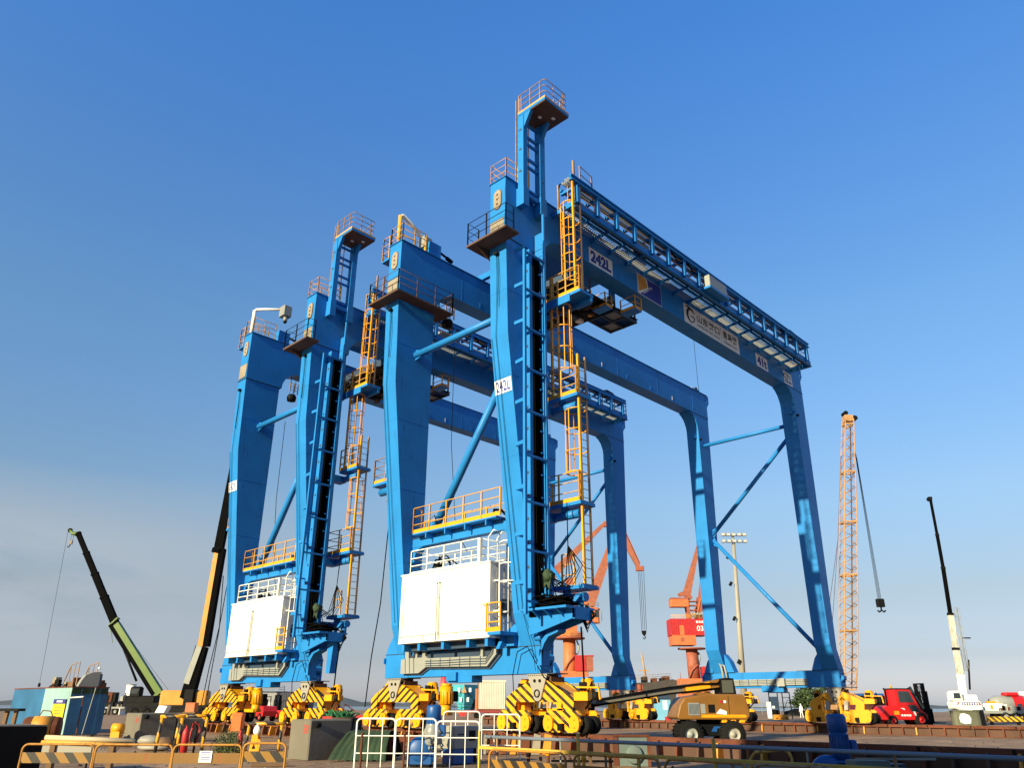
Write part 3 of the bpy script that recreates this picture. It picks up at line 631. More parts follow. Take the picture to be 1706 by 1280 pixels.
    bx = MB(); bx.cbox(10.75, 12.4, -1.72, -1.43, 20.27, 20.9, GREYW, .02); bx.box(10.7, 12.5, -1.75, -1.28, 20.15, 20.26, BLUE); bx.build('control_cabinet', wko)
    bx = MB(); bx.cbox(5.8, 6.7, -.95, -.55, 20.32, 20.95, GREYW, .02); bx.build('junction_box', wko)
    bx = MB(); railing(bx, [(2.2, -1.22, 21.0), (1.3, -1.3, 21.0)], 1.2, .02, .9, RAILB); bx.beam((.95, -1.25, zf), (.95, -1.25, 22.3), .08, .08, RAILB); bx.beam((.95, -.4, zf), (.95, -.4, 21.5), .07, .07, RAILB); bx.tube([(.95, -.35, 21.1), (.95, -.5, 21.5), (.95, -.9, 21.35), (.95, -1.25, 21.3)], .03, BLACK); bx.build('walkway_gate', wko)
    # --- trolley between the girders
    t = MB()
    t.box(3.2, 3.4, .9, 5.4, 18.5, 18.9, FLANGE); t.box(6.2, 6.4, .9, 5.4, 18.5, 18.9, FLANGE); t.box(2.9, 6.6, .9, 3.55, 18.28, 18.34, DARK); t.box(6.6, 8.2, .9, 2.55, 18.32, 18.36, DARK); t.box(3.4, 6.2, 3.55, 5.3, 18.55, 18.6, DARK)
    for y in (1.6, 2.6, 4.0, 5.2): t.box(3.3, 6.3, y, y+.12, 18.35, 18.55, FLANGE)
    for x in (3.2, 6.2): t.box(x, x+.2, -.02, 7.37, ZGT+.05, ZGT+.35, BLUE); t.box(x, x+.2, .88, 1.0, 18.6, ZGT+.3, BLUE); t.box(x, x+.2, 5.2, 5.35, 18.6, ZGT+.3, BLUE)
    t.box(3.3, 8.0, 2.0, 5.2, ZGT+.36, ZGT+.42, BLUE); t.cbox(6.0, 7.4, 2.4, 4.0, ZGT+.42, ZGT+1.5, WHITE, .05); t.cbox(4.0, 5.2, 2.2, 4.2, ZGT+.42, ZGT+1.1, MOTOR, .1)
    t.cyl((3.6, 4.6, ZGT+.8), (5.6, 4.6, ZGT+.8), .35, MOTOR, 16)
    for i in range(14): a = random.uniform(3.5, 6); b_ = random.uniform(1.2, 5.5); t.box(a, a+random.uniform(.1, .5), b_, b_+random.uniform(.1, .4), 18.2-random.uniform(0, .12), 18.28, random.choice([DARK, FLANGE, RUSTD]))
    for i in range(10): a = random.uniform(3.6, 6); t.tube([(a, 1.0, 18.26), (a+.3, 1.7, 18.12), (a-.1, 2.6, 18.24), (a+.2, 3.4, 18.2)], .02, BLACK, 4)
    t.cyl((7.9, .3, ZGT+1.2), (7.9, .9, ZGT+1.2), .25, MOTOR, 12); t.box(7.6, 8.2, .2, 1.0, ZGT+.4, ZGT+.95, MOTOR); t.box(7.7, 8.1, -.1, .4, ZGT+.95, ZGT+1.3, MOTOR)
    tr = t.build('trolley', root)
    p = MB()
    for y in (.95, 1.7, 2.45): p.box(6.4, 8.2, y, y+.08, 18.15, 18.28, FLANGE)
    for x in (6.45, 7.3, 8.12): p.box(x, x+.08, .95, 2.5, 18.16, 18.27, FLANGE)
    grating(p, 6.5, 8.15, 1.0, 2.45, 18.281, MOTOR, .09); p.box(6.5, 7.28, 1.05, 1.68, 18.24, 18.25, GRATE); p.box(7.4, 8.1, 1.8, 2.4, 18.24, 18.25, GRATE)
    for (xx, yy) in ((6.5, 1.0), (8.1, 1.0), (8.1, 2.4), (6.5, 2.4)): p.beam((xx, yy, 18.2), (xx, yy, 20.6), .07, .07, RUSTD)
    p.cbox(6.0, 6.35, 2.7, 3.0, 18.15, 18.4, WHITE, .03); p.cyl((6.2, 2.2, 18.25), (6.2, 2.2, 18.55), .12, YEL, 10)
    p.build('trolley_deck', tr)
    for (xa, ya, yb_, z) in ((6.85, .1, .9, 18.12), (5.65, .9, 1.65, 18.1), (4.1, .9, 1.65, 17.74)):
        p = MB(); p.box(xa, xa+.5, ya, yb_, z, z+.06, BLUE); railing(p, [(xa, yb_, z+.06), (xa, ya, z+.06), (xa+.5, ya, z+.06)], .65, .02, .7, RAILY, levels=(1, .5), toe=YEL, rp=.05); p.build('trolley_step', tr)
    # --- lamps and small fittings
    q = MB(); q.tube([(1.0, 6.6, 18.97), (1.0, 6.6, 17.8)], .02, DARK, 5); q.tube([(1.3, 6.6, 18.97), (1.3, 6.6, 17.9)], .02, RAILB, 5); q.ring((1.15, 6.6, 17.45), (0, 0, 1), [(.001, -.18), (.24, -.12), (.27, .1), (.2, .25), (.001, .3)], DARK, 14); railing(q, [(.9, 6.45, 17.75), (1.4, 6.45, 17.75)], .6, .012, .3, RAILB); q.build('hanging_lamp', root)
    a = MB(); a.tube([(24.0, 6.9, ZGT), (24.0, 6.9, 25.0)], .016, DARK, 4); a.box(23.7, 24.1, 6.9, 7.2, ZGT, ZGT+.45, BLUE); a.cyl((23.4, 6.8, ZGT+.35), (23.5, 6.8, ZGT+.35), .1, DARK, 10); a.tube([(22.6, 6.8, ZGT), (22.9, 6.8, ZGT+.3), (23.4, 6.8, ZGT+.35)], .03, WHITE, 5); a.build('aerial', root)
    a = MB(); a.cbox(-.15, .55, 6.55, 7.1, ZGT, ZGT+.75, BLUE, .02); a.beam((.5, 6.8, ZGT+.6), (1.2, 6.8, ZGT+.45), .08, .08, DARK); a.cyl((1.1, 6.8, ZGT+.45), (1.45, 6.8, ZGT+.36), .1, DARK, 10); a.build('girder_lamp', root)
    make_bogie(root, 0.0, 0.0, STR_A); make_bogie(root, 7.3, 0.0, STR_B)
    make_bogie(root, 0.35, 23.42, YEL, True); make_bogie(root, 7.1, 23.42, YEL, True)
    x = MB(); x.cyl((.35, 4.9, .95), (.35, 4.9, 1.3), .2, YEL, 14); x.cyl((.35, 4.9, 1.3), (.35, 4.9, 1.9), .24, YEL, 18); x.cyl((.35, 4.9, 1.9), (.35, 4.9, 2.0), .2, YEL, 18); x.box(.15, .55, 4.75, 5.6, .95, 1.08, YEL); x.box(.6, .8, 4.75, 5.0, 1.4, 1.75, DARK)
    for k in range(14): t_ = 2*PI*k/14; x.box(.35+.25*math.cos(t_)-.012, .35+.25*math.cos(t_)+.012, 4.9+.25*math.sin(t_)-.012, 4.9+.25*math.sin(t_)+.012, 1.32, 1.72, YEL)
    x.build('drive_motor', root)
    q = MB(); q.tube([(-.35, 8.0, 8.6), (-.45, 8.1, 5), (-.6, 8.25, 3), (-.7, 8.3, 1.2)], .022, BLACK, 5); q.tube([(-.2, 4.5, 15.2), (-.1, 4.6, 11), (0, 4.3, 7.5), (-.2, 3.4, 6.5)], .016, BLACK, 4)
    q.tube([(-.1, 1.1, 1.6), (-.2, 1.05, 2.2), (-.2, .85, 2.9), (-.2, .4, 3.05), (-.2, .15, 2.7), (-.2, -.3, 2.1), (-.25, -1.0, 1.75)], .02, BLACK, 4); q.tube([(.5, -1.3, 3.6), (.3, -1.5, 2.6), (.2, -1.6, 1.7)], .03, BLACK, 5)
    q.build('loose_cable', root)
    return root

def sign_on_girder(parent, x0, x1, z0, z1, fn):
    g = MB(); g.box(x0, x1, -.012, -.002, z0, z1, fn[0]); fn[1](g, x0, x1, z0, z1); return g.build('sign', parent)
def dress_crane(root, mark, near):
    def bb(o, i, f=min): return f(c[i] for c in o.bound_box)
    gird = sorted([c for c in root.children if c.data and c.name.split('.')[0] == 'girder'], key=lambda o: bb(o, 1))
    legs = sorted([c for c in root.children if c.data and c.name.split('.')[0] == 'leg' and bb(c, 0) < 5], key=lambda o: bb(o, 1))
    ga = gird[0]; X = (1, 0, 0); Z = (0, 0, 1)
    if near:
        def s1(g, a, b_, c, d): text_into(g, mark, (a+.1, -.014, c+.1), X, Z, d-c-.2, SIGNB, .004, b_-a-.2, .05)
        sign_on_girder(ga, 3.4, 5.08, 19.02, 19.8, (SIGNW, s1))
        def s2(g, a, b_, c, d):
            g.box(a+.03, b_-.03, -.02, -.014, c+.03, d-.03, SIGNB)
            g.prism([(a+.03, c+.03), (a+.18, c+.03), (a+.88, c+.5), (a+.80, d-.12), (a+.60, d-.03), (a+.03, d-.03)], 'y', -.026, -.021, SIGNW)
            g.prism([(a+.07, c+.1), (a+.78, c+.56), (a+.70, d-.16), (a+.55, d-.06), (a+.07, d-.06)], 'y', -.032, -.027, SIGNO)
            text_into(g, 'QQCTN', (a+.42, -.03, c+.08), (.83, 0, .56), (-.56, 0, .83), .17, SIGNW, .004, .95, .02)
        sign_on_girder(ga, 7.0, 8.97, 18.99, 20.07, (SIGNW, s2))
        def s3(g, a, b_, c, d):
            yy = -.016
            oc = (a+.62, (c+d)/2)
            pts = [(oc[0]+.34*math.cos(t), yy, oc[1]+.36*math.sin(t)) for t in [.9+(5.2)*i/20 for i in range(21)]]
            g.tube([(p[0], yy, p[2]) for p in pts], [.02+.055*math.sin(PI*min(1, i/14)) if i < 14 else .03 for i in range(21)], SIGNK, 6)
            g.tube([(oc[0]+.33, yy, oc[1]-.12), (oc[0]+.33, yy, oc[1]-.02), (oc[0]+.02, yy, oc[1]-.02)], .03, SIGNK, 6)
            g.tube([(a+.12, yy, d-.16), (a+.4, yy, d-.1), (a+.7, yy, d-.16), (a+1.0, yy, d-.32)], [.01, .05, .055, .02], SIGNK, 6)
            text_into(g, '山东港口', (a+1.2, -.014, c+.42), X, Z, .46, SIGNK, .004, 2.25, .02)
            text_into(g, 'SHANDONG PORT GROUP', (a+1.2, -.014, c+.17), X, Z, .13, SIGNK, .004, 2.25, .01)
            g.box(a+3.62, a+3.64, -.016, -.013, c+.12, d-.12, SIGNK)
            text_into(g, '青岛港', (a+3.8, -.014, c+.42), X, Z, .48, SIGNK, .004, 1.5, .02)
            text_into(g, 'Qingdao Port', (a+3.85, -.014, c+.14), X, Z, .17, SIGNK, .004, 1.4, .01)
        sign_on_girder(ga, 11.0, 16.52, 19.0, 20.07, (SIGNW, s3))
        def s4(g, a, b_, c, d): text_into(g, '41t', (a+.12, -.014, c+.1), X, Z, d-c-.2, SIGNB, .004, b_-a-.24, .05)
        sign_on_girder(ga, 18.45, 19.82, 19.02, 19.8, (SIGNW, s4))
        def s5(g, a, b_, c, d):
            g.tube([(a+.16+.3*math.cos(t)+.15, -.016, c+.5+.16*math.sin(t)) for t in [.7+4.6*i/14 for i in range(15)]], .025, SIGNK, 5)
            text_into(g, 'RTG', (a+.4, -.014, c+.40), X, Z, .26, SIGNK, .004, .55, .01)
            for i in range(4): g.box(a+.12+.22*i, a+.28+.22*i, -.016, -.013, c+.1, c+.27, SIGNK)
        sign_on_girder(ga, 21.85, 22.92, 19.0, 19.8, (SIGNW, s5))
    # number board on one leg
    lg, y0 = (legs[0], 0) if near else (legs[1], 6.56)
    def face(z): return -1.6+(z-13.82)*(-1.24/9.72)*1.0 if False else -1.6+(13.82-z)*(1.24/9.72)
    g = MB(); za, zb = 11.62, 12.14; xa, xb = face(za)-.01, face(zb)-.01
    ya, yb = (y0+.03, y0+.86)
    g.add([(xa-.012, yb, za), (xa-.012, ya, za), (xb-.012, ya, zb), (xb-.012, yb, zb), (xa, yb, za), (xa, ya, za), (xb, ya, zb), (xb, yb, zb)], [(0, 1, 2, 3), (7, 6, 5, 4), (0, 4, 5, 1), (1, 5, 6, 2), (2, 6, 7, 3), (3, 7, 4, 0)], SIGNW)
    up = Vector((xb-xa, 0, zb-za)).normalized()
    text_into(g, mark, Vector((xa-.012, yb-.06, za))+up*.07, (0, -1, 0), up, .4, SIGNB, .004, yb-ya-.12, .016)
    g.build('number_board', lg)
    if not near:
        g = MB(); g.prism([(-1.75, 3.74), (-1.2, 3.74), (-1.35, 3.45), (-1.35, 2.5), (-1.62, 2.5), (-1.7, 3.2)], 'x', -.1, .18, BLUE); g.build('cable_trough', root)
    # camera post on the second girder
    c = MB(); z = ZGT
    c.cyl((-1.62, 7.0, z-.02), (-1.62, 7.0, z+1.6), .1, RAILY if near else WHITE, 10)
    if near:
        c.tube([(-1.62, 7.0, z+1.55), (-1.5, 7.0, z+1.66), (-.9, 7.0, z+1.42), (-.2, 7.0, z+1.0)], .1, WHITE, 8); c.cbox(-.35, .15, 6.75, 7.2, z+.45, z+1.05, GREYW, .03); c.beam((-.25, 6.75, z), (-.25, 6.75, z+.9), .1, .1, YEL)
    else:
        c.tube([(-1.62, 7.0, z+1.5), (-1.55, 6.95, z+1.66), (-1.2, 6.5, z+1.66), (-.6, 5.75, z+1.6)], [.1, .09, .075, .08], WHITE, 8); c.cbox(-.75, -.25, 5.2, 5.75, z+1.05, z+1.7, GREYW, .03); c.cyl((-.5, 5.4, z+.75), (-.5, 5.4, z+1.05), .12, GREYW, 10); c.cyl((-.5, 5.4, z+.65), (-.5, 5.4, z+.75), .09, DARK, 10)
    c.build('camera_post', root)

crane = make_crane()
tag(crane, 'nearer and larger-looking blue gantry crane, marked 242L, white box house low between its legs', 'gantry crane', 'blue rubber-tyred gantry cranes')
crane2 = dup(crane); crane2.location = (0.02, 13.44, 0)
crane2['label'] = 'farther blue gantry crane standing behind the one marked 242L, reel of cable at its foot'
for c in list(crane2.children):                 # the farther crane has no gangway round its second leg head
    if c.name.startswith('leg_platform') and min(p[1] for p in c.bound_box) > 4:
        for q in list(c.children): bpy.data.objects.remove(q)
        bpy.data.objects.remove(c)
dress_crane(crane, '242L', True)
dress_crane(crane2, '242W', False)
# ------------------------------------------------------------------ helpers for things in the yard
def L(root, p):
    return root.matrix_basis.inverted() @ Vector(p)
def P(root, u, v, d): return L(root, at(u, v, d))

def person(name, loc, rz, h, mats, label, pose='stand', parent_group=None):
    """one continuous skinned figure; mats = (head, torso, legs, shoes, hat)"""
    k = h/1.75
    J = {'pel': (0, 0, .95), 'bel': (0, 0, 1.08), 'che': (0, 0, 1.32), 'nec': (0, 0, 1.48), 'hea': (0, .02, 1.58), 'top': (0, .015, 1.72)}
    Rr = {'pel': .13, 'bel': .12, 'che': .15, 'nec': .055, 'hea': .085, 'top': .075}
    E = [('pel', 'bel'), ('bel', 'che'), ('che', 'nec'), ('nec', 'hea'), ('hea', 'top')]
    def j(n, p, r, par): J[n] = p; Rr[n] = r; E.append((par, n))
    for s, q in ((-1, 'l'), (1, 'r')):
        st = .10 if (pose == 'walk' and s > 0) else (-.12 if pose == 'walk' else 0)
        if pose == 'sit':
            j('hip'+q, (s*.1, .05, .92), .09, 'pel'); j('kne'+q, (s*.12, .45, .95), .065, 'hip'+q); j('ank'+q, (s*.12, .5, .52), .045, 'kne'+q); j('toe'+q, (s*.12, .66, .48), .035, 'ank'+q)
        else:
            j('hip'+q, (s*.1, 0, .86), .085, 'pel'); j('kne'+q, (s*.11, st*.6+.03, .48), .06, 'hip'+q); j('ank'+q, (s*.12, st, .08), .043, 'kne'+q); j('toe'+q, (s*.13, st+.15, .04), .035, 'ank'+q)
        fw_ = .28 if pose == 'sit' else (.03 if s > 0 else -.02)
        j('sho'+q, (s*.19, 0, 1.40), .065, 'che'); j('elb'+q, (s*.24, fw_*.5-.02, 1.12), .045, 'sho'+q); j('wri'+q, (s*.23, fw_+.08, .88 if pose != 'sit' else 1.15), .033, 'elb'+q); j('pal'+q, (s*.23, fw_+.10, .81 if pose != 'sit' else 1.17), .035, 'wri'+q)
        b_ = Vector(J['pal'+q])
        for f in range(5):
            ln = (.055, .085, .095, .09, .07)[f]; dx = (f-2)*.018
            if pose == 'sit': e = b_+Vector((dx, ln*.8, -.02-.4*ln))
            else: e = b_+Vector((-s*.02*(f == 0), dx+.02, -ln))
            j('fin%s%d' % (q, f), tuple(e), .009, 'pal'+q)
    nm = list(J); me = bpy.data.meshes.new(name)
    me.from_pydata([tuple(c*k for c in J[n]) for n in nm], [(nm.index(a), nm.index(b_)) for a, b_ in E], [])
    o = bpy.data.objects.new(name, me); COL.objects.link(o)
    sk = o.modifiers.new('skin', 'SKIN'); lay = me.skin_vertices[0] if me.skin_vertices else None
    if lay is None: bpy.context.view_layer.update(); lay = me.skin_vertices[0]
    for i, n in enumerate(nm): lay.data[i].radius = (Rr[n]*k, Rr[n]*k)
    lay.data[0].use_root = True
    ss = o.modifiers.new('sub', 'SUBSURF'); ss.levels = 2; ss.render_levels = 2
    bpy.context.view_layer.update()
    m2 = bpy.data.meshes.new_from_object(o.evaluated_get(bpy.context.evaluated_depsgraph_get()))
    o.modifiers.clear(); o.data = m2; bpy.data.meshes.remove(me)
    m2.materials.clear()
    for mt in mats: m2.materials.append(mt)
    for p in m2.polygons:
        z = p.center.z/k; x = abs(p.center.x/k)
        hand = (z < .9 and x > .19 and pose != 'sit') or (pose == 'sit' and p.center.y/k > .3 and z > 1.05)
        p.material_index = 0 if (z > 1.47 or hand) else (1 if z > .93 else (3 if z < .1 else 2)); p.use_smooth = True
    f = MB()
    for s in (-1, 1): f.blob((s*.032*k, .092*k, 1.61*k), .012*k, .008*k, .008*k, DARK, 8); f.blob((s*.088*k, .015*k, 1.60*k), .012*k, .022*k, .032*k, mats[0], 8)
    f.taper((0, .088*k, 1.62*k), (0, .12*k, 1.575*k), .016*k, .012*k, .03*k, .022*k, mats[0]); f.box(-.022*k, .022*k, .085*k, .096*k, 1.535*k, 1.543*k, DKORANGE)
    f.build('face', o)
    c = MB(); c.ring((0, .015*k, 1.66*k), (0, 0, 1), [(.105*k, -.02*k), (.1*k, .03*k), (.07*k, .09*k), (.001, .11*k)], mats[4], 16); c.ring((0, .015*k, 1.645*k), (0, 0, 1), [(.10*k, 0), (.13*k, 0), (.13*k, .008*k), (.10*k, .012*k)], mats[4], 16); c.build('hat', o)
    o.location = loc; o.rotation_euler = (0, 0, rz)
    return tag(o, label, 'person')

def tele_boom(root, a, b_, secs, ts, w, h):
    """telescopic boom from a to b_ in sections: list of (material, scale); ts = break positions 0..1"""
    a = Vector(a); b_ = Vector(b_)
    for i, (mt, sc) in enumerate(secs):
        p = a+(b_-a)*ts[i]; q = a+(b_-a)*ts[i+1]; s = MB(); s.beam(p, q, w*sc, h*sc, mt)
        d = (q-p).normalized(); s.beam(q-d*.25, q, w*sc*1.12, h*sc*1.12, mt); s.beam(p+d*.3, q-d*.5, w*sc*1.03, h*sc*.5, mt)
        s.build('boom_section', root)

# ------------------------------------------------------------------ ground, water, hills
m, nt, b = base('concrete_apron'); Lk = nt.links.new
tc = nd(nt, 'ShaderNodeTexCoord')
n1 = nd(nt, 'ShaderNodeTexNoise'); n1.inputs['Scale'].default_value = .22; n1.inputs['Detail'].default_value = 9; n1.inputs['Roughness'].default_value = .65; Lk(tc.outputs['Object'], n1.inputs['Vector'])
r1 = ramp(nt, [(.3, (.17, .102, .058)), (.55, (.33, .205, .12)), (.75, (.43, .285, .18))]); Lk(n1.outputs['Fac'], r1.inputs['Fac'])
n2 = nd(nt, 'ShaderNodeTexNoise'); n2.inputs['Scale'].default_value = 2.5; n2.inputs['Detail'].default_value = 10; Lk(tc.outputs['Object'], n2.inputs['Vector'])
r2 = ramp(nt, [(.5, (1, 1, 1)), (.72, (.40, .33, .28))]); Lk(n2.outputs['Fac'], r2.inputs['Fac'])
mx = nd(nt, 'ShaderNodeMix', data_type='RGBA', blend_type='MULTIPLY'); mx.inputs[0].default_value = 1; Lk(r1.outputs['Color'], mx.inputs[6]); Lk(r2.outputs['Color'], mx.inputs[7])
br = nd(nt, 'ShaderNodeTexBrick'); br.inputs['Scale'].default_value = .22; br.inputs['Mortar Size'].default_value = .006; br.inputs['Color1'].default_value = (1, 1, 1, 1); br.inputs['Color2'].default_value = (.86, .86, .86, 1); br.inputs['Mortar'].default_value = (.4, .38, .35, 1); br.offset = 0; Lk(tc.outputs['Object'], br.inputs['Vector'])
m2_ = nd(nt, 'ShaderNodeMix', data_type='RGBA', blend_type='MULTIPLY'); m2_.inputs[0].default_value = 1; Lk(mx.outputs[2], m2_.inputs[6]); Lk(br.outputs['Color'], m2_.inputs[7])
Lk(m2_.outputs[2], b.inputs['Base Color']); b.inputs['Roughness'].default_value = .9
bp = nd(nt, 'ShaderNodeBump'); bp.inputs['Strength'].default_value = .4; bp.inputs['Distance'].default_value = .04; Lk(n2.outputs['Fac'], bp.inputs['Height']); Lk(bp.outputs['Normal'], b.inputs['Normal'])
APRON = m
def sheet(name, d0, d1, half, z, mat, thick=None):
    g = MB(); c0 = CAM+FH*d0; c1 = CAM+FH*d1
    pts = [(c0+RT*half*-1), (c0+RT*half), (c1+RT*half), (c1-RT*half)]
    g.add([(p.x, p.y, z) for p in pts], [(0, 1, 2, 3)], mat)
    if thick: g.add([(p.x, p.y, z-.001) for p in pts[2:]]+[(p.x, p.y, z-thick) for p in pts[2:]], [(0, 1, 3, 2)], mat)
    return tag(g.build(name), kind='structure')
sheet('ground', -60, 245, 420, 0, APRON, 6)
m, nt, b = base('sea_water'); b.inputs['Base Color'].default_value = (.05, .085, .11, 1); b.inputs['Roughness'].default_value = .18
n1 = nd(nt, 'ShaderNodeTexNoise'); n1.inputs['Scale'].default_value = .35; n1.inputs['Detail'].default_value = 6; tc = nd(nt, 'ShaderNodeTexCoord'); nt.links.new(tc.outputs['Object'], n1.inputs['Vector'])
bp = nd(nt, 'ShaderNodeBump'); bp.inputs['Strength'].default_value = .6; bp.inputs['Distance'].default_value = .6; nt.links.new(n1.outputs['Fac'], bp.inputs['Height']); nt.links.new(bp.outputs['Normal'], b.inputs['Normal'])
WATER = m
sheet('water', 240, 12000, 12000, -2.2, WATER)
# far shore: rolling wooded ridge with real depth
HILLM = paint('far_hill', (.075, .095, .105), .95, .25, sc=.01)
g = MB(); N = 120; rows = []
for r_, (d, hh) in enumerate(((2300, 0), (2450, .65), (2700, 1), (3100, .8), (3400, 0))):
    row = []
    for i in range(N+1):
        u = -500+2700*i/N; p = ground(u, d, -2.2)
        h = (16+9*math.sin(i*.31)+6*math.sin(i*.83+1)+4*math.sin(i*1.9))*(1.0 if 540 < u < 800 else .55)
        p.z = -2.2+max(2, h)*hh+random.uniform(-.8, .8)*(hh > 0); row.append(p)
    rows.append(row)
vs = [p for r_ in rows for p in r_]; fs = [(a*(N+1)+i, a*(N+1)+i+1, (a+1)*(N+1)+i+1, (a+1)*(N+1)+i) for a in range(4) for i in range(N)]
g.add(vs, fs, HILLM, True); tag(g.build('hills'), kind='structure')
# shade between the runways, painted as a darker ground strip, lying 4 mm proud
SHADEG = paint('ground_shade', (.105, .078, .056), .9, .25, (.16, .12, .085), .4, streak=False)
g = MB(); g.add([(1.4, -26, .004), (5.5, -26, .004), (6.0, -3, .004), (1.8, 1, .004)], [(0, 1, 2, 3)], SHADEG); tag(g.build('ground_shade_strip'), kind='structure')

# ------------------------------------------------------------------ rail beams the cranes stand on
def runway(x, y0, y1, label, ribx, step, h=.49):
    root = empty('rail_beam', (x, y0, 0)); tag(root, label, 'rail beam', 'rusty rail beams under the cranes')
    Ly = y1-y0; b = MB(); b.box(-.16, .16, 0, Ly, h-.05, h-.003, RUST); b.box(-.04, .04, 0, Ly, .03, h-.05, RUSTD); b.box(-.2, .2, 0, Ly, .004, .03, RUST)
    b.box(-.165, -.16, 0, Ly, h-.13, h-.05, RUST)
    b.build('flanged_beam', root)
    n = int(Ly/step); r = MB()
    for i in range(n):
        y = step*(i+.5)+random.uniform(-.03, .03)
        mt = random.choice([RUST, RUST, RUST, CWY, RUSTD])
        for s in (-1, 1): r.prism([(s*.04, .03), (s*ribx, .03), (s*ribx*.8, h-.1), (s*.04, h-.06)], 'y', y, y+.06, mt)
        if i % 3 == 0: r.box(-.19, -.166, y+.1, y+.16, h-.1, h-.02, DARK)
    o = r.build('stiffener_ribs', root); o['kind'] = 'stuff'
    return root
runway(.30, -30, 27, 'long rusty rail beam under the striped near bogies, running to the right foreground', .34, .62)
runway(23.72, -34, 27, 'long rusty rail beam under the far bogies, passing in front of the red forklift', .2, .62)
WOODB = []
for y in (0.0, 7.3, 13.44, 20.74):
    for x in (.3, 23.72):
        for s in (-1.0, 1.0):
            pass

# ------------------------------------------------------------------ mobile cranes behind
def truck_carrier(root, x0, x1, zb, zt, y0, y1, mat, wr, wx, wmat=DARK, rim=None):
    b = MB(); b.cbox(x0, x1, y0, y1, zb, zt, mat, .05); b.build('chassis', root)
    for x in wx:
        for y in (y0+.2, y1-.2): w = MB(); w.wheel((x, y, wr), (0, 1, 0), wr, .4, RUBBER, rim or DARK); w.build('wheel', root)
# green crane
r = facing('mobile_crane', 215, 118, 'mobile crane with lime green boom base and long black telescopic boom, parked at far left', 'mobile crane')
truck_carrier(r, -5.5, 5.5, .75, 1.5, -1.3, 1.3, DARK, .55, (-1.2, -.0, 3.0, 4.3), rim=GREYW)
b = MB(); b.cbox(-5.3, -3.6, -1.3, 1.3, 1.5, 2.5, DARK, .2); b.cbox(-.6, 4.0, -1.25, 1.25, 1.5, 2.4, DARK, .15)
for i in range(7): x = random.uniform(-3.4, 5); b.cbox(x, x+random.uniform(.4, 1.1), -1.2, random.uniform(-.4, .6), 1.5, random.uniform(1.9, 3.1), random.choice([DARK, DARK, GREYW, GREEN, RUST]), .05)
b.cbox(.3, 1.9, -1.35, -.3, 2.3, 3.6, DARK, .2); b.build('superstructure', r)
b = MB(); b.prism([(.5, 2.65), (1.4, 2.65), (1.65, 3.3), (.55, 3.3)], 'y', -1.37, -1.351, GLASS); b.build('cab_window', r)
p0 = P(r, 266, 1158, 118); p1 = P(r, 193, 1042, 118); p2 = P(r, 130, 888, 118)
s = MB(); s.beam(p0, p1, .9, 1.15, GREEN); s.beam(p0+Vector((-.75, -.3, 0)), p1+Vector((-.65, -.3, 0)), .5, .5, BLACK); s.beam(p1+Vector((-.9, 0, -.2)), p1+Vector((.2, 0, 1.0)), .9, .2, GREEN); s.beam(p1+Vector((-.9, 0, .2)), p1+Vector((0, 0, -2.5)), .1, .1, GREEN); s.build('boom_base', r)
tele_boom(r, p1, p2, [(BLACK, 1), (BLACK, .88), (BLACK, .77), (BLACK, .66)], [0, .3, .55, .78, 1], .8, 1.0)
s = MB(); tip = P(r, 117, 884, 118); s.tube([p2, p2+Vector((-.25, 0, -.25)), p2+(tip-p2)*.6+Vector((0, 0, -.35)), tip], [.3, .3, .25, .2], GREEN, 8); s.ring(tip, (0, 1, 0), [(.02, -.15), (.32, -.15), (.32, .15), (.02, .15)], DARK, 14); s.build('boom_head', r)
s = MB(); s.cyl(p0+(p1-p0)*.25+Vector((-1.6, 0, -.6)), p0+(p1-p0)*.75+Vector((-.5, 0, -.5)), .16, DARK, 10); s.build('luffing_cylinder', r)
s = MB(); hk = P(r, 118, 905, 118); s.box(hk.x-.2, hk.x+.2, hk.y-.15, hk.y+.15, hk.z-.2, hk.z+.35, PRIMER); s.tube([hk+Vector((0, 0, -.2)), hk+Vector((-.1, 0, -.5)), hk+Vector((-.25, 0, -.7)), hk+Vector((-.4, 0, -.55))], .07, DARK, 6)
for dx in (-.12, .2): s.tube([hk+Vector((dx, 0, .35)), p2+(tip-p2)*(.75 if dx < 0 else .45)], .025, DARK, 4)
s.build('hook_block', r)
s = MB(); hk = P(r, 66, 1139, 118); s.tube([tip+Vector((-.3, 0, 0)), hk], .025, DARK, 4); s.cyl(hk+Vector((0, 0, -.5)), hk, .17, DARK, 8); s.build('whip_line', r)
s = MB(); s.tube([p1+Vector((.3, 0, 0)), P(r, 270, 1147, 118)], .02, DARK, 4); s.tube([p1+Vector((.5, 0, 0)), P(r, 280, 1150, 118)], .02, DARK, 4); s.build('stay_lines', r)
# orange crane half hidden by the farther gantry
r = facing('mobile_crane', 310, 84, 'mobile crane with rounded orange counterweight and black and orange boom leaning behind the farther gantry', 'mobile crane')
truck_carrier(r, -5.5, 3.5, .5, 1.0, -1.2, 1.2, DARK, .5, (-4.5, -3.3, 1.0, 2.2))
for xa, xb in ((-2.75, -.1), (.75, 2.0)):
    b = MB(); b.prism(arc((xb-.2, 0), .2, -PI/2, 0, 3)[::1]+arc((xb-.2, .9), .2, 0, PI/2, 3)+arc((xa+.25, .9), .25, PI/2, PI, 4)+arc((xa+.25, 0), .25, PI, 1.5*PI, 4), 'z', 1.2, 2.45, CWY); b.cbox(xa+.06, xb-.06, -.1, 1.0, 2.45, 2.6, CWY, .08); b.build('counterweight', r, .05)
b = MB(); b.cbox(-.15, .8, -.6, .6, 1.0, 2.7, DARK, .05); b.box(-3, 2.3, -.4, .8, 1.0, 1.2, DARK); b.build('turret', r)
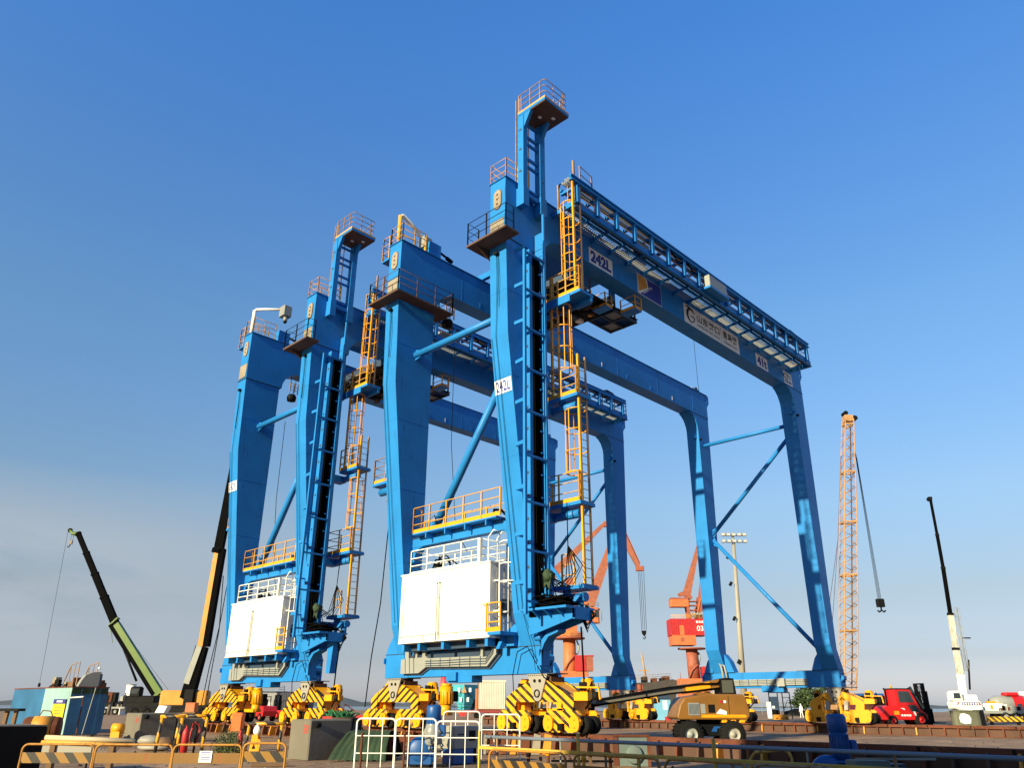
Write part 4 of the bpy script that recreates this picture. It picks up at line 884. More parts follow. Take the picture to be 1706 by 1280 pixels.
p0 = P(r, 312, 1165, 84); p1 = P(r, 337, 1078, 84); p2 = P(r, 365, 915, 84); p3 = P(r, 394, 765, 84)
s = MB(); s.taper(p0, p1, 1.0, 1.25, .9, 1.1, BLACK); s.beam(p0+Vector((-.15, -.55, 1.4)), p1+Vector((-.1, -.55, 0)), .08, .6, GREYW); s.build('boom_base', r)
s = MB(); s.beam(p1, p2, .8, .7, CWY); s.beam(p1+Vector((.45, -.05, 0)), p2+Vector((.42, -.05, 0)), .85, .55, BLACK); s.beam(p2-Vector((.1, 0, .5)), p2, .95, 1.1, BLACK); s.build('boom_section', r)
s = MB(); s.beam(p2, p3, .75, .9, BLACK); s.build('boom_section', r)
s = MB(); s.tube([P(r, 345, 1160, 84), P(r, 352, 1120, 84), P(r, 365, 1050, 84), P(r, 372, 960, 84)], .05, DARK, 5); s.build('hose', r)
# white crane on the right
r = facing('mobile_crane', 1625, 80, 'white mobile crane with soot-dark telescopic boom, parked behind the olive bin at right', 'mobile crane')
r.scale = (.75, .75, .75)
truck_carrier(r, -3.2, 5.4, 1.0, 1.35, -1.3, 1.3, GREYW, .62, (-2.2, -1.0, 2.9, 4.2), rim=GREYW)
b = MB(); b.prism([(-3.3, 1.55), (-3.4, 2.3), (-3.1, 2.5), (-.1, 2.5), (.15, 2.3), (.2, 1.5), (-.4, 1.35), (-2.8, 1.35)], 'y', -1.2, .4, WHITE); b.build('counterweight', r, .05)
s = MB(); s.box(-2.3, .0, -1.215, -1.203, 1.95, 2.3, SIGNB)
for i in range(7): s.box(-2.2+.31*i, -2.02+.31*i, -1.222, -1.216, 2.02, 2.23, WHITE)
s.prism([(-3.0, 2.0), (-2.75, 2.35), (-2.6, 2.35), (-2.85, 2.0)], 'y', -1.215, -1.203, RED); s.prism([(-.1, 2.35), (.1, 2.05), (-.02, 2.0), (-.22, 2.35)], 'y', -1.215, -1.203, RED); s.build('name_panel', r)
b = MB(); b.prism([(-3.5, 2.5), (-3.45, 3.4), (-3.2, 3.65), (-2.2, 3.65), (-2.15, 2.5)], 'y', -1.3, -.2, WHITE); cb = b.build('operator_cab', r)
b = MB(); b.prism([(-3.25, 2.75), (-3.2, 3.4), (-2.4, 3.4), (-2.35, 2.75)], 'y', -1.315, -1.302, GLASS); b.build('cab_window', cb)
b = MB(); b.cbox(-1.9, .3, -.5, .6, 2.5, 3.2, WHITE, .1); b.cbox(1.2, 3.0, -1.2, .5, 1.35, 2.2, WHITE, .1); b.cbox(3.2, 4.6, -1.2, .8, 1.35, 1.9, GREYW, .05); b.cbox(1.2, 1.5, -1.25, -1.2, 1.5, 2.0, YEL, .01)
for i in range(8): x = random.uniform(.4, 5); b.box(x, x+random.uniform(.2, .6), -1.25, -.9, 1.35, random.uniform(1.5, 2.2), random.choice([DARK, WHITE, GREYW, RUST]))
b.build('deck_gear', r)
p0 = P(r, 1605, 1162, 80); pts = [P(r, u, v, 80) for u, v in ((1600, 1125), (1592, 1080), (1583, 1022), (1571, 945), (1561, 890), (1550, 832))]
DW = paint('sooty_white', (.56, .54, .47), .6, .15, (.05, .05, .05), .6)
secs = [(WHITE, .6, .60), (DW, .56, .60), (DW, .5, .54), (BLACK, .36, .42), (BLACK, .3, .35), (BLACK, .25, .28)]
prev = p0
for q, (mt, w_, h_) in zip(pts, secs):
    s = MB(); s.beam(prev, q, .85*w_, 1.25*w_, mt); d = (q-prev).normalized(); s.beam(q-d*.3, q+d*.02, .95*w_, 1.42*w_, DARK if mt != WHITE else WHITE); s.build('boom_section', r); prev = q
s = MB(); s.cyl(prev+Vector((-.15, -.3, 0)), prev+Vector((-.15, .3, 0)), .28, DARK, 10); s.box(prev.x-.3, prev.x+.2, -.2, .2, prev.z, prev.z+.3, DARK); s.build('boom_head', r)
s = MB(); s.cyl(P(r, 1607, 1100, 80)+Vector((.5, 0, 0)), P(r, 1612, 1150, 80)+Vector((.3, 0, 0)), .12, DARK, 8); s.build('luffing_cylinder', r)
s = MB(); ja, jb = P(r, 1593, 1012, 80), P(r, 1611, 1119, 80)
for dx, dy in ((-.22, -.22), (.22, -.22), (-.22, .22), (.22, .22)): s.tube([ja+Vector((dx, dy, 0)), jb+Vector((dx, dy, 0))], .035, GREYW, 4)
for i in range(16):
    a_ = ja+(jb-ja)*(i/16); b_ = ja+(jb-ja)*((i+1)/16); q = 1 if i % 2 else -1
    s.tube([a_+Vector((.22*q, -.22, 0)), b_+Vector((-.22*q, -.22, 0))], .022, GREYW, 4); s.tube([a_+Vector((.22*q, .22, 0)), b_+Vector((-.22*q, .22, 0))], .022, GREYW, 4)
s.box(ja.x+.0, ja.x+1.0, -.1, .1, (ja.z+jb.z)/2, (ja.z+jb.z)/2+.15, DARK); s.build('stowed_jib', r)
# lattice crane
r = facing('lattice_crane', 1413, 100, 'tall weathered yellow lattice boom rising behind the right end of the near gantry', 'lattice crane')
a_, b_ = P(r, 1414, 1150, 100), P(r, 1412.5, 700, 100)
b = MB(); b.cbox(-2.2, 2.2, -2, 2, .9, 2.8, LATT, .1); b.cbox(-1.7, -.6, -2.3, -1.2, 1.2, 3.2, LATT, .1); b.box(-2.4, 2.4, -2.4, -1.6, 0.01, .9, DARK); b.box(-2.4, 2.4, 1.6, 2.4, 0.01, .9, DARK); b.build('crawler_base', r)
s = MB(); H = b_.z-a_.z; NS = 46
def wid(t): return .82 if .12 < t < .60 else (.82-(t-.60)*.62 if t >= .6 else .62+t*1.7)
for sx, sy in ((-1, -1), (1, -1), (1, 1), (-1, 1)):
    s.tube([a_+(b_-a_)*(i/12)+Vector((sx*wid(i/12), sy*wid(i/12), 0)) for i in range(13)], .085, LATT, 5)
for i in range(NS):
    t0, t1 = i/NS, (i+1)/NS; A = a_+(b_-a_)*t0; B_ = a_+(b_-a_)*t1; w0, w1 = wid(t0), wid(t1); q = 1 if i % 2 else -1
    for sy in (-1, 1):
        s.tube([A+Vector((q*w0, sy*w0, 0)), B_+Vector((-q*w1, sy*w1, 0))], .045, LATT, 4); s.tube([A+Vector((sy*w0, q*w0, 0)), B_+Vector((sy*w1, -q*w1, 0))], .045, LATT, 4)
    if i % 9 == 0:
        for sy in (-1, 1): s.beam(A+Vector((-w0, sy*w0, 0)), A+Vector((w0, sy*w0, 0)), .16, .2, LATT); s.beam(A+Vector((sy*w0, -w0, 0)), A+Vector((sy*w0, w0, 0)), .16, .2, LATT)
o = s.build('lattice_boom', r)
s = MB(); s.cbox(b_.x-.55, b_.x+.6, -.55, .55, b_.z-.3, b_.z+.6, LATT, .05); s.cyl((b_.x+.9, -.4, b_.z+.2), (b_.x+.9, .4, b_.z+.2), .35, DARK, 12); s.cyl((b_.x-.3, -.5, b_.z+.9), (b_.x-.3, .5, b_.z+.9), .3, DARK, 12); s.build('boom_head', r)
s = MB(); hk = P(r, 1467, 1008, 100)
for i in range(4): s.tube([P(r, 1423+i*1.5, 745+i*6, 100), hk+Vector((-.2+.13*i, 0, .7))], .028, DARK, 4)
s.build('hoist_ropes', r)
s = MB(); s.cbox(hk.x-.45, hk.x+.45, hk.y-.3, hk.y+.3, hk.z-.3, hk.z+.7, DARK, .05); s.tube([hk+Vector((0, 0, -.3)), hk+Vector((0, 0, -.7)), hk+Vector((.3, 0, -.9)), hk+Vector((.5, 0, -.7))], .1, DARK, 6); s.tube([hk+Vector((0, 0, -.7)), hk+Vector((-.3, 0, -.9)), hk+Vector((-.5, 0, -.7))], .1, DARK, 6); s.build('hook_block', r)
s = MB()
for u, v in ((1382, 1005), (1386, 1050)): s.tube([P(r, 1401, 760, 100), P(r, 1396, 900, 100), P(r, u, v, 100)], .03, RUST, 4)
s.build('stay_lines', r)

# ------------------------------------------------------------------ portal slewing cranes on the quay
def portal_base(r, w0, house):
    b = MB(); b.cbox(-w0, w0, -3, 3, 2.2, 7.2, ORANGE, .1)
    for x in (-w0+.6, w0-.6):
        for y in (-2.6, 2.6): b.box(x-.7, x+.7, y-.4, y+.4, 0, 2.2, ORANGE)
    b.box(-w0, -w0+2.0, -3.02, -3.002, 4.6, 5.3, SIGNW) if False else None
    b.build('portal', r)
r = facing('portal_crane', 956, 200, 'orange slewing portal crane with doubled jib and hanging hook, seen between the blue legs', 'portal crane', 'orange portal cranes on the quay')
r.scale = (.72, .72, .72)
b = MB(); b.cbox(-4.5, 5.0, -3, 3, .3, 12.6, ORANGE, .1); b.box(-4, -2.2, -3.03, -3.005, 9.0, 9.8, SIGNW); b.box(-.4, .8, -3.03, -3.005, 9.1, 9.9, SIGNW)
for i in range(3): b.cyl((6.0+i*.7, -2, .3), (6.0+i*.7, -2, 10.6), .08, ORANGE, 6)
b.box(5, 8, -2.2, -1.8, 9.0, 9.2, ORANGE); b.build('portal', r)
b = MB(); b.cbox(.6, 4.3, -3.4, 1, 12.6, 17.3, PANELRED, .05); b.box(.4, 7.0, -3.5, 1.2, 17.3, 17.6, PANELRED); b.cbox(4.3, 6.6, -3.3, 1, 12.6, 17.3, DKORANGE, .05); b.cyl((4.8, -2.5, 17), (6.6, -2.5, 17), .7, ORANGE, 12)
for i in range(7): b.box(1.0+.5*i, 1.06+.5*i, -3.44, -3.402, 12.8, 17.1, PANELRED)
b.build('winch_house', r)
b = MB(); b.cyl((-1.0, 0, 7.6), (-1.0, 0, 23.0), 2.35, ORANGE, 24, 2.15); b.tube([(-3.2, -2.4, 12.6), (-1.8, -2.6, 15), (.0, -2.5, 17.2), (1.4, -1.2, 18.2)], .25, DKORANGE, 6); b.tube([(1.5, -.8, 18), (2.1, -.6, 19.5), (2.1, -.8, 21), (1.5, -.5, 22.5)], .3, GREYW, 6); b.build('column', r)
b = MB(); b.ring((-1, 0, 23.0), (0, 0, 1), [(2.1, 0), (5.4, 0), (5.4, .5), (2.1, .5)], DKORANGE, 28); b.cbox(-4.5, 1.6, -2.6, 2.6, 23.6, 27.6, ORANGE, .1); b.box(-1.0, 2.8, -2.65, -1.0, 23.5, 25, DKORANGE)
railing(b, [(-5.5, -3, 23.5), (-1, -5.2, 23.5), (3.8, -2.5, 23.5)], 1.6, .08, 2, RAILY); b.build('slewing_platform', r)
b = MB(); b.cbox(5.3, 9.4, -3, 0, 28.6, 33.4, ORANGE, .4); b.box(5.0, 9.6, -3.2, .2, 28.2, 28.6, DKORANGE); railing(b, [(5.3, -3, 33.4), (9.4, -3, 33.4)], 1.4, .07, 1.3, RAILB); b.tube([(9.4, -2, 33), (10.2, -2, 32), (10.2, -2, 29)], .2, GREYW, 6)
cb = b.build('operator_cab', r)
b = MB(); b.box(7.8, 9.0, -3.03, -3.003, 30, 32.6, GLASS); b.build('cab_window', cb)
b = MB(); A = P(r, 965, 1000, 200)
b.prism([(-5, 27.6), (1.8, 27.6), (3.5, 33), (2.2, 40), (.5, 44), (-1.5, 43), (-3.0, 36)], 'y', -1.6, -1.2, DKORANGE); b.prism([(-5, 27.6), (1.8, 27.6), (3.5, 33), (2.2, 40), (.5, 44), (-1.5, 43), (-3.0, 36)], 'y', 1.2, 1.6, DKORANGE)
for i in range(10): x = random.uniform(-3, 4); z = random.uniform(33, 42); b.cbox(x, x+random.uniform(.8, 2), -1.8, 1.2, z, z+random.uniform(.5, 1.8), random.choice([ORANGE, DKORANGE, RAILY]), .1)
b.beam((1.8, -1.2, 40), (8.5, -.8, 28), .4, .5, DKORANGE); b.build('machinery_frame', r)
b = MB(); b.taper(P(r, 982, 1010, 200), P(r, 1030, 880, 200), 2.2, 3.4, 1.6, 1.4, JIB); b.taper(P(r, 982, 1010, 200)+Vector((-.9, .6, .6)), P(r, 1030, 880, 200)+Vector((-.4, .6, .4)), 1.6, 2.0, 1.2, 1, DKORANGE); b.build('main_jib', r)
b = MB(); b.taper(P(r, 938, 940, 200), P(r, 1008, 872, 200), 1.2, 2.6, .9, 1.2, JIB); b.cyl(P(r, 1008, 874, 200)+Vector((0, -.8, 0)), P(r, 1008, 874, 200)+Vector((0, .8, 0)), 1.0, DKORANGE, 14); b.taper(P(r, 938, 945, 200)+Vector((-4, 0, -3)), P(r, 938, 940, 200), 2.4, 3.2, 1.2, 2.6, JIB); b.build('balance_beam', r)
b = MB(); b.taper(P(r, 1010, 868, 200), P(r, 1036, 880, 200), .8, 1, .8, 1.2, JIB); b.taper(P(r, 1030, 878, 200), P(r, 1064, 946, 200), 1.4, 2.6, 1.2, 1.4, JIB); b.beam(P(r, 1036, 874, 200), P(r, 1066, 940, 200), .4, .5, DKORANGE); b.cbox(*sum(([q-1.2, q+1.6] for q in (P(r, 1065, 948, 200).x,)), []), -.9, .9, P(r, 1065, 952, 200).z, P(r, 1065, 946, 200).z+.4, DKORANGE, .1); b.build('fly_jib', r)
b = MB(); hk = P(r, 1073, 1056, 200)
for i, (ua, ub) in enumerate(((1063.5, 1069), (1066, 1071.5), (1069, 1074.5), (1072.5, 1077))): b.tube([P(r, ua, 954, 200), P(r, ub, 1050, 200)], .07, DARK, 4)
b.build('hoist_ropes', r)
b = MB(); b.prism([(hk.x-.85, hk.z+.9), (hk.x+.85, hk.z+.9), (hk.x+.6, hk.z-.4), (hk.x, hk.z-.9), (hk.x-.6, hk.z-.2)], 'y', hk.y-.4, hk.y+.4, DARK); b.tube([hk+Vector((.1, 0, -.8)), hk+Vector((.5, 0, -1.4)), hk+Vector((0, 0, -1.9)), hk+Vector((-.4, 0, -1.4))], .18, DARK, 6); b.build('hook_block', r)
# the second, seen end-on
r = facing('portal_crane', 1160, 200, 'orange portal crane with big red winch house, left of the near gantry far leg', 'portal crane', 'orange portal cranes on the quay')
r.scale = (.72, .72, .72)
b = MB(); b.cbox(-5.3, 4.5, -3, 3, .3, 10.4, ORANGE, .1); b.box(-2.2, -.4, -3.03, -3.005, 7.2, 8.0, SIGNW); b.cyl((-5, -2, 10.4), (-5, -2, 12.4), .1, DKORANGE, 6); b.build('portal', r)
b = MB(); b.cbox(2.4, 5.0, -3.2, .5, 10.4, 14.2, PANELRED, .1); b.build('winch_house', r)
b = MB(); b.cyl((.2, 0, 10.4), (0, 0, 19.8), 2.0, DKORANGE, 24, 2.0); b.tube([(-2.0, -1.8, 10.6), (-.9, -2.2, 13), (1.0, -2.1, 14.6), (2, -1, 15)], .3, DKORANGE, 6); b.tube([(1.9, -.6, 15), (2.5, -.6, 17), (2.1, -.6, 18.9)], .28, GREYW, 6); b.build('column', r)
b = MB(); b.ring((0, 0, 19.8), (0, 0, 1), [(1.7, 0), (4.7, 0), (4.7, .45), (1.7, .45)], DKORANGE, 28); b.build('slewing_platform', r)
b = MB(); b.cbox(-7.3, 5.0, -3.6, 3.6, 24.2, 29.6, PANELRED, .05); b.cbox(-7.0, 1.0, -3.7, 3.6, 21.0, 24.2, ORANGE, .05); b.box(-4.2, -3.0, -3.75, -3.705, 22.2, 23.4, DKORANGE); b.box(-4.3, -2.8, -3.68, -3.605, 24.3, 27.4, ORANGE)
for i in range(10): b.box(-7.1+.8*i, -7.0+.8*i, -3.66, -3.602, 24.3, 29.5, PANELRED)
for i in range(3): b.box(1.5+.9*i, 2.1+.9*i, -3.64, -3.61, 28.2, 28.9, SIGNW)
text_into(b, '03', (1.6, -3.62, 25.6), (1, 0, 0), (0, 0, 1), 1.7, SIGNW, .01, 2.2, .01)
railing(b, [(-7, -3.5, 29.6), (4.8, -3.5, 29.6)], 1.3, .08, 2, RAILY); b.build('winch_house', r)
b = MB()
for y0 in (-1.6, 1.2):
    b.prism([(-.6, 29.6), (.4, 29.6), (.2, 34.5), (-.3, 37.5), (-1.2, 37)], 'y', y0, y0+.4, DKORANGE); b.prism([(2.2, 29.6), (5.2, 29.6), (5.0, 36.5), (3.6, 37.5)], 'y', y0, y0+.4, DKORANGE)
    b.prism(arc((-1.4, 36.0), 3.0, .2, 2.2, 8)+arc((-1.4, 36.0), 1.7, 2.2, .2, 8), 'y', y0, y0+.4, DKORANGE)
b.cbox(-6.4, .2, -1.9, 1.9, 33.8, 36.4, ORANGE, .3); b.cbox(-6.2, -.6, -1.7, 1.7, 36.4, 36.9, DKORANGE, .1)
for z in (31, 32.6, 34.2, 35.6): b.box(.2, 3.0, -1.3, 1.3, z, z+.3, DKORANGE)
b.beam((.3, -1.3, 30), (3.0, -1.3, 35), .3, .3, DKORANGE); b.beam((4.2, -1.7, 36.5), (2.2, -1.7, 30), .35, .35, ORANGE)
for i in range(8): x = random.uniform(.5, 4.2); z = random.uniform(29.7, 31.5); b.cbox(x, x+random.uniform(.5, 1.1), -2.6, -1.6, z, z+random.uniform(.4, 1), random.choice([DKORANGE, RAILY, GREYW]), .05)
b.build('machinery_frame', r)
b = MB(); b.taper(P(r, 1144, 990, 200), P(r, 1164.5, 905, 200), 1.6, 2.6, .9, 1.0, JIB); b.tube([P(r, 1165, 905, 200), P(r, 1166, 890, 200)], .12, DKORANGE, 5); b.build('main_jib', r)
b = MB(); b.taper(P(r, 1167, 1010, 200), P(r, 1172, 935, 200), 1.8, 2.0, .7, .8, JIB); b.build('balance_beam', r)

# ------------------------------------------------------------------ floodlight mast, ship, quay things
r = facing('floodlight_mast', 1240, 118, 'tall pale floodlight mast with a double row of lamps behind the K-brace', 'floodlight mast')
tp = P(r, 1222, 906, 118); b = MB(); b.cyl((0, 0, .01), (tp.x, tp.y, tp.z), .48, PLATE, 16, .24); b.cyl((0, 0, .01), (0, 0, .6), .95, CONC, 16)
for z in (7, 13, 18, 22): b.cyl((-.4, -.5, z), (-.1, -.5, z+.5), .22, DARK, 8)
b.build('pole', r)
b = MB(); b.box(tp.x-1.8, tp.x+1.9, -.1, .1, tp.z+.15, tp.z+.27, GREYW); b.box(tp.x-1.7, tp.x+1.8, -.1, .1, tp.z+1.15, tp.z+1.27, GREYW); b.cyl((tp.x, 0, tp.z-.3), (tp.x, 0, tp.z+1.7), .18, GREYW, 10); b.build('lamp_frame', r)
for zz in (0, 1.0):
    for i in range(5):
        x = tp.x-1.6+.82*i; l = MB(); l.cbox(x-.29, x+.29, -.65, -.15, tp.z+zz+.05, tp.z+zz+.52, GREYW, .04); l.box(x-.22, x+.22, -.67, -.652, tp.z+zz+.12, tp.z+zz+.44, LAMPG); l.build('lamp', r)
HULL = paint('dark_hull', (.045, .04, .036), .7, .2, (.2, .09, .04), .5)
r = facing('cargo_ship', 1075, 290, 'rust-streaked dark cargo ship bow with a thin yellow mast beyond the boom lift', 'ship', z=-2.2)
b = MB(); b.prism([(-12, 0), (8.5, 0), (11.5, 11.6), (9.5, 12.2), (2, 11.2), (-12, 10.6)], 'y', -4, 4, HULL); b.build('hull', r)
b = MB(); b.box(-12, -1, -4.2, -4.001, 7.4, 10.4, DKORANGE)
for i in range(6): b.box(-11+1.8*i, -10.6+1.8*i, -4.5, -4.2, 7, 10.7, RUST)
for i in range(12): x = random.uniform(-9, 7); b.cbox(x, x+random.uniform(.6, 2), -3.5, 2, 10.8, random.uniform(11.6, 13.2), random.choice([HULL, RUST, DARK]), .1)
railing(b, [(-10, -3.8, 11), (9, -3.8, 12)], 2.0, .06, 1.6, RAILB); b.build('deck_gear', r)
b = MB(); b.cyl((1.0, 0, 11), (-.3, 0, 21.5), .4, LATT, 8, .22); b.box(-1.6, 2.2, -.2, .2, 15, 15.3, LATT); b.build('mast', r)
TEAL = paint('ship_teal', (.05, .33, .40), .55, .12, (.12, .18, .18), .3)
r = facing('cargo_ship', 774, 150, 'turquoise ship bow with white draught marks, standing left of the pale container', 'ship')
b = MB(); b.add([(-2.85, 1, 4.75), (2.85, 1, 4.75), (1.95, -.2, 3.0), (1.0, -.8, .5), (-1.0, -.8, .5), (-1.95, -.2, 3.0), (0, -2.2, 4.75), (0, -1.7, .5), (-2.85, 9, 4.75), (2.85, 9, 4.75), (1.4, 9, .5), (-1.4, 9, .5)], [(0, 5, 6), (5, 4, 7, 6), (6, 7, 3, 2), (6, 2, 1), (1, 2, 3, 10, 9), (0, 8, 11, 4, 5), (0, 6, 1, 9, 8), (3, 7, 4, 11, 10)], TEAL); b.box(-1.2, 1.2, -1.5, 8, .004, .49, ORANGE); b.build('hull', r)
b = MB()
for s in (-1, 1):
    b.box(s*1.0-.22, s*1.0+.22, -1.75, -1.70, 3.5, 4.2, SIGNW); b.box(s*.65-.2, s*.65+.2, -1.95, -1.9, 1.9, 2.6, SIGNW); b.tube([(0, -2.25, 4.0), (s*1.9, -.9, 1.9)], .05, DARK, 4)
b.prism([(-.45, 3.4), (.45, 3.4), (0, 4.5)], 'y', -2.4, -2.3, LATT); b.box(2.0, 3.6, 1.5, 8, 1.0, 4.5, TEAL); b.box(1.9, 3.4, .9, 1.4, .004, 2.2, TANKB); b.build('draught_marks', r)
b = MB(); railing(b, [(-3, -2.8, .0), (3.6, -2.8, 0)], 1.5, .04, 1.2, DARK); b.build('quay_railing', r)
r = facing('fender_column', 739, 165, 'tall plain red column standing left of the turquoise bow', 'column')
b = MB(); b.cyl((0, 0, .01), (0, 0, 8.5), .78, paint('red_column', (.50, .03, .06), .5, .06), 20); b.ring((0, 0, .01), (0, 0, 1), [(.78, 0), (1.1, 0), (1.1, .4), (.78, .5)], PANELRED, 20); b.build('shaft', r)
CONTW = paint('container_white', (.60, .55, .48), .6, .08, (.42, .16, .05), .32)
r = facing('shipping_container', 818, 92, 'pale corrugated container with rust running down its edges, on a red flat trailer', 'container', z=0)
r.location.z = .8
b = MB(); b.box(-1.45, 1.55, 0, 7, 0, 3.0, CONTW); b.build('box', r)
b = MB()
for i in range(16): b.box(-1.4+.19*i, -1.31+.19*i, -.05, -.002, .15, 2.9, CONTW)
b.box(-1.5, -1.4, -.06, .0, 0, 3.05, RUST); b.box(-1.5, 1.6, -.06, -.0, -.05, .12, RUST); b.box(-1.6, 1.65, -.08, -.0, 2.92, 3.1, CONTW); b.box(-1.75, -1.46, .0, 7, 0, 2.2, ORANGE); b.build('corrugated_wall', r)
r = facing('flat_trailer', 812, 91, 'red flat trailer low on the apron under the pale container', 'trailer')
b = MB(); b.box(-2.6, 2.4, 0, 8, .55, .78, paint('trailer_red', (.24, .03, .03), .6, .15)); b.box(-3.0, -2.3, -.3, 0, .2, .7, PANELRED); b.build('deck', r)
for x in (-1.2, 0, 1.2): w = MB(); w.wheel((x, .2, .3), (0, 1, 0), .3, .25, RUBBER, DARK); w.build('wheel', r)
r = facing('floating_barrier', 602, 60, 'red box standing on the apron just left of the second near bogie', 'box')
b = MB(); b.cbox(-.35, .55, -.3, .5, 0.01, .62, PANELRED, .04); b.build('body', r)
b = MB(); b.box(-.3, .5, -.32, -.301, .2, .26, RED); b.build('rim', r)
r.name = 'storage_box'

# cabin behind the boom lift
r = facing('guard_cabin', 1107, 76, 'small sky-blue guard cabin with dark pitched roof behind the boom lift', 'cabin')
b = MB(); b.box(-.85, .45, -.6, .8, .1, 1.9, paint('cabin_blue', (.16, .42, .62), .6, .1)); b.box(-.25, .15, -.615, -.602, 1.0, 1.75, SIGNW); b.build('wall', r)
b = MB(); b.prism([(-1.0, 1.9), (.6, 1.9), (.1, 2.45), (-.6, 2.45)], 'y', -.75, .9, FLANGE); b.build('roof', r)
b = MB(); b.box(-.7, -.5, -.62, -.602, 1.6, 1.85, DARK); b.box(-.15, .3, -.9, -.62, .01, .42, PANELRED); b.build('door_step', r)
# quay gate frame, post, block
r = facing('steel_gate', 1300, 92, 'dark open gate frame with a hut panel standing by the quay railing', 'gate')
b = MB()
for x in (-1.2, -.2, .35, 1.2): b.beam((x, 0, .01), (x*.95, 0, 2.75), .09, .09, DARK)
b.box(-1.2, 1.2, -.05, .05, 2.68, 2.78, DARK); b.box(.3, 1.2, -.05, .05, 2.2, 2.26, DARK); b.beam((.35, 0, 1.0), (.9, 0, 2.0), .05, .05, DARK); b.build('frame', r)
b = MB(); b.box(-1.12, -.2, -.08, -.052, 1.05, 2.3, FLANGE); b.box(-.95, -.65, -.10, -.081, 1.1, 1.35, SIGNW); b.box(-1.0, -.3, -.1, .5, .01, 1.0, DARK); b.build('hut_panel', r)
r = facing('bollard', 1281, 90, 'white square post standing left of the dark gate frame', 'bollard')
b = MB(); b.cbox(-.2, .2, -.2, .2, 0.01, 1.75, WHITE, .03); b.box(-.24, .24, -.24, .24, .01, .12, CONC); b.build('post', r)
r = facing('kerb_block', 1299, 88, 'low yellow block on the ground before the gate frame', 'block')
b = MB(); b.cbox(-.75, .75, -.2, .3, .01, .5, CWY, .04)
for x in (-.5, 0, .5): b.box(x-.1, x+.1, -.205, -.201, .1, .2, DARK)
b.build('body', r)
r = facing('quay_railing', 1290, 150, 'long thin pipe railing along the water edge beyond the yard', 'railing')
b = MB(); railing(b, [(-12, 0, 0), (9, 0, 0)], 1.9, .06, 1.6, GREYW); b.build('rails', r)
# gravel heap: one countable mound with an uneven surface
r = facing('gravel_heap', 1322, 128, 'low dark heap of gravel behind the white-suited person', 'heap')
b = MB(); b.blob((0.2, 0, .0), 1.9, 1.2, .95, DARK, 20, .12); b.build('mound', r)
person('person', ground(1334, 104, 0), -CA+PI/2+.4, 1.62, (COVERALL, COVERALL, COVERALL, COVERALL, COVERALL), 'person in white hooded coverall walking beside the far yellow bogie', 'walk')
# trees beyond the yard
def tree(u, d, h, w, label):
    r = facing('tree', u, d, label, 'tree', 'trees behind the yard')
    t = MB(); t.tube([(0, 0, 0), (.05, 0, h*.3), (-.05, .1, h*.55), (.1, 0, h*.8)], [.22, .17, .11, .04], BARK, 8)
    for i in range(7): a = random.uniform(0, 6.28); z = h*random.uniform(.35, .65); t.tube([(0, 0, z), (w*.3*math.cos(a), w*.3*math.sin(a), z+h*.15), (w*.5*math.cos(a), w*.5*math.sin(a), z+h*.2)], [.08, .05, .02], BARK, 5)
    t.build('trunk', r)
    c = MB(); cl = [(random.gauss(0, w*.30), random.gauss(0, w*.3), h*random.uniform(.42, .95)) for _ in range(30)]
    for _ in range(2600):
        q = random.choice(cl); p = Vector((random.gauss(q[0], w*.11), random.gauss(q[1], w*.11), random.gauss(q[2], h*.06)))
        s_ = random.uniform(.12, .26); a = Vector((random.uniform(-1, 1), random.uniform(-1, 1), random.uniform(-1, 1))).normalized()*s_; b_ = a.orthogonal().normalized()*s_*.6
        c.add([p-a, p+b_, p+a, p-b_], [(0, 1, 2, 3)], LEAF)
    c.build('crown', r)
tree(1341, 128, 3.6, 2.6, 'bushy dark green tree left of the far yellow bogie')
tree(1352, 132, 4.4, 3.4, 'narrower dark tree mostly hidden behind the far bogie')
# ------------------------------------------------------------------ left yard: tank, man, cylinder
r = empty('steel_tank', ground(115, 37), 0); tag(r, 'big blue steel tank with pale sun-bleached end, scrap machinery on its roof, at far left', 'tank')
b = MB(); b.box(0, 1.55, 0, 8.5, .02, 1.95, TANKB); b.box(-.02, -.001, 0, 3.6, .02, 1.95, TANKL); b.box(-.012, -.001, 3.6, 8.5, .02, 1.95, TANKB)
b.box(-.03, 1.58, -.03, 8.53, 1.95, 2.0, RUST); b.box(0, 1.54, -.02, -.001, 1.7, 1.93, TARP)
for y in (1.2, 1.6): b.box(-.04, -.021, y, y+.03, .1, 1.3, TANKB)
for x in (.4, .8, 1.2): b.box(x, x+.02, -.03, -.021, .1, 1.9, TANKB)
b.box(-.03, -.021, .2, .6, 1.5, 1.8, TANKL); b.box(-.035, -.021, 1.9, 2.05, .3, .85, DARK)
b.build('shell', r)
b = MB()
for i in range(16): x = random.uniform(.1, 1.4); y = random.uniform(.3, 3.6); b.cbox(x, x+random.uniform(.15, .5), y, y+random.uniform(.15, .6), 2.0, random.uniform(2.1, 2.5), random.choice([RUST, RUST, DARK, PRIMER, WOOD]), .02)
for i in range(8): y = random.uniform(0, 4); b.tube([(.1, y, 2.02), (.3, y+.2, 2.15), (.5, y+.1, 2.03), (1.2, y+.5, 2.05)], .02, random.choice([BLACK, RUST]), 5)
b.build('roof_scrap', r)
b = MB()
for k in (0, 1): b.tube([(.2+k*.8, .3, 2.0), (.2+k*.8, .35, 3.05), (.2+k*.8, 1.4, 2.95), (.2+k*.8, 2.0, 2.2)], .025, RAILB, 6); b.tube([(.2+k*.8, .8, 2.0), (.2+k*.8, .85, 3.0)], .02, RAILB, 5); b.tube([(.2+k*.8, 1.3, 2.0), (.2+k*.8, 1.4, 2.95)], .02, RAILB, 5)
b.build('guard_rail', r)
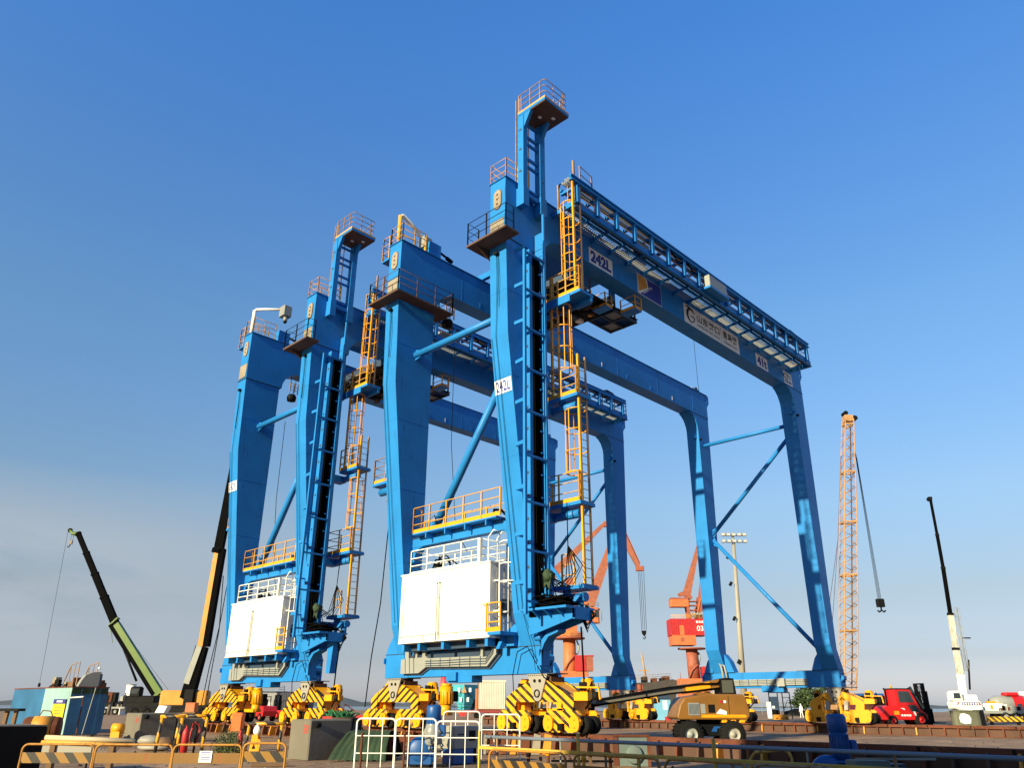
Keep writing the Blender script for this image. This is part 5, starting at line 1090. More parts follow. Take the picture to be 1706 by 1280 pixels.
b = MB(); b.prism([(.2, 2.0), (.3, 2.25), (.45, 2.5), (.75, 2.62), (1.1, 2.64), (1.05, 2.0)], 'y', -.02, .3, GREYW); b.box(1.06, 1.16, -.03, .3, 2.05, 2.55, FLANGE); b.blob((1.0, .1, 2.8), .07, .07, .06, WHITE, 8); b.tube([(1.2, .1, 2.0), (1.3, .1, 2.3), (1.45, .1, 2.0)], .012, BLACK); b.build('curved_cowl', r)
r2_ = empty('notice_board', ground(104, 33.6), .9); tag(r2_, 'yellow notice board with blue header in front of the blue tank', 'sign')
b = MB(); b.box(-.02, .0, -.1, .36, .75, 1.28, paint('notice_yellow', (.85, .66, .01), .5, .03)); b.box(-.03, -.021, -.1, .36, 1.28, 1.45, SIGNB); b.box(-.034, -.031, .02, .24, 1.33, 1.40, SIGNW)
for z in (.9, 1.02, 1.14): b.box(-.026, -.021, .02, .26, z, z+.03, LATT)
b.box(0, .12, -.1, .36, .72, 1.45, DARK); b.build('panel', r2_)
b = MB()
for y in (-.06, .32): b.beam((.06, y, .01), (.06, y, .75), .05, .05, GREYW)
b.build('leg', r2_)
r = empty('pipe_stand', ground(132, 34.5), 0); tag(r, 'thin rusty pipe frame with white top bar in front of the blue tank', 'frame')
b = MB(); b.tube([(0, -.3, .01), (0, -.3, 1.55)], .025, RUST, 6); b.tube([(0, -.3, 1.55), (0, 1.2, 1.52)], .03, WHITE, 6); b.tube([(0, -.9, .01), (.2, -.9, 1.9)], .018, GREYW, 6); b.build('pipes', r)
r = facing('steam_boiler', 78, 31, 'rust-orange curved drum on the ground before the blue tank', 'drum')
b = MB(); b.ring((0, 0, .42), (1, .3, 0), [(.001, -.6), (.38, -.6), (.42, -.5), (.42, .5), (.38, .6), (.001, .6)], RUST, 20); b.ring((0, 0, .42), (1, .3, 0), [(.425, -.3), (.44, -.3), (.44, .35), (.425, .35)], CWY, 20); b.build('shell', r)
b = MB(); b.box(-.5, .5, -.4, .4, .01, .12, DARK); b.tube([(-.2, 0, .85), (-.1, 0, 1.05), (.2, 0, 1.02), (.3, 0, .85)], .02, RUST); b.build('saddle', r)
r.name = 'rusty_drum'
r = facing('steel_stand', 22, 33, 'dark timber-topped stand with two legs in front of the blue tank at the left edge', 'stand')
b = MB(); b.box(-.45, .35, -.2, .3, 1.0, 1.1, DARK); b.build('top', r)
for x in (-.2, .15): b = MB(); b.beam((x, 0, .01), (x+.03, 0, 1.0), .14, .12, WOOD); b.build('leg', r)
r = facing('scrap_plates', 168, 30, 'flat rusty plates lying on the apron right of the blue tank', 'scrap')
b = MB()
for i in range(10): x = random.uniform(-1, 1.2); y = random.uniform(-.6, .8); z = .01+.03*i; b.beam((x-.5, y, z+.03), (x+random.uniform(.2, .8), y+random.uniform(-.3, .3), z+.05), random.uniform(.1, .4), .025, random.choice([RUST, DARK, RUSTD]))
b.build('plate_pile', r)
# trailer with a man and scrap
r = facing('flat_trailer', 192, 108, 'grey flat trailer with a man standing on it beside the green crane', 'trailer')
b = MB(); b.box(-2.8, 1.6, -.8, .8, .75, .95, GREYW); b.box(1.0, 1.1, -.85, .8, 0.01, .75, WHITE)
for i in range(9): x = random.uniform(-2.4, 1); b.cbox(x, x+random.uniform(.2, .6), -.6, 0, .95, random.uniform(1.1, 1.7), random.choice([PRIMER, RUST, DARK, DKORANGE]), .03)
b.build('deck', r)
for x in (-2.0, -1.0, .4): w = MB(); w.wheel((x, -.6, .4), (0, 1, 0), .4, .25, RUBBER, GREYW); w.build('wheel', r)
q = ground(206, 107.6); q.z = .95
person('person', q, -CA+.3, 1.68, (CHEEK, CLOTH, CLOTH, CLOTH, DARK), 'dark-clothed man standing on the grey trailer left of the green crane', 'stand')
r = facing('spare_tyre', 183, 104, 'pale worn tyre leaning against the grey trailer', 'tyre')
b = MB(); b.wheel((0, 0, .62), (.9, .3, 0), .6, .3, paint('worn_tyre', (.16, .14, .11), .9, .2)); b.build('tread', r)
r = facing('storage_silo', 213, 155, 'white round silo left of the green crane boom', 'silo')
b = MB(); b.cyl((0, 0, .01), (0, 0, 4.6), .72, WHITE, 24, .85); b.ring((0, 0, 4.6), (0, 0, 1), [(.85, 0), (.9, .02), (.9, .12), (.001, .16)], GREYW, 24); b.build('shell', r)
# sheds and containers behind the farther crane
r = facing('site_office', 445, 92, 'grey site office cabin behind the farther crane bogies', 'cabin')
b = MB(); b.box(-1.6, 1.8, 0, 4, .05, 2.55, paint('cabin_grey', (.27, .27, .28), .6, .08)); b.box(-1.7, 1.9, -.1, 4, 2.55, 2.65, FLANGE); railing(b, [(-1.4, .1, 2.65), (1.7, .1, 2.65)], .55, .025, .8, GREYW); b.build('wall', r)
b = MB()
for i in range(4): b.box(-.9+.35*i, -.62+.35*i, -.02, -.002, 1.1, 1.55, SIGNW)
b.build('window', r)
b = MB(); b.box(1.1, 1.6, -.03, -.002, .1, 2.1, GREYW); b.build('door', r)
r = facing('shipping_container', 479, 90, 'dark navy container between the two farther-crane near bogies', 'container')
b = MB(); b.box(-.9, 1.6, 0, 5, .05, 2.5, paint('container_navy', (.025, .028, .05), .6, .15))
for i in range(10): b.box(-.85+.25*i, -.73+.25*i, -.03, -.002, .15, 2.4, MATS['container_navy'])
b.build('box', r)

# ------------------------------------------------------------------ forklifts
def forklift(name_label, u, d, turn, s, cab=True, group=None, colour=RED):
    r = facing('forklift', u, d, name_label, 'forklift', group, turn)
    b = MB(); b.prism([(-1.75*s, .45*s), (-1.85*s, .9*s), (-1.7*s, 1.35*s), (-.6*s, 1.42*s), (-.55*s, 1.1*s), (1.2*s, 1.1*s), (1.55*s, .8*s), (1.55*s, .45*s)], 'y', -.72*s, .72*s, colour); bo = b.build('body', r, .03)
    for x, rr in ((-1.2*s, .38*s), (1.0*s, .48*s)):
        for y in (-.62*s, .62*s): w = MB(); w.wheel((x, y, rr), (0, 1, 0), rr, .3*s, RUBBER, colour); w.build('wheel', r)
    b = MB()
    if cab:
        b.prism([(-.65*s, 1.1*s), (-.62*s, 2.5*s), (.45*s, 2.5*s), (1.3*s, .7*s), (.2*s, .7*s)], 'y', -.74*s, -.66*s, colour); b.prism([(-.65*s, 1.1*s), (-.62*s, 2.5*s), (.45*s, 2.5*s), (1.3*s, .7*s)], 'y', .66*s, .74*s, colour)
        b.box(-.7*s, .55*s, -.76*s, .76*s, 2.5*s, 2.58*s, DARK); b.box(-.68*s, -.6*s, -.72*s, .72*s, 1.42*s, 2.5*s, colour)
        cb = b.build('cab', r)
        g = MB(); g.prism([(-.5*s, 1.62*s), (-.48*s, 2.38*s), (.36*s, 2.38*s), (.68*s, 1.62*s)], 'y', -.755*s, -.742*s, GLASS); g.prism([(.1*s, 1.45*s), (.75*s, 1.45*s), (1.0*s, .95*s), (.4*s, .95*s)], 'y', -.755*s, -.742*s, GLASS); g.build('window', cb)
        g = MB(); g.beam((.5*s, 0, 2.48*s), (1.25*s, 0, .9*s), 1.3*s, .02, GLASS, (0, 1, 0)); g.build('windscreen', cb)
    else:
        for x in (-.7, .5):
            for y in (-.5, .5): b.beam((x*s, y*s, 1.1*s), (x*s*.95, y*s, 2.25*s), .07*s, .07*s, DARK)
        for y in (-.5, -.2, .2, .5): b.beam((-.7*s, y*s, 2.25*s), (.5*s, y*s, 2.25*s), .06*s, .06*s, DARK)
        b.box(-.5*s, 0, -.3*s, .3*s, 1.4*s, 1.55*s, DARK); b.box(-.55*s, -.42*s, -.3*s, .3*s, 1.5*s, 2.0*s, DARK); b.build('guard_frame', r)
    m_ = MB()
    for y in (-.5, .34): m_.box(1.62*s, 1.86*s, y*s, (y+.16)*s, .1*s, 2.95*s, DARK); m_.box(1.88*s, 2.0*s, y*s, (y+.13)*s, .1*s, 2.4*s, DARK)
    for z in (.6, 1.5, 2.85): m_.box(1.64*s, 1.84*s, -.5*s, .5*s, z*s, (z+.1)*s, DARK)
    m_.cyl((1.9*s, -.05*s, .3*s), (1.9*s, -.05*s, 2.2*s), .05*s, DARK, 8); m_.box(2.0*s, 2.08*s, -.6*s, .6*s, .25*s, 1.2*s, DARK)
    for i in range(5): m_.tube([(1.75*s, (-.3+.12*i)*s, 2.8*s), (1.95*s, (-.3+.12*i)*s, 1.9*s), (1.8*s, (-.3+.12*i)*s, 1.2*s)], .02*s, BLACK, 5)
    m_.build('mast', r)
    for y in (-.4, .3): f = MB(); f.box(2.08*s, 3.1*s, y*s, (y+.12)*s, .22*s, .28*s, DARK); f.build('fork', r)
    return r
r = forklift('large red forklift with glazed cab and a driver, black mast raised beside the olive bin', 1500, 60, .12, .98)
b = MB(); b.box(-1.0, -.62, -.735, -.712, .78, 1.02, SIGNO)
for i in range(4): b.box(-.5+.2*i, -.36+.2*i, -.735, -.712, .68, .80, SIGNW)
b.prism([(.42, 1.0), (.6, 1.0), (.62, .72), (.56, .72)], 'y', -.76, -.742, SIGNW); b.prism([(-.5, 1.22), (-.15, 1.08), (-.2, 1.2)], 'y', -.745, -.742, SIGNW); b.build('lettering', r)
b = MB(); b.cyl((-.3, .3, 2.53), (-.3, .3, 2.75), .07, SIGNO, 10); b.box(.8, 1.0, -.95, -.85, 2.2, 2.4, DARK); b.tube([(-.75, .4, 1.4), (-.75, .4, 2.4), (-.85, .4, 2.55)], .06, DARK, 6); b.build('roof_fittings', r)
q = Matrix.Translation(r.location) @ Matrix.Rotation(-CA+.12, 4, 'Z') @ Vector((.0, -.15, .55))
person('person', q, -CA+.12-PI/2, 1.7, (CHEEK, CLOTH, CLOTH, CLOTH, DARK), 'forklift driver seated at the wheel inside the red cab', 'sit')
forklift('open red forklift seen from behind, beside the farther crane second bogie', 437, 70, 2.3, .85, cab=False)
forklift('second open red forklift, partly hidden behind the striped bogie nearer the reel', 478, 78, 2.6, .72, cab=False)
# a long dark-red tractor and pipes behind the big forklift
r = facing('reach_truck', 1452, 78, 'dark long-bonnet vehicle with red tail light behind the far yellow bogie', 'truck')
b = MB(); b.cbox(-2.6, 1.8, -1, 1, .7, 1.5, paint('maroon', (.11, .025, .035), .4, .1), .15); b.cbox(-2.4, 1.5, -1, 1, 1.5, 2.25, DARK, .1); b.box(-2.6, -1.2, -1.03, -1.001, 1.95, 2.1, RAILY); b.box(-2.75, -2.3, -1.05, .2, 1.7, 2.1, PANELRED); b.beam((-2.0, -.6, 2.2), (-2.35, -.6, 2.7), .15, .15, DARK); b.cbox(-1.2, 1.0, -.8, .8, 2.25, 2.45, MOTOR, .05); b.build('body', r)
for x in (-1.8, 1.0): w = MB(); w.wheel((x, -.95, .5), (0, 1, 0), .5, .35, RUBBER, DARK); w.build('wheel', r)
# olive bin
OLIVE = paint('olive_bin', (.12, .125, .085), .6, .15)
r = facing('steel_bin', 1605, 56, 'olive rounded steel bin with a splash of pale paint, before the white crane', 'bin')
b = MB(); b.prism(arc((.55, 0), .4, -PI/2, PI/2, 6)+arc((-.55, 0), .4, PI/2, 1.5*PI, 6), 'z', .02, 1.02, OLIVE); b.prism(arc((.55, 0), .44, -PI/2, PI/2, 6)+arc((-.55, 0), .44, PI/2, 1.5*PI, 6), 'z', 1.02, 1.08, OLIVE); b.prism([(-.62, .35), (-.35, .25), (.05, .3), (.12, .6), (.02, .8), (-.3, .92), (-.55, .88), (-.66, .6)], 'y', -.425, -.402, SIGNW); b.cbox(.75, 1.2, -.2, .5, .02, 1.12, DARK, .05); b.build('body', r)
# cement truck at the right edge + its striped board
r = facing('tank_truck', 1700, 84, 'silver and red tank truck cut off by the right edge', 'truck')
b = MB(); b.ring((-1.2, 0, 1.65), (1, 0, 0), [(.001, -1.8), (.5, -1.75), (.75, -1.2), (.78, 1.6), (.001, 1.7)], GREYW, 20); b.ring((-1.2, 0, 1.65), (1, 0, 0), [(.79, .2), (.80, .25), (.80, 1.3), (.79, 1.35)], RED, 20); b.build('tank', r)
b = MB(); b.box(-4, 2.5, -.8, .8, .8, 1.02, PANELRED); b.cbox(.6, 2.4, -.95, .95, 1.0, 2.8, SIGNW, .1); b.cbox(-1.6, -.2, -.6, .3, 2.4, 2.7, RED, .1)
for i in range(8): b.box(-3.9+random.uniform(0, 1.8), -3.6+random.uniform(0, 1.5), -.9, -.5, 1.0, random.uniform(1.1, 1.9), random.choice([WHITE, RUST, YEL, DARK]))
b.build('chassis', r)
for x in (-2.9, -.4, 1.2): w = MB(); w.wheel((x, -.7, .5), (0, 1, 0), .5, .3, RUBBER, DARK); w.build('wheel', r)
r = facing('striped_barrier', 1680, 66, 'low yellow barrier with slanting stripes before the tank truck', 'barrier')
b = MB(); b.cbox(-1.9, .9, -.1, .15, .25, .62, stripes('stripe_barrier', (.75, .45, .02), (.09, .06, .03), 2.2, 2.6, 2.2), .02); b.box(-1.7, -1.5, -.08, .1, .01, .25, DARK); b.box(.4, .6, -.08, .1, .01, .25, DARK); b.build('board', r)

# ------------------------------------------------------------------ boom lift
LIFTY = paint('lift_brown_yellow', (.23, .105, .018), .4, .2, (.16, .09, .04), .5)
r = facing('boom_lift', 1178, 28.5, 'mustard boom lift on rugged tyres, its boom stretched low to the left', 'boom lift', None, .07)
LS = 28.5/1386
b = MB(); b.prism([(-.75, .5), (-.55, .72), (.65, .72), (.8, .5), (.65, .36), (-.6, .36)], 'y', -.45, .5, DARK); b.box(-.45, .25, -.55, -.45, .38, .6, DARK); b.prism([(-.1, .5), (.0, .66), (.55, .66), (.55, .6), (.1, .6), (.08, .5)], 'y', -.57, -.551, MOTOR); b.cyl((0, 0, .7), (0, 0, .86), .4, DARK, 18); b.build('chassis', r)
for x in (-.85, .58):
    for y in (-.62, .62):
        w = MB(); w.wheel((x if y < 0 else x+.2, y, .42), (0, 1, 0), .42, .34, RUBBER, GREYW if x < 0 else PLATE)
        for k in range(22): t = 2*PI*k/22; c = Vector((x if y < 0 else x+.2, y, .42)); w.beam(c+Vector((math.cos(t)*.40, -.16, math.sin(t)*.40)), c+Vector((math.cos(t+.09)*.43, .16, math.sin(t+.09)*.43)), .05, .04, RUBBER)
        w.build('wheel', r)
b = MB(); b.prism([(-1.28, .93), (-1.16, 1.32), (-.98, 1.55), (-.2, 1.66), (1.02, 1.66), (1.12, 1.56), (1.22, 1.1), (1.2, .95), (1.1, .86), (-1.2, .86)], 'y', -.75, .6, LIFTY); bo = b.build('turret_cover', r, .05)
b = MB(); b.box(-.45, 1.05, -.765, -.752, .93, 1.02, YEL); b.box(.0, 1.1, -.775, -.766, .955, .985, YEL)  # brighter yellow lower strip: sunlight put into the colour against the browner cover
for x in (.25, .55, .85): b.cbox(x, x+.18, -.72, -.5, .78, .87, YEL, .02)
b.box(-.88, -.50, -.765, -.752, 1.0, 1.38, GREYW); b.box(-.46, -.30, -.765, -.752, 1.05, 1.35, GREYW); b.box(-.2, .02, -.765, -.752, 1.08, 1.33, DARK); b.cyl((.26, -.765, 1.42), (.26, -.751, 1.42), .05, PANELRED, 10); b.box(.34, .42, -.765, -.752, 1.38, 1.46, SIGNW); b.prism([(.05, 1.05), (.4, 1.02), (.42, 1.12), (.2, 1.2)], 'y', -.765, -.753, SIGNW); b.box(.5, .51, -.76, -.752, .95, 1.6, DARK)
for i in range(9): b.box(-.86+.04*i, -.845+.04*i, -.772, -.766, 1.03, 1.35, FLANGE)
b.build('cover_panel', bo)
b = MB(); b.prism([(.36, 1.66), (.38, 2.14), (.62, 2.18), (.84, 2.16), (.9, 1.66)], 'y', -.5, .2, DARK); b.box(.42, .8, -.52, -.501, 1.7, 2.1, paint('dull_olive', (.07, .075, .06), .6, .1)); b.build('boom_pivot', r)
b = MB(); b.taper((.62, -.2, 2.0), (-.9, -.2, 1.80), .3, .34, .3, .28, LIFTY); b.taper((.05, -.37, 1.95), (-.8, -.37, 1.82), .02, .2, .02, .16, YEL); b.prism([(.1, 1.68), (-.3, 1.62), (-.55, 1.66), (-.3, 1.72)], 'y', -.4, -.1, LIFTY); b.build('boom_base', r)
b = MB(); b.taper((-.7, -.2, 1.86), (-4.05, -.2, 1.36), .26, .26, .2, .2, paint('boom_grey', (.13, .12, .10), .5, .15)); b.tube([(.4, -.42, 2.08), (.3, -.42, 2.0), (-.3, -.42, 1.98), (-1.4, -.42, 1.86), (-4.0, -.35, 1.44)], .03, BLACK, 6); b.tube([(.45, -.42, 1.86), (-.2, -.42, 1.78), (-1.4, -.42, 1.66), (-4.0, -.35, 1.27)], .035, BLACK, 6); b.build('boom_section', r)
b = MB(); b.cbox(-4.6, -3.95, -.4, .2, .95, 1.4, DARK, .05); b.cyl((-4.0, -.4, 1.45), (-4.0, .1, 1.45), .12, GREYW, 12)
for i in range(9): b.tube([(-4.4+random.uniform(-.2, .3), -.42, 1.4), (-4.5+random.uniform(-.2, .3), -.5, 1.1), (-4.3+random.uniform(-.2, .3), -.42, .8)], .02, random.choice([BLACK, GREYW, YEL]), 5)
b.beam((-4.2, -.42, 1.5), (-5.1, -.42, 1.52), .05, .06, YEL); b.beam((-4.2, -.42, 1.5), (-4.1, -.42, 1.2), .05, .05, YEL); b.tube([(-4.9, -.4, 1.5), (-5.0, -.4, 1.2), (-4.7, -.42, 1.15), (-4.6, -.42, 1.4)], .025, YEL, 6); b.build('jib_head', r)
b = MB(); b.box(-5.1, -4.3, -.5, .4, .35, .42, YEL); railing(b, [(-5.1, -.5, .42), (-4.3, -.5, .42), (-4.3, .4, .42), (-5.1, .4, .42), (-5.1, -.5, .42)], .75, .02, .5, DARK); b.build('work_basket', r)

# ------------------------------------------------------------------ foreground: blocks, barriers, machines
def block(u, d, x, y, h, num, label, u_num=.7):
    r = empty('counterweight_block', ground(u, d), 0); tag(r, label, 'counterweight', 'grey cast counterweight blocks')
    b = MB(); b.cbox(0, x, 0, y, .01, h, CONC, .03); b.build('body', r)
    b = MB()
    for yy in (.06,): b.cyl((-.02+x*.1, -.06, h-.12), (x*.1+.12, -.06, h-.12), .07, DARK, 12)
    b.build('lifting_lug', r)
    if num:
        t = MB(); text_into(t, num, (-.002, y*u_num, h-.32), (0, -1, 0), (0, 0, 1), .2, paint('chalk_red', (.45, .04, .03), .8, .1) if 'chalk_red' not in MATS else MATS['chalk_red'], .003, .24, .0); t.build('painted_number', r)
    return r
block(238, 29.5, 1.3, 1.3, .98, '64', 'grey counterweight block with red number 64, before the olive-black carrier', .3)
block(300, 30.5, 1.0, .95, .8, None, 'smaller grey counterweight block right of the one marked 64')
block(520, 21.0, 1.25, .92, .93, '58', 'large grey counterweight block marked 58 in red, left of the white barriers', .33)
r = empty('dark_block', ground(88, 16.6), 0); tag(r, 'big near-black steel block with pale top edge, cut off by the lower left corner', 'counterweight')
b = MB(); b.cbox(-3.4, 0, 0, 1.3, .01, .86, DARK, .02); b.box(-3.38, -.02, .0, 1.28, .862, .885, CONC)
b.build('body', r)
def white_barrier(p, rz, w, label, h=1.0):
    r = empty('white_barrier', p, rz); tag(r, label, 'barrier', 'white pipe barriers around the pump')
    b = MB(); k = .09
    b.tube([(-w/2, 0, .02), (-w/2, 0, h-k)]+[(-w/2+k-k*math.cos(t), 0, h-k+k*math.sin(t)) for t in [PI/2*i/4 for i in range(1, 5)]]+[(w/2-k+k*math.sin(t), 0, h-k+k*math.cos(t)) for t in [PI/2*i/4 for i in range(0, 5)]]+[(w/2, 0, .02)], .02, WHITE, 8); b.build('hoop', r)
    b = MB()
    for z in (h*.66, h*.32): b.tube([(-w/2, 0, z), (w/2, 0, z)], .013, WHITE, 6)
    for x in (-w*.17, w*.17): b.tube([(x, 0, .05), (x, 0, h-.01)], .012, WHITE, 6)
    b.build('bars', r)
    return r
d = 18.2; s1 = d/1386
for k, (ua, ub, dd, lab, hh) in enumerate(((597, 661, 18.2, 'leftmost white pipe barrier, hung with a folded green tarp behind', 1.0), (662, 728, 18.2, 'white pipe barrier in front of the blue pump', 1.0), (729, 800, 18.2, 'white pipe barrier in front of the grey cabinet', .95), (740, 800, 22.5, 'white pipe barrier standing behind the grey cabinet', 1.12), (803, 866, 21.5, 'rightmost white pipe barrier, before the bogie of the crane marked 242L', 1.06))):
    white_barrier(ground((ua+ub)/2, dd), -CA+(.05 if k % 2 else -.04), (ub-ua)*dd/1386, lab, hh)
r = facing('steel_post', 607, 17.2, 'thin rusty upright post left before the white barriers', 'post', 'rusty posts of a pipe rail')
b = MB(); b.cyl((0, 0, .01), (0, 0, .75), .025, RUST, 8); b.box(-.06, .06, -.06, .06, .01, .03, RUST); b.build('shaft', r)
r = facing('steel_post', 677, 17.2, 'thin rusty upright post with ball head before the blue pump', 'post', 'rusty posts of a pipe rail')
b = MB(); b.cyl((0, 0, .01), (0, 0, .72), .022, RUST, 8); b.blob((0, 0, .74), .04, .04, .04, RUST, 8); b.build('shaft', r)
# blue pump wrapped in plastic
def pump(u, d, label, s, wrap, turn=0):
    r = facing('pump_set', u, d, label, 'pump', None, turn)
    b = MB(); b.cyl((.12*s, 0, .62*s), (.12*s, .0, 1.12*s), .17*s, MOTOR, 20); b.ring((.12*s, 0, 1.12*s), (0, 0, 1), [(.17*s, 0), (.19*s, .02*s), (.19*s, .28*s), (.16*s, .33*s), (.001, .34*s)], MOTOR, 20)
    for i in range(20): t = 2*PI*i/20; b.box((.12+.18*math.cos(t)-.008)*s, (.12+.18*math.cos(t)+.008)*s, (.18*math.sin(t)-.008)*s, (.18*math.sin(t)+.008)*s, .68*s, 1.08*s, MOTOR)
    b.cbox(.30*s, .44*s, -.12*s, .12*s, .72*s, .98*s, MOTOR, .02); b.ring((.12*s, 0, .55*s), (0, 0, 1), [(.1*s, 0), (.22*s, 0), (.22*s, .06*s), (.1*s, .06*s)], MOTOR, 20); b.build('motor', r)
    b = MB(); b.ring((-.2*s, 0, .38*s), (0, 1, 0), [(.001, -.16*s), (.22*s, -.16*s), (.31*s, -.1*s), (.33*s, 0), (.31*s, .1*s), (.22*s, .16*s), (.001, .16*s)], MOTOR, 24); b.prism([(-.5*s, .38*s), (-.5*s, .04*s), (.1*s, .04*s), (.1*s, .38*s)], 'y', -.13*s, .13*s, MOTOR); b.cyl((.12*s, 0, .1*s), (.12*s, 0, .56*s), .12*s, MOTOR, 16); b.build('casing', r)
    b = MB(); b.box(-.55*s, .5*s, -.25*s, .25*s, .01, .06*s, DARK); b.build('base_plate', r)
    if wrap:
        b = MB(); b.ring((.12*s, 0, .5*s), (0, 0, 1), [(.2*s, 0), (.25*s, .06*s), (.22*s, .2*s), (.26*s, .33*s), (.21*s, .42*s), (.19*s, .5*s)], paint('plastic_wrap', (.26, .27, .26), .3, .3, (.03, .14, .35), .5), 14)
        for i in range(14): t = random.uniform(0, 6.3); z = random.uniform(.3, .9)*s; b.tube([(.12*s+.22*s*math.cos(t), .22*s*math.sin(t), z), (.12*s+.27*s*math.cos(t+.2), .27*s*math.sin(t+.2), z-.06*s), (.12*s+.22*s*math.cos(t+.5), .22*s*math.sin(t+.5), z-.1*s)], .02*s, MATS['plastic_wrap'], 5)
        b.build('plastic_wrap', r)
    return r
pump(716, 19.2, 'blue vertical pump loosely wrapped in torn plastic, behind the white barriers', .88, True)
pump(1380, 13.6, 'large blue vertical motor and pump behind the blue handrail at lower right', .80, False, .1)
# grey cabinet on blue base
r = facing('control_cabinet', 766, 20.2, 'grey electrical cabinet on a blue base inside the white barriers', 'cabinet', None, CA)
b = MB(); b.cbox(-.42, .4, -.3, .35, .34, .82, PLATE, .02); b.box(-.43, -.421, -.2, .25, .66, .69, FLANGE); b.box(-.435, -.421, .05, .12, .5, .66, GREYW); b.box(-.3, -.05, -.306, -.301, .62, .66, FLANGE); b.box(.05, .25, -.312, -.301, .5, .72, DARK); b.build('body', r)
b = MB(); b.box(-.42, .2, -.3, .1, .02, .33, MOTOR); b.box(.1, .4, -.2, .35, .02, .33, DARK); b.build('base', r)
# tarps
def drape(r, name, pts, w, mat, folds=9):
    b = MB(); n = 26; vs = []
    for i, p in enumerate(pts):
        for k in range(n+1):
            t = k/n-.5; q = math.sin(k*folds/n*PI*2+i*.9)*.05+random.uniform(-.012, .012); vs.append((p[0]+t*w*p[3], p[1]+q, p[2]+q*.4))
    fs = [(i*(n+1)+k, i*(n+1)+k+1, (i+1)*(n+1)+k+1, (i+1)*(n+1)+k) for i in range(len(pts)-1) for k in range(n)]
    b.add(vs, fs, mat, True); return b.build(name, r)
r = facing('green_tarp', 622, 21.5, 'dull green tarpaulin draped over a low stack behind the leftmost white barrier', 'tarp')
drape(r, 'sheet', [(-.2, -.75, .03, 1.05), (-.16, -.5, .30, .95), (-.05, -.2, .62, .8), (.05, 0, .68, .7), (.1, .3, .6, .8), (.1, .6, .05, 1)], 1.35, TARP)
b = MB(); b.box(-.5, .6, -.1, .5, .01, .55, RUST); b.build('stack', r)
r = facing('green_tarp', 541, 27, 'green tarp hanging in a slope beside the tub of green netting', 'tarp')
drape(r, 'sheet', [(-.25, -.3, .02, .8), (-.1, -.2, .5, .7), (.08, -.05, .95, .45), (.15, 0, 1.08, .2), (.22, .2, .6, .3)], .7, TARP, 5)
r = facing('netting_tub', 570, 26, 'dark red tub heaped with bright green netting behind block 58', 'tub')
b = MB(); b.cyl((0, 0, .3), (0, 0, .92), .42, RUSTD, 20, .46); b.box(-.5, -.2, -.4, 0, .6, .95, PANELRED); b.cyl((.35, .1, .01), (.35, .1, .9), .3, DARK, 16); b.build('tub', r)
b = MB()
for i in range(60): a_ = random.uniform(0, 6.3); q = random.uniform(0, .42); b.tube([(q*math.cos(a_), q*math.sin(a_), .9+random.uniform(0, .2)), (q*math.cos(a_)+random.uniform(-.2, .2), q*math.sin(a_), 1.0+random.uniform(-.05, .15)), (q*math.cos(a_+.4), q*math.sin(a_+.4), .92)], .02, NET, 4)
for i in range(4): a_ = random.uniform(0, 6.3); b.tube([(.1*math.cos(a_), .1*math.sin(a_), 1.0), (.3*math.cos(a_), .2, 1.3), (.4*math.cos(a_+1), .2, 1.1)], .02, RUST, 5)
b.build('netting', r)
# weed
r = facing('weed_bush', 388, 22.5, 'scrubby green weed growing behind the yellow barrier', 'bush')
b = MB()
for i in range(520):
    x = random.gauss(.0, .16); a = Vector((x, random.gauss(0, .15), 0.01)); h = random.uniform(.15, .72)*max(.4, 1-abs(x)); tip = a+Vector((random.gauss(0, .16), random.gauss(0, .12), h)); p = a.lerp(tip, random.uniform(.4, .9)); l = Vector((random.uniform(-1, 1), random.uniform(-1, 1), random.uniform(-.1, 1))).normalized()*random.uniform(.05, .11); o_ = l.orthogonal().normalized()*.018
    b.add([p, p+l*.5+o_, p+l, p+l*.5-o_], [(0, 1, 2, 3)], WEED); 
    if i % 9 == 0: b.tube([a, a.lerp(tip, .5)+Vector((.02, 0, 0)), tip], .006, WEED, 4)
b.build('foliage', r)
# yellow kerb barriers in front
def kerb_barrier(p, rz, w, label, panel, h=.5, sign=None):
    r = empty('yellow_barrier', p, rz); tag(r, label, 'barrier', 'yellow hoop barriers along the foreground')
    b = MB(); k = .10
    b.tube([(-w/2, 0, .01), (-w/2, 0, h-k)]+[(-w/2+k-k*math.cos(t), 0, h-k+k*math.sin(t)) for t in [PI/2*i/4 for i in range(1, 5)]]+[(w/2-k+k*math.sin(t), 0, h-k+k*math.cos(t)) for t in [PI/2*i/4 for i in range(0, 5)]]+[(w/2, 0, .01)], .02, HOOP, 8); b.build('hoop', r)
    b = MB(); b.box(-w/2+.02, w/2-.02, -.012, .012, h-.31, h-.135, panel); b.build('panel', r)
    if sign: b = MB(); b.box(-.13, .1, -.03, -.013, h-.29, h-.10, SIGNW); [b.box(-.1, .07, -.034, -.0305, z, z+.012, SIGNB) for z in (h-.25, h-.21, h-.17, h-.13)]; b.build('notice_plate', r)
    return r
PANY = paint('barrier_panel_yellow', (.21, .10, .012), .55, .12, (.28, .10, .04), .5)
dk = 15.5
for k, (ua, ub, lab, pan, sg) in enumerate(((54, 171, 'yellow hoop barrier with diagonally striped panel beside the dark block', STR_P, False), (174, 299, 'yellow hoop barrier with plain rust-stained panel, left of the notice plate', PANY, False), (301, 412, 'yellow hoop barrier carrying a small blue and white notice plate', PANY, True), (415, 484, 'yellow hoop barrier with striped panel left of block 58', STR_P, False))):
    kerb_barrier(ground((ua+ub)/2, dk), -CA, (ub-ua)*dk/1386, lab, pan, .59 if k != 3 else .62, sg)
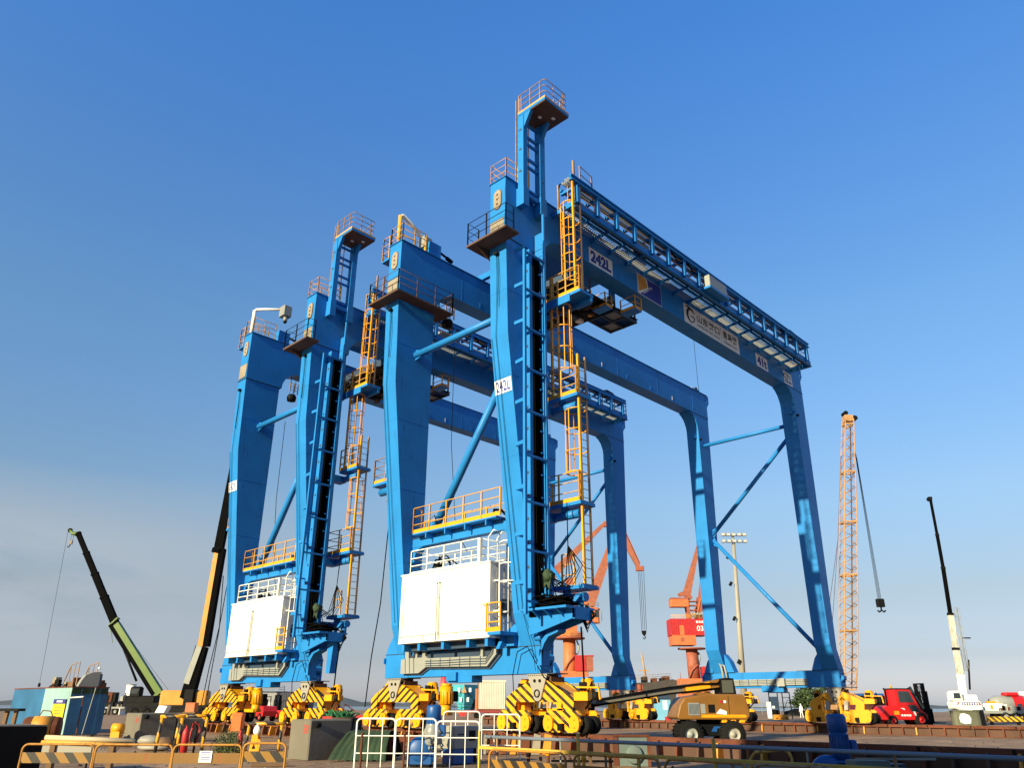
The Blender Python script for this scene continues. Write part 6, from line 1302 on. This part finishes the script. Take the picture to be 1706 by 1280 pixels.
r = facing('pipe_bundle', 142, 16.6, 'long beige pipe lying across supports behind the striped barrier', 'pipe')
b = MB(); b.tube([(-.65, 0, .66), (1.1, .0, .60)], .05, paint('beige_pipe', (.52, .42, .28), .6, .1), 10); b.tube([(-.68, -.05, .58), (1.1, -.05, .53)], .035, RAILY, 8); b.box(-.7, .3, -.02, .02, .36, .52, PLATE); b.cyl((.25, 0, .01), (.25, 0, .72), .02, DARK, 6)
for i in range(7): b.tube([(.3+.07*i, .05, .35), (.4+.07*i, .05, .5)], .006, GREYW, 4)
b.build('pipe', r)
for x in (-.45, .7): b = MB(); b.box(x-.05, x+.05, -.06, .06, .01, .55, WOOD); b.build('support', r)
# striped pipe frames
def pipe_frame(ua, ub, d, h, label, left=True):
    w = (ub-ua)*d/1386; r = facing('striped_barrier', (ua+ub)/2, d, label, 'barrier', 'yellow and black striped pipe barriers'); b = MB()
    b.tube([(-w/2-.06, 0, .01), (-w/2, 0, h-.03)], .045, STR_T, 10); b.build('upright', r); b = MB(); b.tube([(w/2+.02, 0, .01), (w/2+.06, 0, h-.03)], .045, STR_T, 10); b.build('upright', r)
    b = MB(); b.tube([(-w/2-.05, 0, h), (w/2+.12, 0, h+.0)], .045, STR_T, 10); b.build('top_bar', r)
    return r
pipe_frame(274, 304, 22.5, .97, 'short yellow and black striped pipe frame right of block 64')
pipe_frame(420, 470, 23.5, .78, 'wide yellow and black striped pipe frame left of block 58')
pipe_frame(304, 345, 23.2, .98, 'yellow and black striped pipe frame beside the red extinguishers')
r = facing('striped_pipe', 940, 17.2, 'yellow and black striped pipe lying level before the near rail beam', 'pipe')
b = MB(); b.tube([(-.55, 0, .42), (.6, -.15, .38)], .035, STR_T, 10); b.build('pipe', r)
for x in (-.5, .5): b = MB(); b.box(x-.03, x+.03, -.1, .0, .01, .37, WOOD); b.build('support', r)
# small things in the left foreground
def extinguisher(u, d, label, s):
    r = facing('fire_extinguisher', u, d, label, 'fire extinguisher', 'red extinguishers'); b = MB(); b.ring((0, 0, .02), (0, 0, 1), [(.001, 0), (.10*s, 0), (.10*s, .62*s), (.07*s, .72*s), (.03*s, .76*s), (.03*s, .82*s), (.001, .82*s)], PANELRED, 16); b.build('cylinder', r)
    b = MB(); b.box(-.02*s, .12*s, -.015*s, .015*s, .82*s, .88*s, DARK); b.tube([(0, 0, .8*s), (-.13*s, 0, .7*s), (-.13*s, 0, .3*s), (-.08*s, -.05*s, .1*s)], .014*s, BLACK, 6); b.build('valve', r)
extinguisher(317, 22, 'red fire extinguisher with tangled hose beside the striped frame', .9)
extinguisher(407, 23, 'red fire extinguisher standing right of the weed', .75)
r = facing('hose_reel', 331, 22.3, 'rusty loops of hose hung on a post right of the first extinguisher', 'hose')
b = MB()
for i in range(7): b.tube([(.12*math.cos(t)+random.uniform(-.02, .02), .06*math.sin(3*t), .55+.28*math.sin(t)) for t in [2*PI*k/12 for k in range(12)]], .015, random.choice([RUST, PANELRED, BLACK]), 5, closed=True)
b.cyl((0, .1, .01), (0, .1, .85), .03, DARK, 8); b.build('loops', r)
for (u, d, nm, lab, cat, col, w, h, zb) in ((320, 33, 'orange_crate', 'small orange crate beyond the striped frames', 'crate', ORANGE, .38, .34, 1.0), (400, 25, 'orange_bin', 'upright orange bin between the extinguisher and the open forklift', 'bin', paint('safety_orange', (.72, .14, .02), .5, .08), .30, .50, .55)):
    r = facing(nm, u, d, lab, cat); r.location.z = zb-.001*0
    b = MB(); b.cbox(-w/2, w/2, -w/2, w/2, 0, h, col, .02); b.box(-w/2-.01, w/2+.01, -w/2-.01, w/2+.01, h*.86, h*.92, col); b.build('body', r)
    q = facing('timber_stand', u, d+.02, 'timber stand carrying the '+nm.replace('_', ' '), 'stand'); b = MB(); b.box(-w/2-.05, w/2+.05, -w/2-.05, w/2+.05, zb-.06, zb-.002, WOOD)
    b.build('top', q)
    for sx in (-1, 1): b = MB(); b.box(sx*w*.4-.04, sx*w*.4+.04, -w*.4, w*.4, .01, zb-.06, DARK); b.build('leg', q)
r = facing('wall_bag', 433, 23.2, 'white plastic bag hung on the wide striped frame', 'bag')
b = MB(); b.blob((0, 0, .62), .1, .06, .13, WHITE, 10, .1); b.box(-.02, .02, -.01, .01, .72, .8, WHITE); b.build('bag', r)
r = facing('wet_floor_sign', 433, 22, 'yellow folding floor sign under the white bag', 'sign')
b = MB(); b.prism([(-.13, .01), (.13, .01), (.07, .55), (-.07, .55)], 'y', -.12, -.1, YEL); b.prism([(-.13, .01), (.13, .01), (.07, .55), (-.07, .55)], 'y', .1, .12, YEL); b.box(-.07, .07, -.11, .11, .5, .55, YEL); b.prism([(-.05, .22), (.05, .22), (0, .34)], 'y', -.125, -.121, DARK); b.build('boards', r)
r = facing('sack_pile', 268, 25, 'pale folded sacks lying right of block 64', 'sacks')
b = MB(); b.blob((-.15, 0, .28), .35, .25, .14, PLATE, 12, .12); b.blob((.25, .05, .2), .3, .25, .18, WOOD, 12, .12); b.blob((0, 0, .1), .5, .3, .1, PLATE, 12, .1); b.build('sacks', r)
r = facing('white_bucket', 272, 60, 'white skip with slanted front below the orange counterweight', 'skip')
b = MB(); b.prism([(-.55, .3), (.1, .3), (.45, 1.15), (-.15, 1.2)], 'y', -.4, .4, WHITE); b.box(-.4, .2, -.3, .3, .01, .3, DARK); b.build('body', r)
# yellow motor housing on the ground left of block 64
r = facing('yellow_gearbox', 200, 29, 'small yellow gearbox peeping from behind block 64', 'gearbox')
b = MB(); b.cyl((-.1, 0, .5), (.25, 0, .5), .16, YEL, 14); b.box(-.1, .2, -.12, .12, .1, .4, YEL); b.box(-.15, .25, -.15, .15, .01, .1, DARK); b.build('casing', r)
# striped low kerb and pallets in front of near rail on the left
r = facing('steel_grid', 620, 24.8, 'rusty steel floor grid lying before the second near bogie', 'grid')
b = MB(); b.box(-1.5, 1.6, -.5, -.42, .3, .42, RUST); b.box(-1.5, 1.6, .5, .58, .3, .42, RUST)
for i in range(12): b.box(-1.45+.26*i, -1.38+.26*i, -.5, .5, .02, .34, random.choice([RUST, RUSTD, PRIMER]))
b.build('bars', r)

# ------------------------------------------------------------------ foreground handrails parallel to the rail beam (along Y)
HRX = at(820, 1229, 17.9)
PIPEB = paint('handrail_grey_blue', (.17, .21, .27), .5, .1, (.22, .24, .26), .3)
r = empty('blue_handrail', (HRX.x, HRX.y, 0), 0); tag(r, 'long grey-blue pipe handrail running across the lower right foreground', 'handrail')
b = MB(); b.tube([(0, .2, .655), (0, -4, .655), (0, -9, .655), (0, -14, .655)], .035, PIPEB, 10); b.build('top_pipe', r)
for i, y in enumerate((-.15, -1.9, -3.0, -4.15, -5.6, -6.9, -8.2)): b = MB(); b.tube([(0, y, .01), (0, y, .655)], .018 if i % 2 else .024, GREYW if i % 2 else RAILB, 6); b.build('post', r)
YX = at(833, 1243, 17.2); RY2 = paint('faded_yellow_rail', (.55, .36, .05), .55, .15, (.28, .15, .06), .45)
r = empty('yellow_handrail', (YX.x, YX.y, 0), 0); tag(r, 'faded yellow square-bar handrail in the lower right foreground, below the grey-blue pipe', 'handrail')
b = MB(); b.beam((0, .6, .47), (0, -12, .47), .06, .055, RY2); b.build('top_bar', r)
for y in (.6, -2.05, -3.4, -4.9, -6.1): b = MB(); b.beam((0, y, .01), (0, y, .45 if y not in (.6, -2.05, -4.9) else .78), .045, .045, RY2); b.build('post', r)
for i, (ya, yb_) in enumerate(((.05, -1.95), (-2.15, -4.0), (-4.1, -5.6), (-5.7, -7.0))):
    r = empty('hoop_barrier', (YX.x-.25, YX.y+(ya+yb_)/2, 0), -PI/2); w = ya-yb_
    tag(r, ['yellow hoop barrier with boldly striped panel at lower centre', 'yellow hoop barrier with plain ochre panel right of the striped one', 'yellow hoop barrier in front of the blue grid mat', 'rusty hoop barrier at the lower right, before the blue motor'][i], 'barrier', 'yellow hoop barriers below the handrail')
    b = MB(); k = .14; h = .46
    b.tube([(-w/2, 0, .01), (-w/2, 0, h-k)]+[(-w/2+k-k*math.cos(t), 0, h-k+k*math.sin(t)) for t in [PI/2*j/4 for j in range(1, 5)]]+[(w/2-k+k*math.sin(t), 0, h-k+k*math.cos(t)) for t in [PI/2*j/4 for j in range(0, 5)]]+[(w/2, 0, .01)], .022, HOOP if i < 3 else RAILB, 8); b.build('hoop', r)
    b = MB(); b.box(-w/2+.02, w/2-.02, -.012, .012, .06, .28, STR_P if i == 0 else PANY); b.build('panel', r)
r = empty('hoop_barrier', tuple(at(1300, 1262, 14.4)), -PI/2); r.location.z = 0; tag(r, 'tarnished hoop standing behind the yellow handrail left of the blue motor', 'barrier', 'yellow hoop barriers below the handrail')
b = MB(); b.tube([(-.55, 0, .01), (-.55, 0, .44), (-.45, 0, .54), (.05, 0, .60), (.15, 0, .58), (.2, 0, .48), (.2, 0, .01)], .028, RAILY, 8); b.build('hoop', r)
b = MB(); b.tube([(-.55, 0, .3), (.2, 0, .3)], .015, RAILB, 6); b.build('bar', r)
# ramp plates, grey cabinet, mats
r = facing('electric_box', 1432, 12.6, 'grey-green flat cabinet right of the large blue motor', 'cabinet')
b = MB(); b.cbox(-.27, .24, -.2, .2, .01, .55, paint('grey_green', (.13, .16, .145), .6, .08), .015); b.box(-.27, .9, -.22, -.21, .56, .59, GREYW); b.build('body', r)
b = MB()
for x in (.30, .38): b.tube([(x, -.1, .2), (x, -.1, .36), (x+.05, -.1, .38), (x+.05, -.1, .2)], .008, SIGNW, 5)
b.box(.25, .5, -.1, .2, .01, .5, FLANGE); b.build('socket_panel', r)
r = facing('blue_mat', 1185, 14.6, 'dark blue ribbed mat lying on the ground at lower right of centre', 'mat')
b = MB(); b.box(-.55, .55, -.6, .6, .01, .05, paint('mat_blue', (.05, .08, .14), .7, .2))
for i in range(15): x = -.5+.07*i; b.beam((x, -.58, .055), (x+.12, .58, .055), .012, .012, GREYW)
b.build('sheet', r)
r = facing('scrap_heap', 1105, 15.5, 'small heap of dark scrap beside the blue mat', 'scrap')
b = MB()
for i in range(26): p = Vector((random.gauss(0, .3), random.gauss(0, .25), random.uniform(.02, .14))); b.beam(p, p+Vector((random.uniform(-.25, .25), random.uniform(-.2, .2), random.uniform(0, .06))), random.uniform(.02, .08), .02, random.choice([DARK, RUST, GREYW, DARK]))
b.build('pieces', r)
r = facing('valve_box', 1050, 19.6, 'teal-grey rusty valve box standing before the near rail beam', 'box')
b = MB(); b.cbox(-.4, .35, -.25, .25, .01, .62, paint('valve_grey', (.12, .16, .15), .7, .2, (.15, .07, .04), .5), .02); b.box(-.42, -.36, -.27, .27, .01, .64, RUST); b.box(.3, .37, -.27, .27, .01, .64, RUST); b.box(-.42, .37, -.27, .27, .62, .66, RUST); b.build('body', r)
b = MB(); b.ring((0, -.26, .25), (0, -1, 0), [(.001, 0), (.18, 0), (.2, .03), (.16, .05), (.001, .05)], MATS['valve_grey'], 20); b.build('flange', r)
for i, (u, d) in enumerate(((880, 17.6), (912, 17.9), (1013, 17.2), (970, 16.2))):
    r = facing('steel_post', u, d, ['short dark stub post before the near bogie', 'stub post with yellow sleeve before the near bogie', 'rusty stub post with yellow cap below the striped pipe', 'short yellow stub post by the lower hoop barriers'][i], 'post', 'stub posts in the foreground')
    b = MB(); b.cyl((0, 0, .01), (0, 0, .42), .035, RUST if i != 3 else YEL, 10); b.cyl((0, 0, .3), (0, 0, .40), .05, YEL if i else DARK, 10); b.build('shaft', r)
# rusty brackets and offcuts along the near rail
r = facing('steel_bracket', 820, 23.8, 'rusty wedge brackets piled behind the rightmost white barrier', 'brackets')
b = MB()
for i in range(9): x = -1.0+.3*i; b.prism([(x, .02), (x+.24, .02), (x+.28, .5), (x+.1, .55)], 'y', random.uniform(-.3, 0), .2, random.choice([RUST, RUST, PRIMER, CWY]))
b.build('wedges', r)
r = facing('coiled_cable', 985, 20.5, 'loose black cable lying along the near rail beam', 'cable')
b = MB(); b.tube([(-1, 0, .05), (-.5, .15, .04), (0, -.1, .05), (.6, .1, .04), (1.2, -.05, .05)], .03, BLACK, 6); b.build('cable', r)

# loose grit, flakes of rust and offcuts strewn over the apron
g = MB(); rng = random.Random(3)
for i in range(1500):
    d = rng.uniform(11, 34)**1.0; u = rng.uniform(-60, 1760); p = ground(u, d); s_ = rng.choice([.012, .02, .03, .05])*rng.uniform(.6, 1.3); a = rng.uniform(0, 6.28)
    q = [Vector((p.x+s_*rng.uniform(.6, 1.6)*math.cos(a+t), p.y+s_*rng.uniform(.5, 1)*math.sin(a+t), .006)) for t in (0, 1.6, 3.1, 4.7)]
    g.add(q+[Vector((p.x, p.y, .006+s_*.7))], [(0, 1, 4), (1, 2, 4), (2, 3, 4), (3, 0, 4)], rng.choice([RUST, CONC, DARK, RUST, WOOD, PLATE]))
tag(g.build('ground_litter'), kind='stuff')
for i, (u, d, ln) in enumerate(((760, 21, 1.2), (690, 24, .9), (460, 19, .8), (1010, 18.5, 1.0), (350, 20.5, .9))):
    r = facing('timber_batten', u, d, ['pale timber batten lying below the grey cabinet', 'timber batten lying behind the second white barrier', 'short timber batten left of block 58', 'timber batten below the near rail beam flange', 'timber batten lying behind the notice plate barrier'][i], 'timber', 'timber battens on the ground', rng.uniform(-.5, .5))
    b = MB(); b.cbox(-ln/2, ln/2, -.05, .05, .008, .07, WOOD, .008); b.build('batten', r)

# ------------------------------------------------------------------ unseen shed added behind the viewpoint to cast shade over the lower right foreground
r = empty('unseen_shade_shed', (-36, -19, 0)); tag(r, 'added tall grey shed, unseen behind the viewpoint, put there to shade the lower right foreground', 'shed')
b = MB(); b.box(-8, 4, -22, 4.6, 0.01, 12.1, GREYW); b.box(-8, 4, 4.602, 10.4, .01, 14.2, GREYW); b.build('wall', r)
b = MB(); b.box(-8.3, 4.3, -22.3, 4.6, 12.11, 12.3, FLANGE); b.box(-8.3, 4.3, 4.603, 10.7, 14.21, 14.4, FLANGE); b.build('roof', r)
for y in (-16, -8, 0, 7): b = MB(); b.box(4.002, 4.06, y-1.6, y+1.6, .02, 4.2, TANKB); b.build('door', r)
# ------------------------------------------------------------------ sky and sun
SUN_EL, SUN_AZ = R(20), math.atan2(.042, 1)      # light travels towards +X, slightly +Y
sd = Vector((-math.cos(SUN_EL)*math.cos(SUN_AZ), -math.cos(SUN_EL)*math.sin(SUN_AZ), math.sin(SUN_EL)))   # towards the sun
w = bpy.data.worlds.new('World'); SC.world = w; w.use_nodes = True
nt = w.node_tree; bg = nt.nodes['Background']; L = nt.links.new
sky = nt.nodes.new('ShaderNodeTexSky'); sky.sky_type = 'NISHITA'; sky.sun_disc = False
sky.sun_elevation = SUN_EL; sky.sun_rotation = math.atan2(sd.x, sd.y)
sky.air_density = 1.0; sky.dust_density = 1.0; sky.ozone_density = 3.0; sky.altitude = 0
# the day's own haze: a clearer, bluer zenith and a duller horizon than the model's
tc = nt.nodes.new('ShaderNodeTexCoord'); sp = nt.nodes.new('ShaderNodeSeparateXYZ'); L(tc.outputs['Generated'], sp.inputs[0])
K = 1.8
rp = nt.nodes.new('ShaderNodeValToRGB'); e = rp.color_ramp.elements
st = [(.0, (.80, .80, 1.05)), (.02, (.70, .66, .86)), (.052, (.55, .50, .60)), (.122, (.63, .53, .50)), (.232, (.76, .75, .72)), (.35, (.73, .87, .92)), (.437, (.74, .95, 1.02)), (.55, (.67, .98, 1.20)), (.734, (.55, 1.07, 1.55)), (1.0, (.50, 1.12, 1.75))]
while len(e) < len(st): e.new(.5)
for q, (p, c) in zip(e, st): q.position = p; q.color = (c[0]/K, c[1]/K, c[2]/K, 1)
L(sp.outputs['Z'], rp.inputs['Fac'])
v1 = nt.nodes.new('ShaderNodeVectorMath'); v1.operation = 'MULTIPLY'; L(sky.outputs['Color'], v1.inputs[0]); L(rp.outputs['Color'], v1.inputs[1])
v2 = nt.nodes.new('ShaderNodeVectorMath'); v2.operation = 'SCALE'; L(v1.outputs[0], v2.inputs[0])
ds = nt.nodes.new('ShaderNodeVectorMath'); ds.operation = 'DOT_PRODUCT'; L(tc.outputs['Generated'], ds.inputs[0]); ds.inputs[1].default_value = tuple(sd)   # a weaker glow round the sun than the model's
g0 = nt.nodes.new('ShaderNodeMapRange'); L(ds.outputs['Value'], g0.inputs[0]); g0.inputs[1].default_value = .15; g0.inputs[2].default_value = .7; g0.inputs[3].default_value = K; g0.inputs[4].default_value = K*.42
L(g0.outputs[0], v2.inputs[3])
# a thin bank of cloud low over the water
mp = nt.nodes.new('ShaderNodeMapping'); mp.inputs['Scale'].default_value = (2.2, 2.2, 7); mp.inputs['Location'].default_value = (.9, 3.1, .2); L(tc.outputs['Generated'], mp.inputs[0])
nz = nt.nodes.new('ShaderNodeTexNoise'); nz.inputs['Scale'].default_value = 1.3; nz.inputs['Detail'].default_value = 7; nz.inputs['Roughness'].default_value = .55; L(mp.outputs[0], nz.inputs['Vector'])
r1 = nt.nodes.new('ShaderNodeValToRGB'); r1.color_ramp.elements[0].position = .33; r1.color_ramp.elements[1].position = .50; L(nz.outputs['Fac'], r1.inputs['Fac'])
r2 = nt.nodes.new('ShaderNodeValToRGB'); e = r2.color_ramp.elements; e.new(.5); e.new(.5)
for q, (p, c) in zip(e, ((.0, .5), (.05, .8), (.17, .85), (.25, 0))): q.position = p; q.color = (c, c, c, 1)
L(sp.outputs['Z'], r2.inputs['Fac'])
dr = nt.nodes.new('ShaderNodeVectorMath'); dr.operation = 'DOT_PRODUCT'; L(tc.outputs['Generated'], dr.inputs[0]); dr.inputs[1].default_value = (math.sin(CA-.72), math.cos(CA-.72), 0)
r3 = nt.nodes.new('ShaderNodeMapRange'); L(dr.outputs['Value'], r3.inputs[0]); r3.inputs[1].default_value = .80; r3.inputs[2].default_value = .98
m1 = nt.nodes.new('ShaderNodeMath'); m1.operation = 'MULTIPLY'; L(r1.outputs['Color'], m1.inputs[0]); L(r2.outputs['Color'], m1.inputs[1])
m2 = nt.nodes.new('ShaderNodeMath'); m2.operation = 'MULTIPLY'; L(m1.outputs[0], m2.inputs[0]); L(r3.outputs[0], m2.inputs[1])
mx = nt.nodes.new('ShaderNodeMix'); mx.data_type = 'RGBA'; L(m2.outputs[0], mx.inputs[0]); L(v2.outputs[0], mx.inputs[6]); mx.inputs[7].default_value = (2.2, 2.5, 2.82, 1)
L(mx.outputs[2], bg.inputs['Color']); bg.inputs['Strength'].default_value = .12
sl = bpy.data.lights.new('sun', 'SUN'); sl.energy = 5; sl.angle = R(.53); sl.color = (1, .86, .54)
so = bpy.data.objects.new('sun', sl); COL.objects.link(so); so.rotation_euler = (-sd).to_track_quat('-Z', 'Y').to_euler()
SC.view_settings.view_transform = 'Standard'; SC.view_settings.look = 'None'; SC.view_settings.exposure = .8; SC.view_settings.gamma = 1
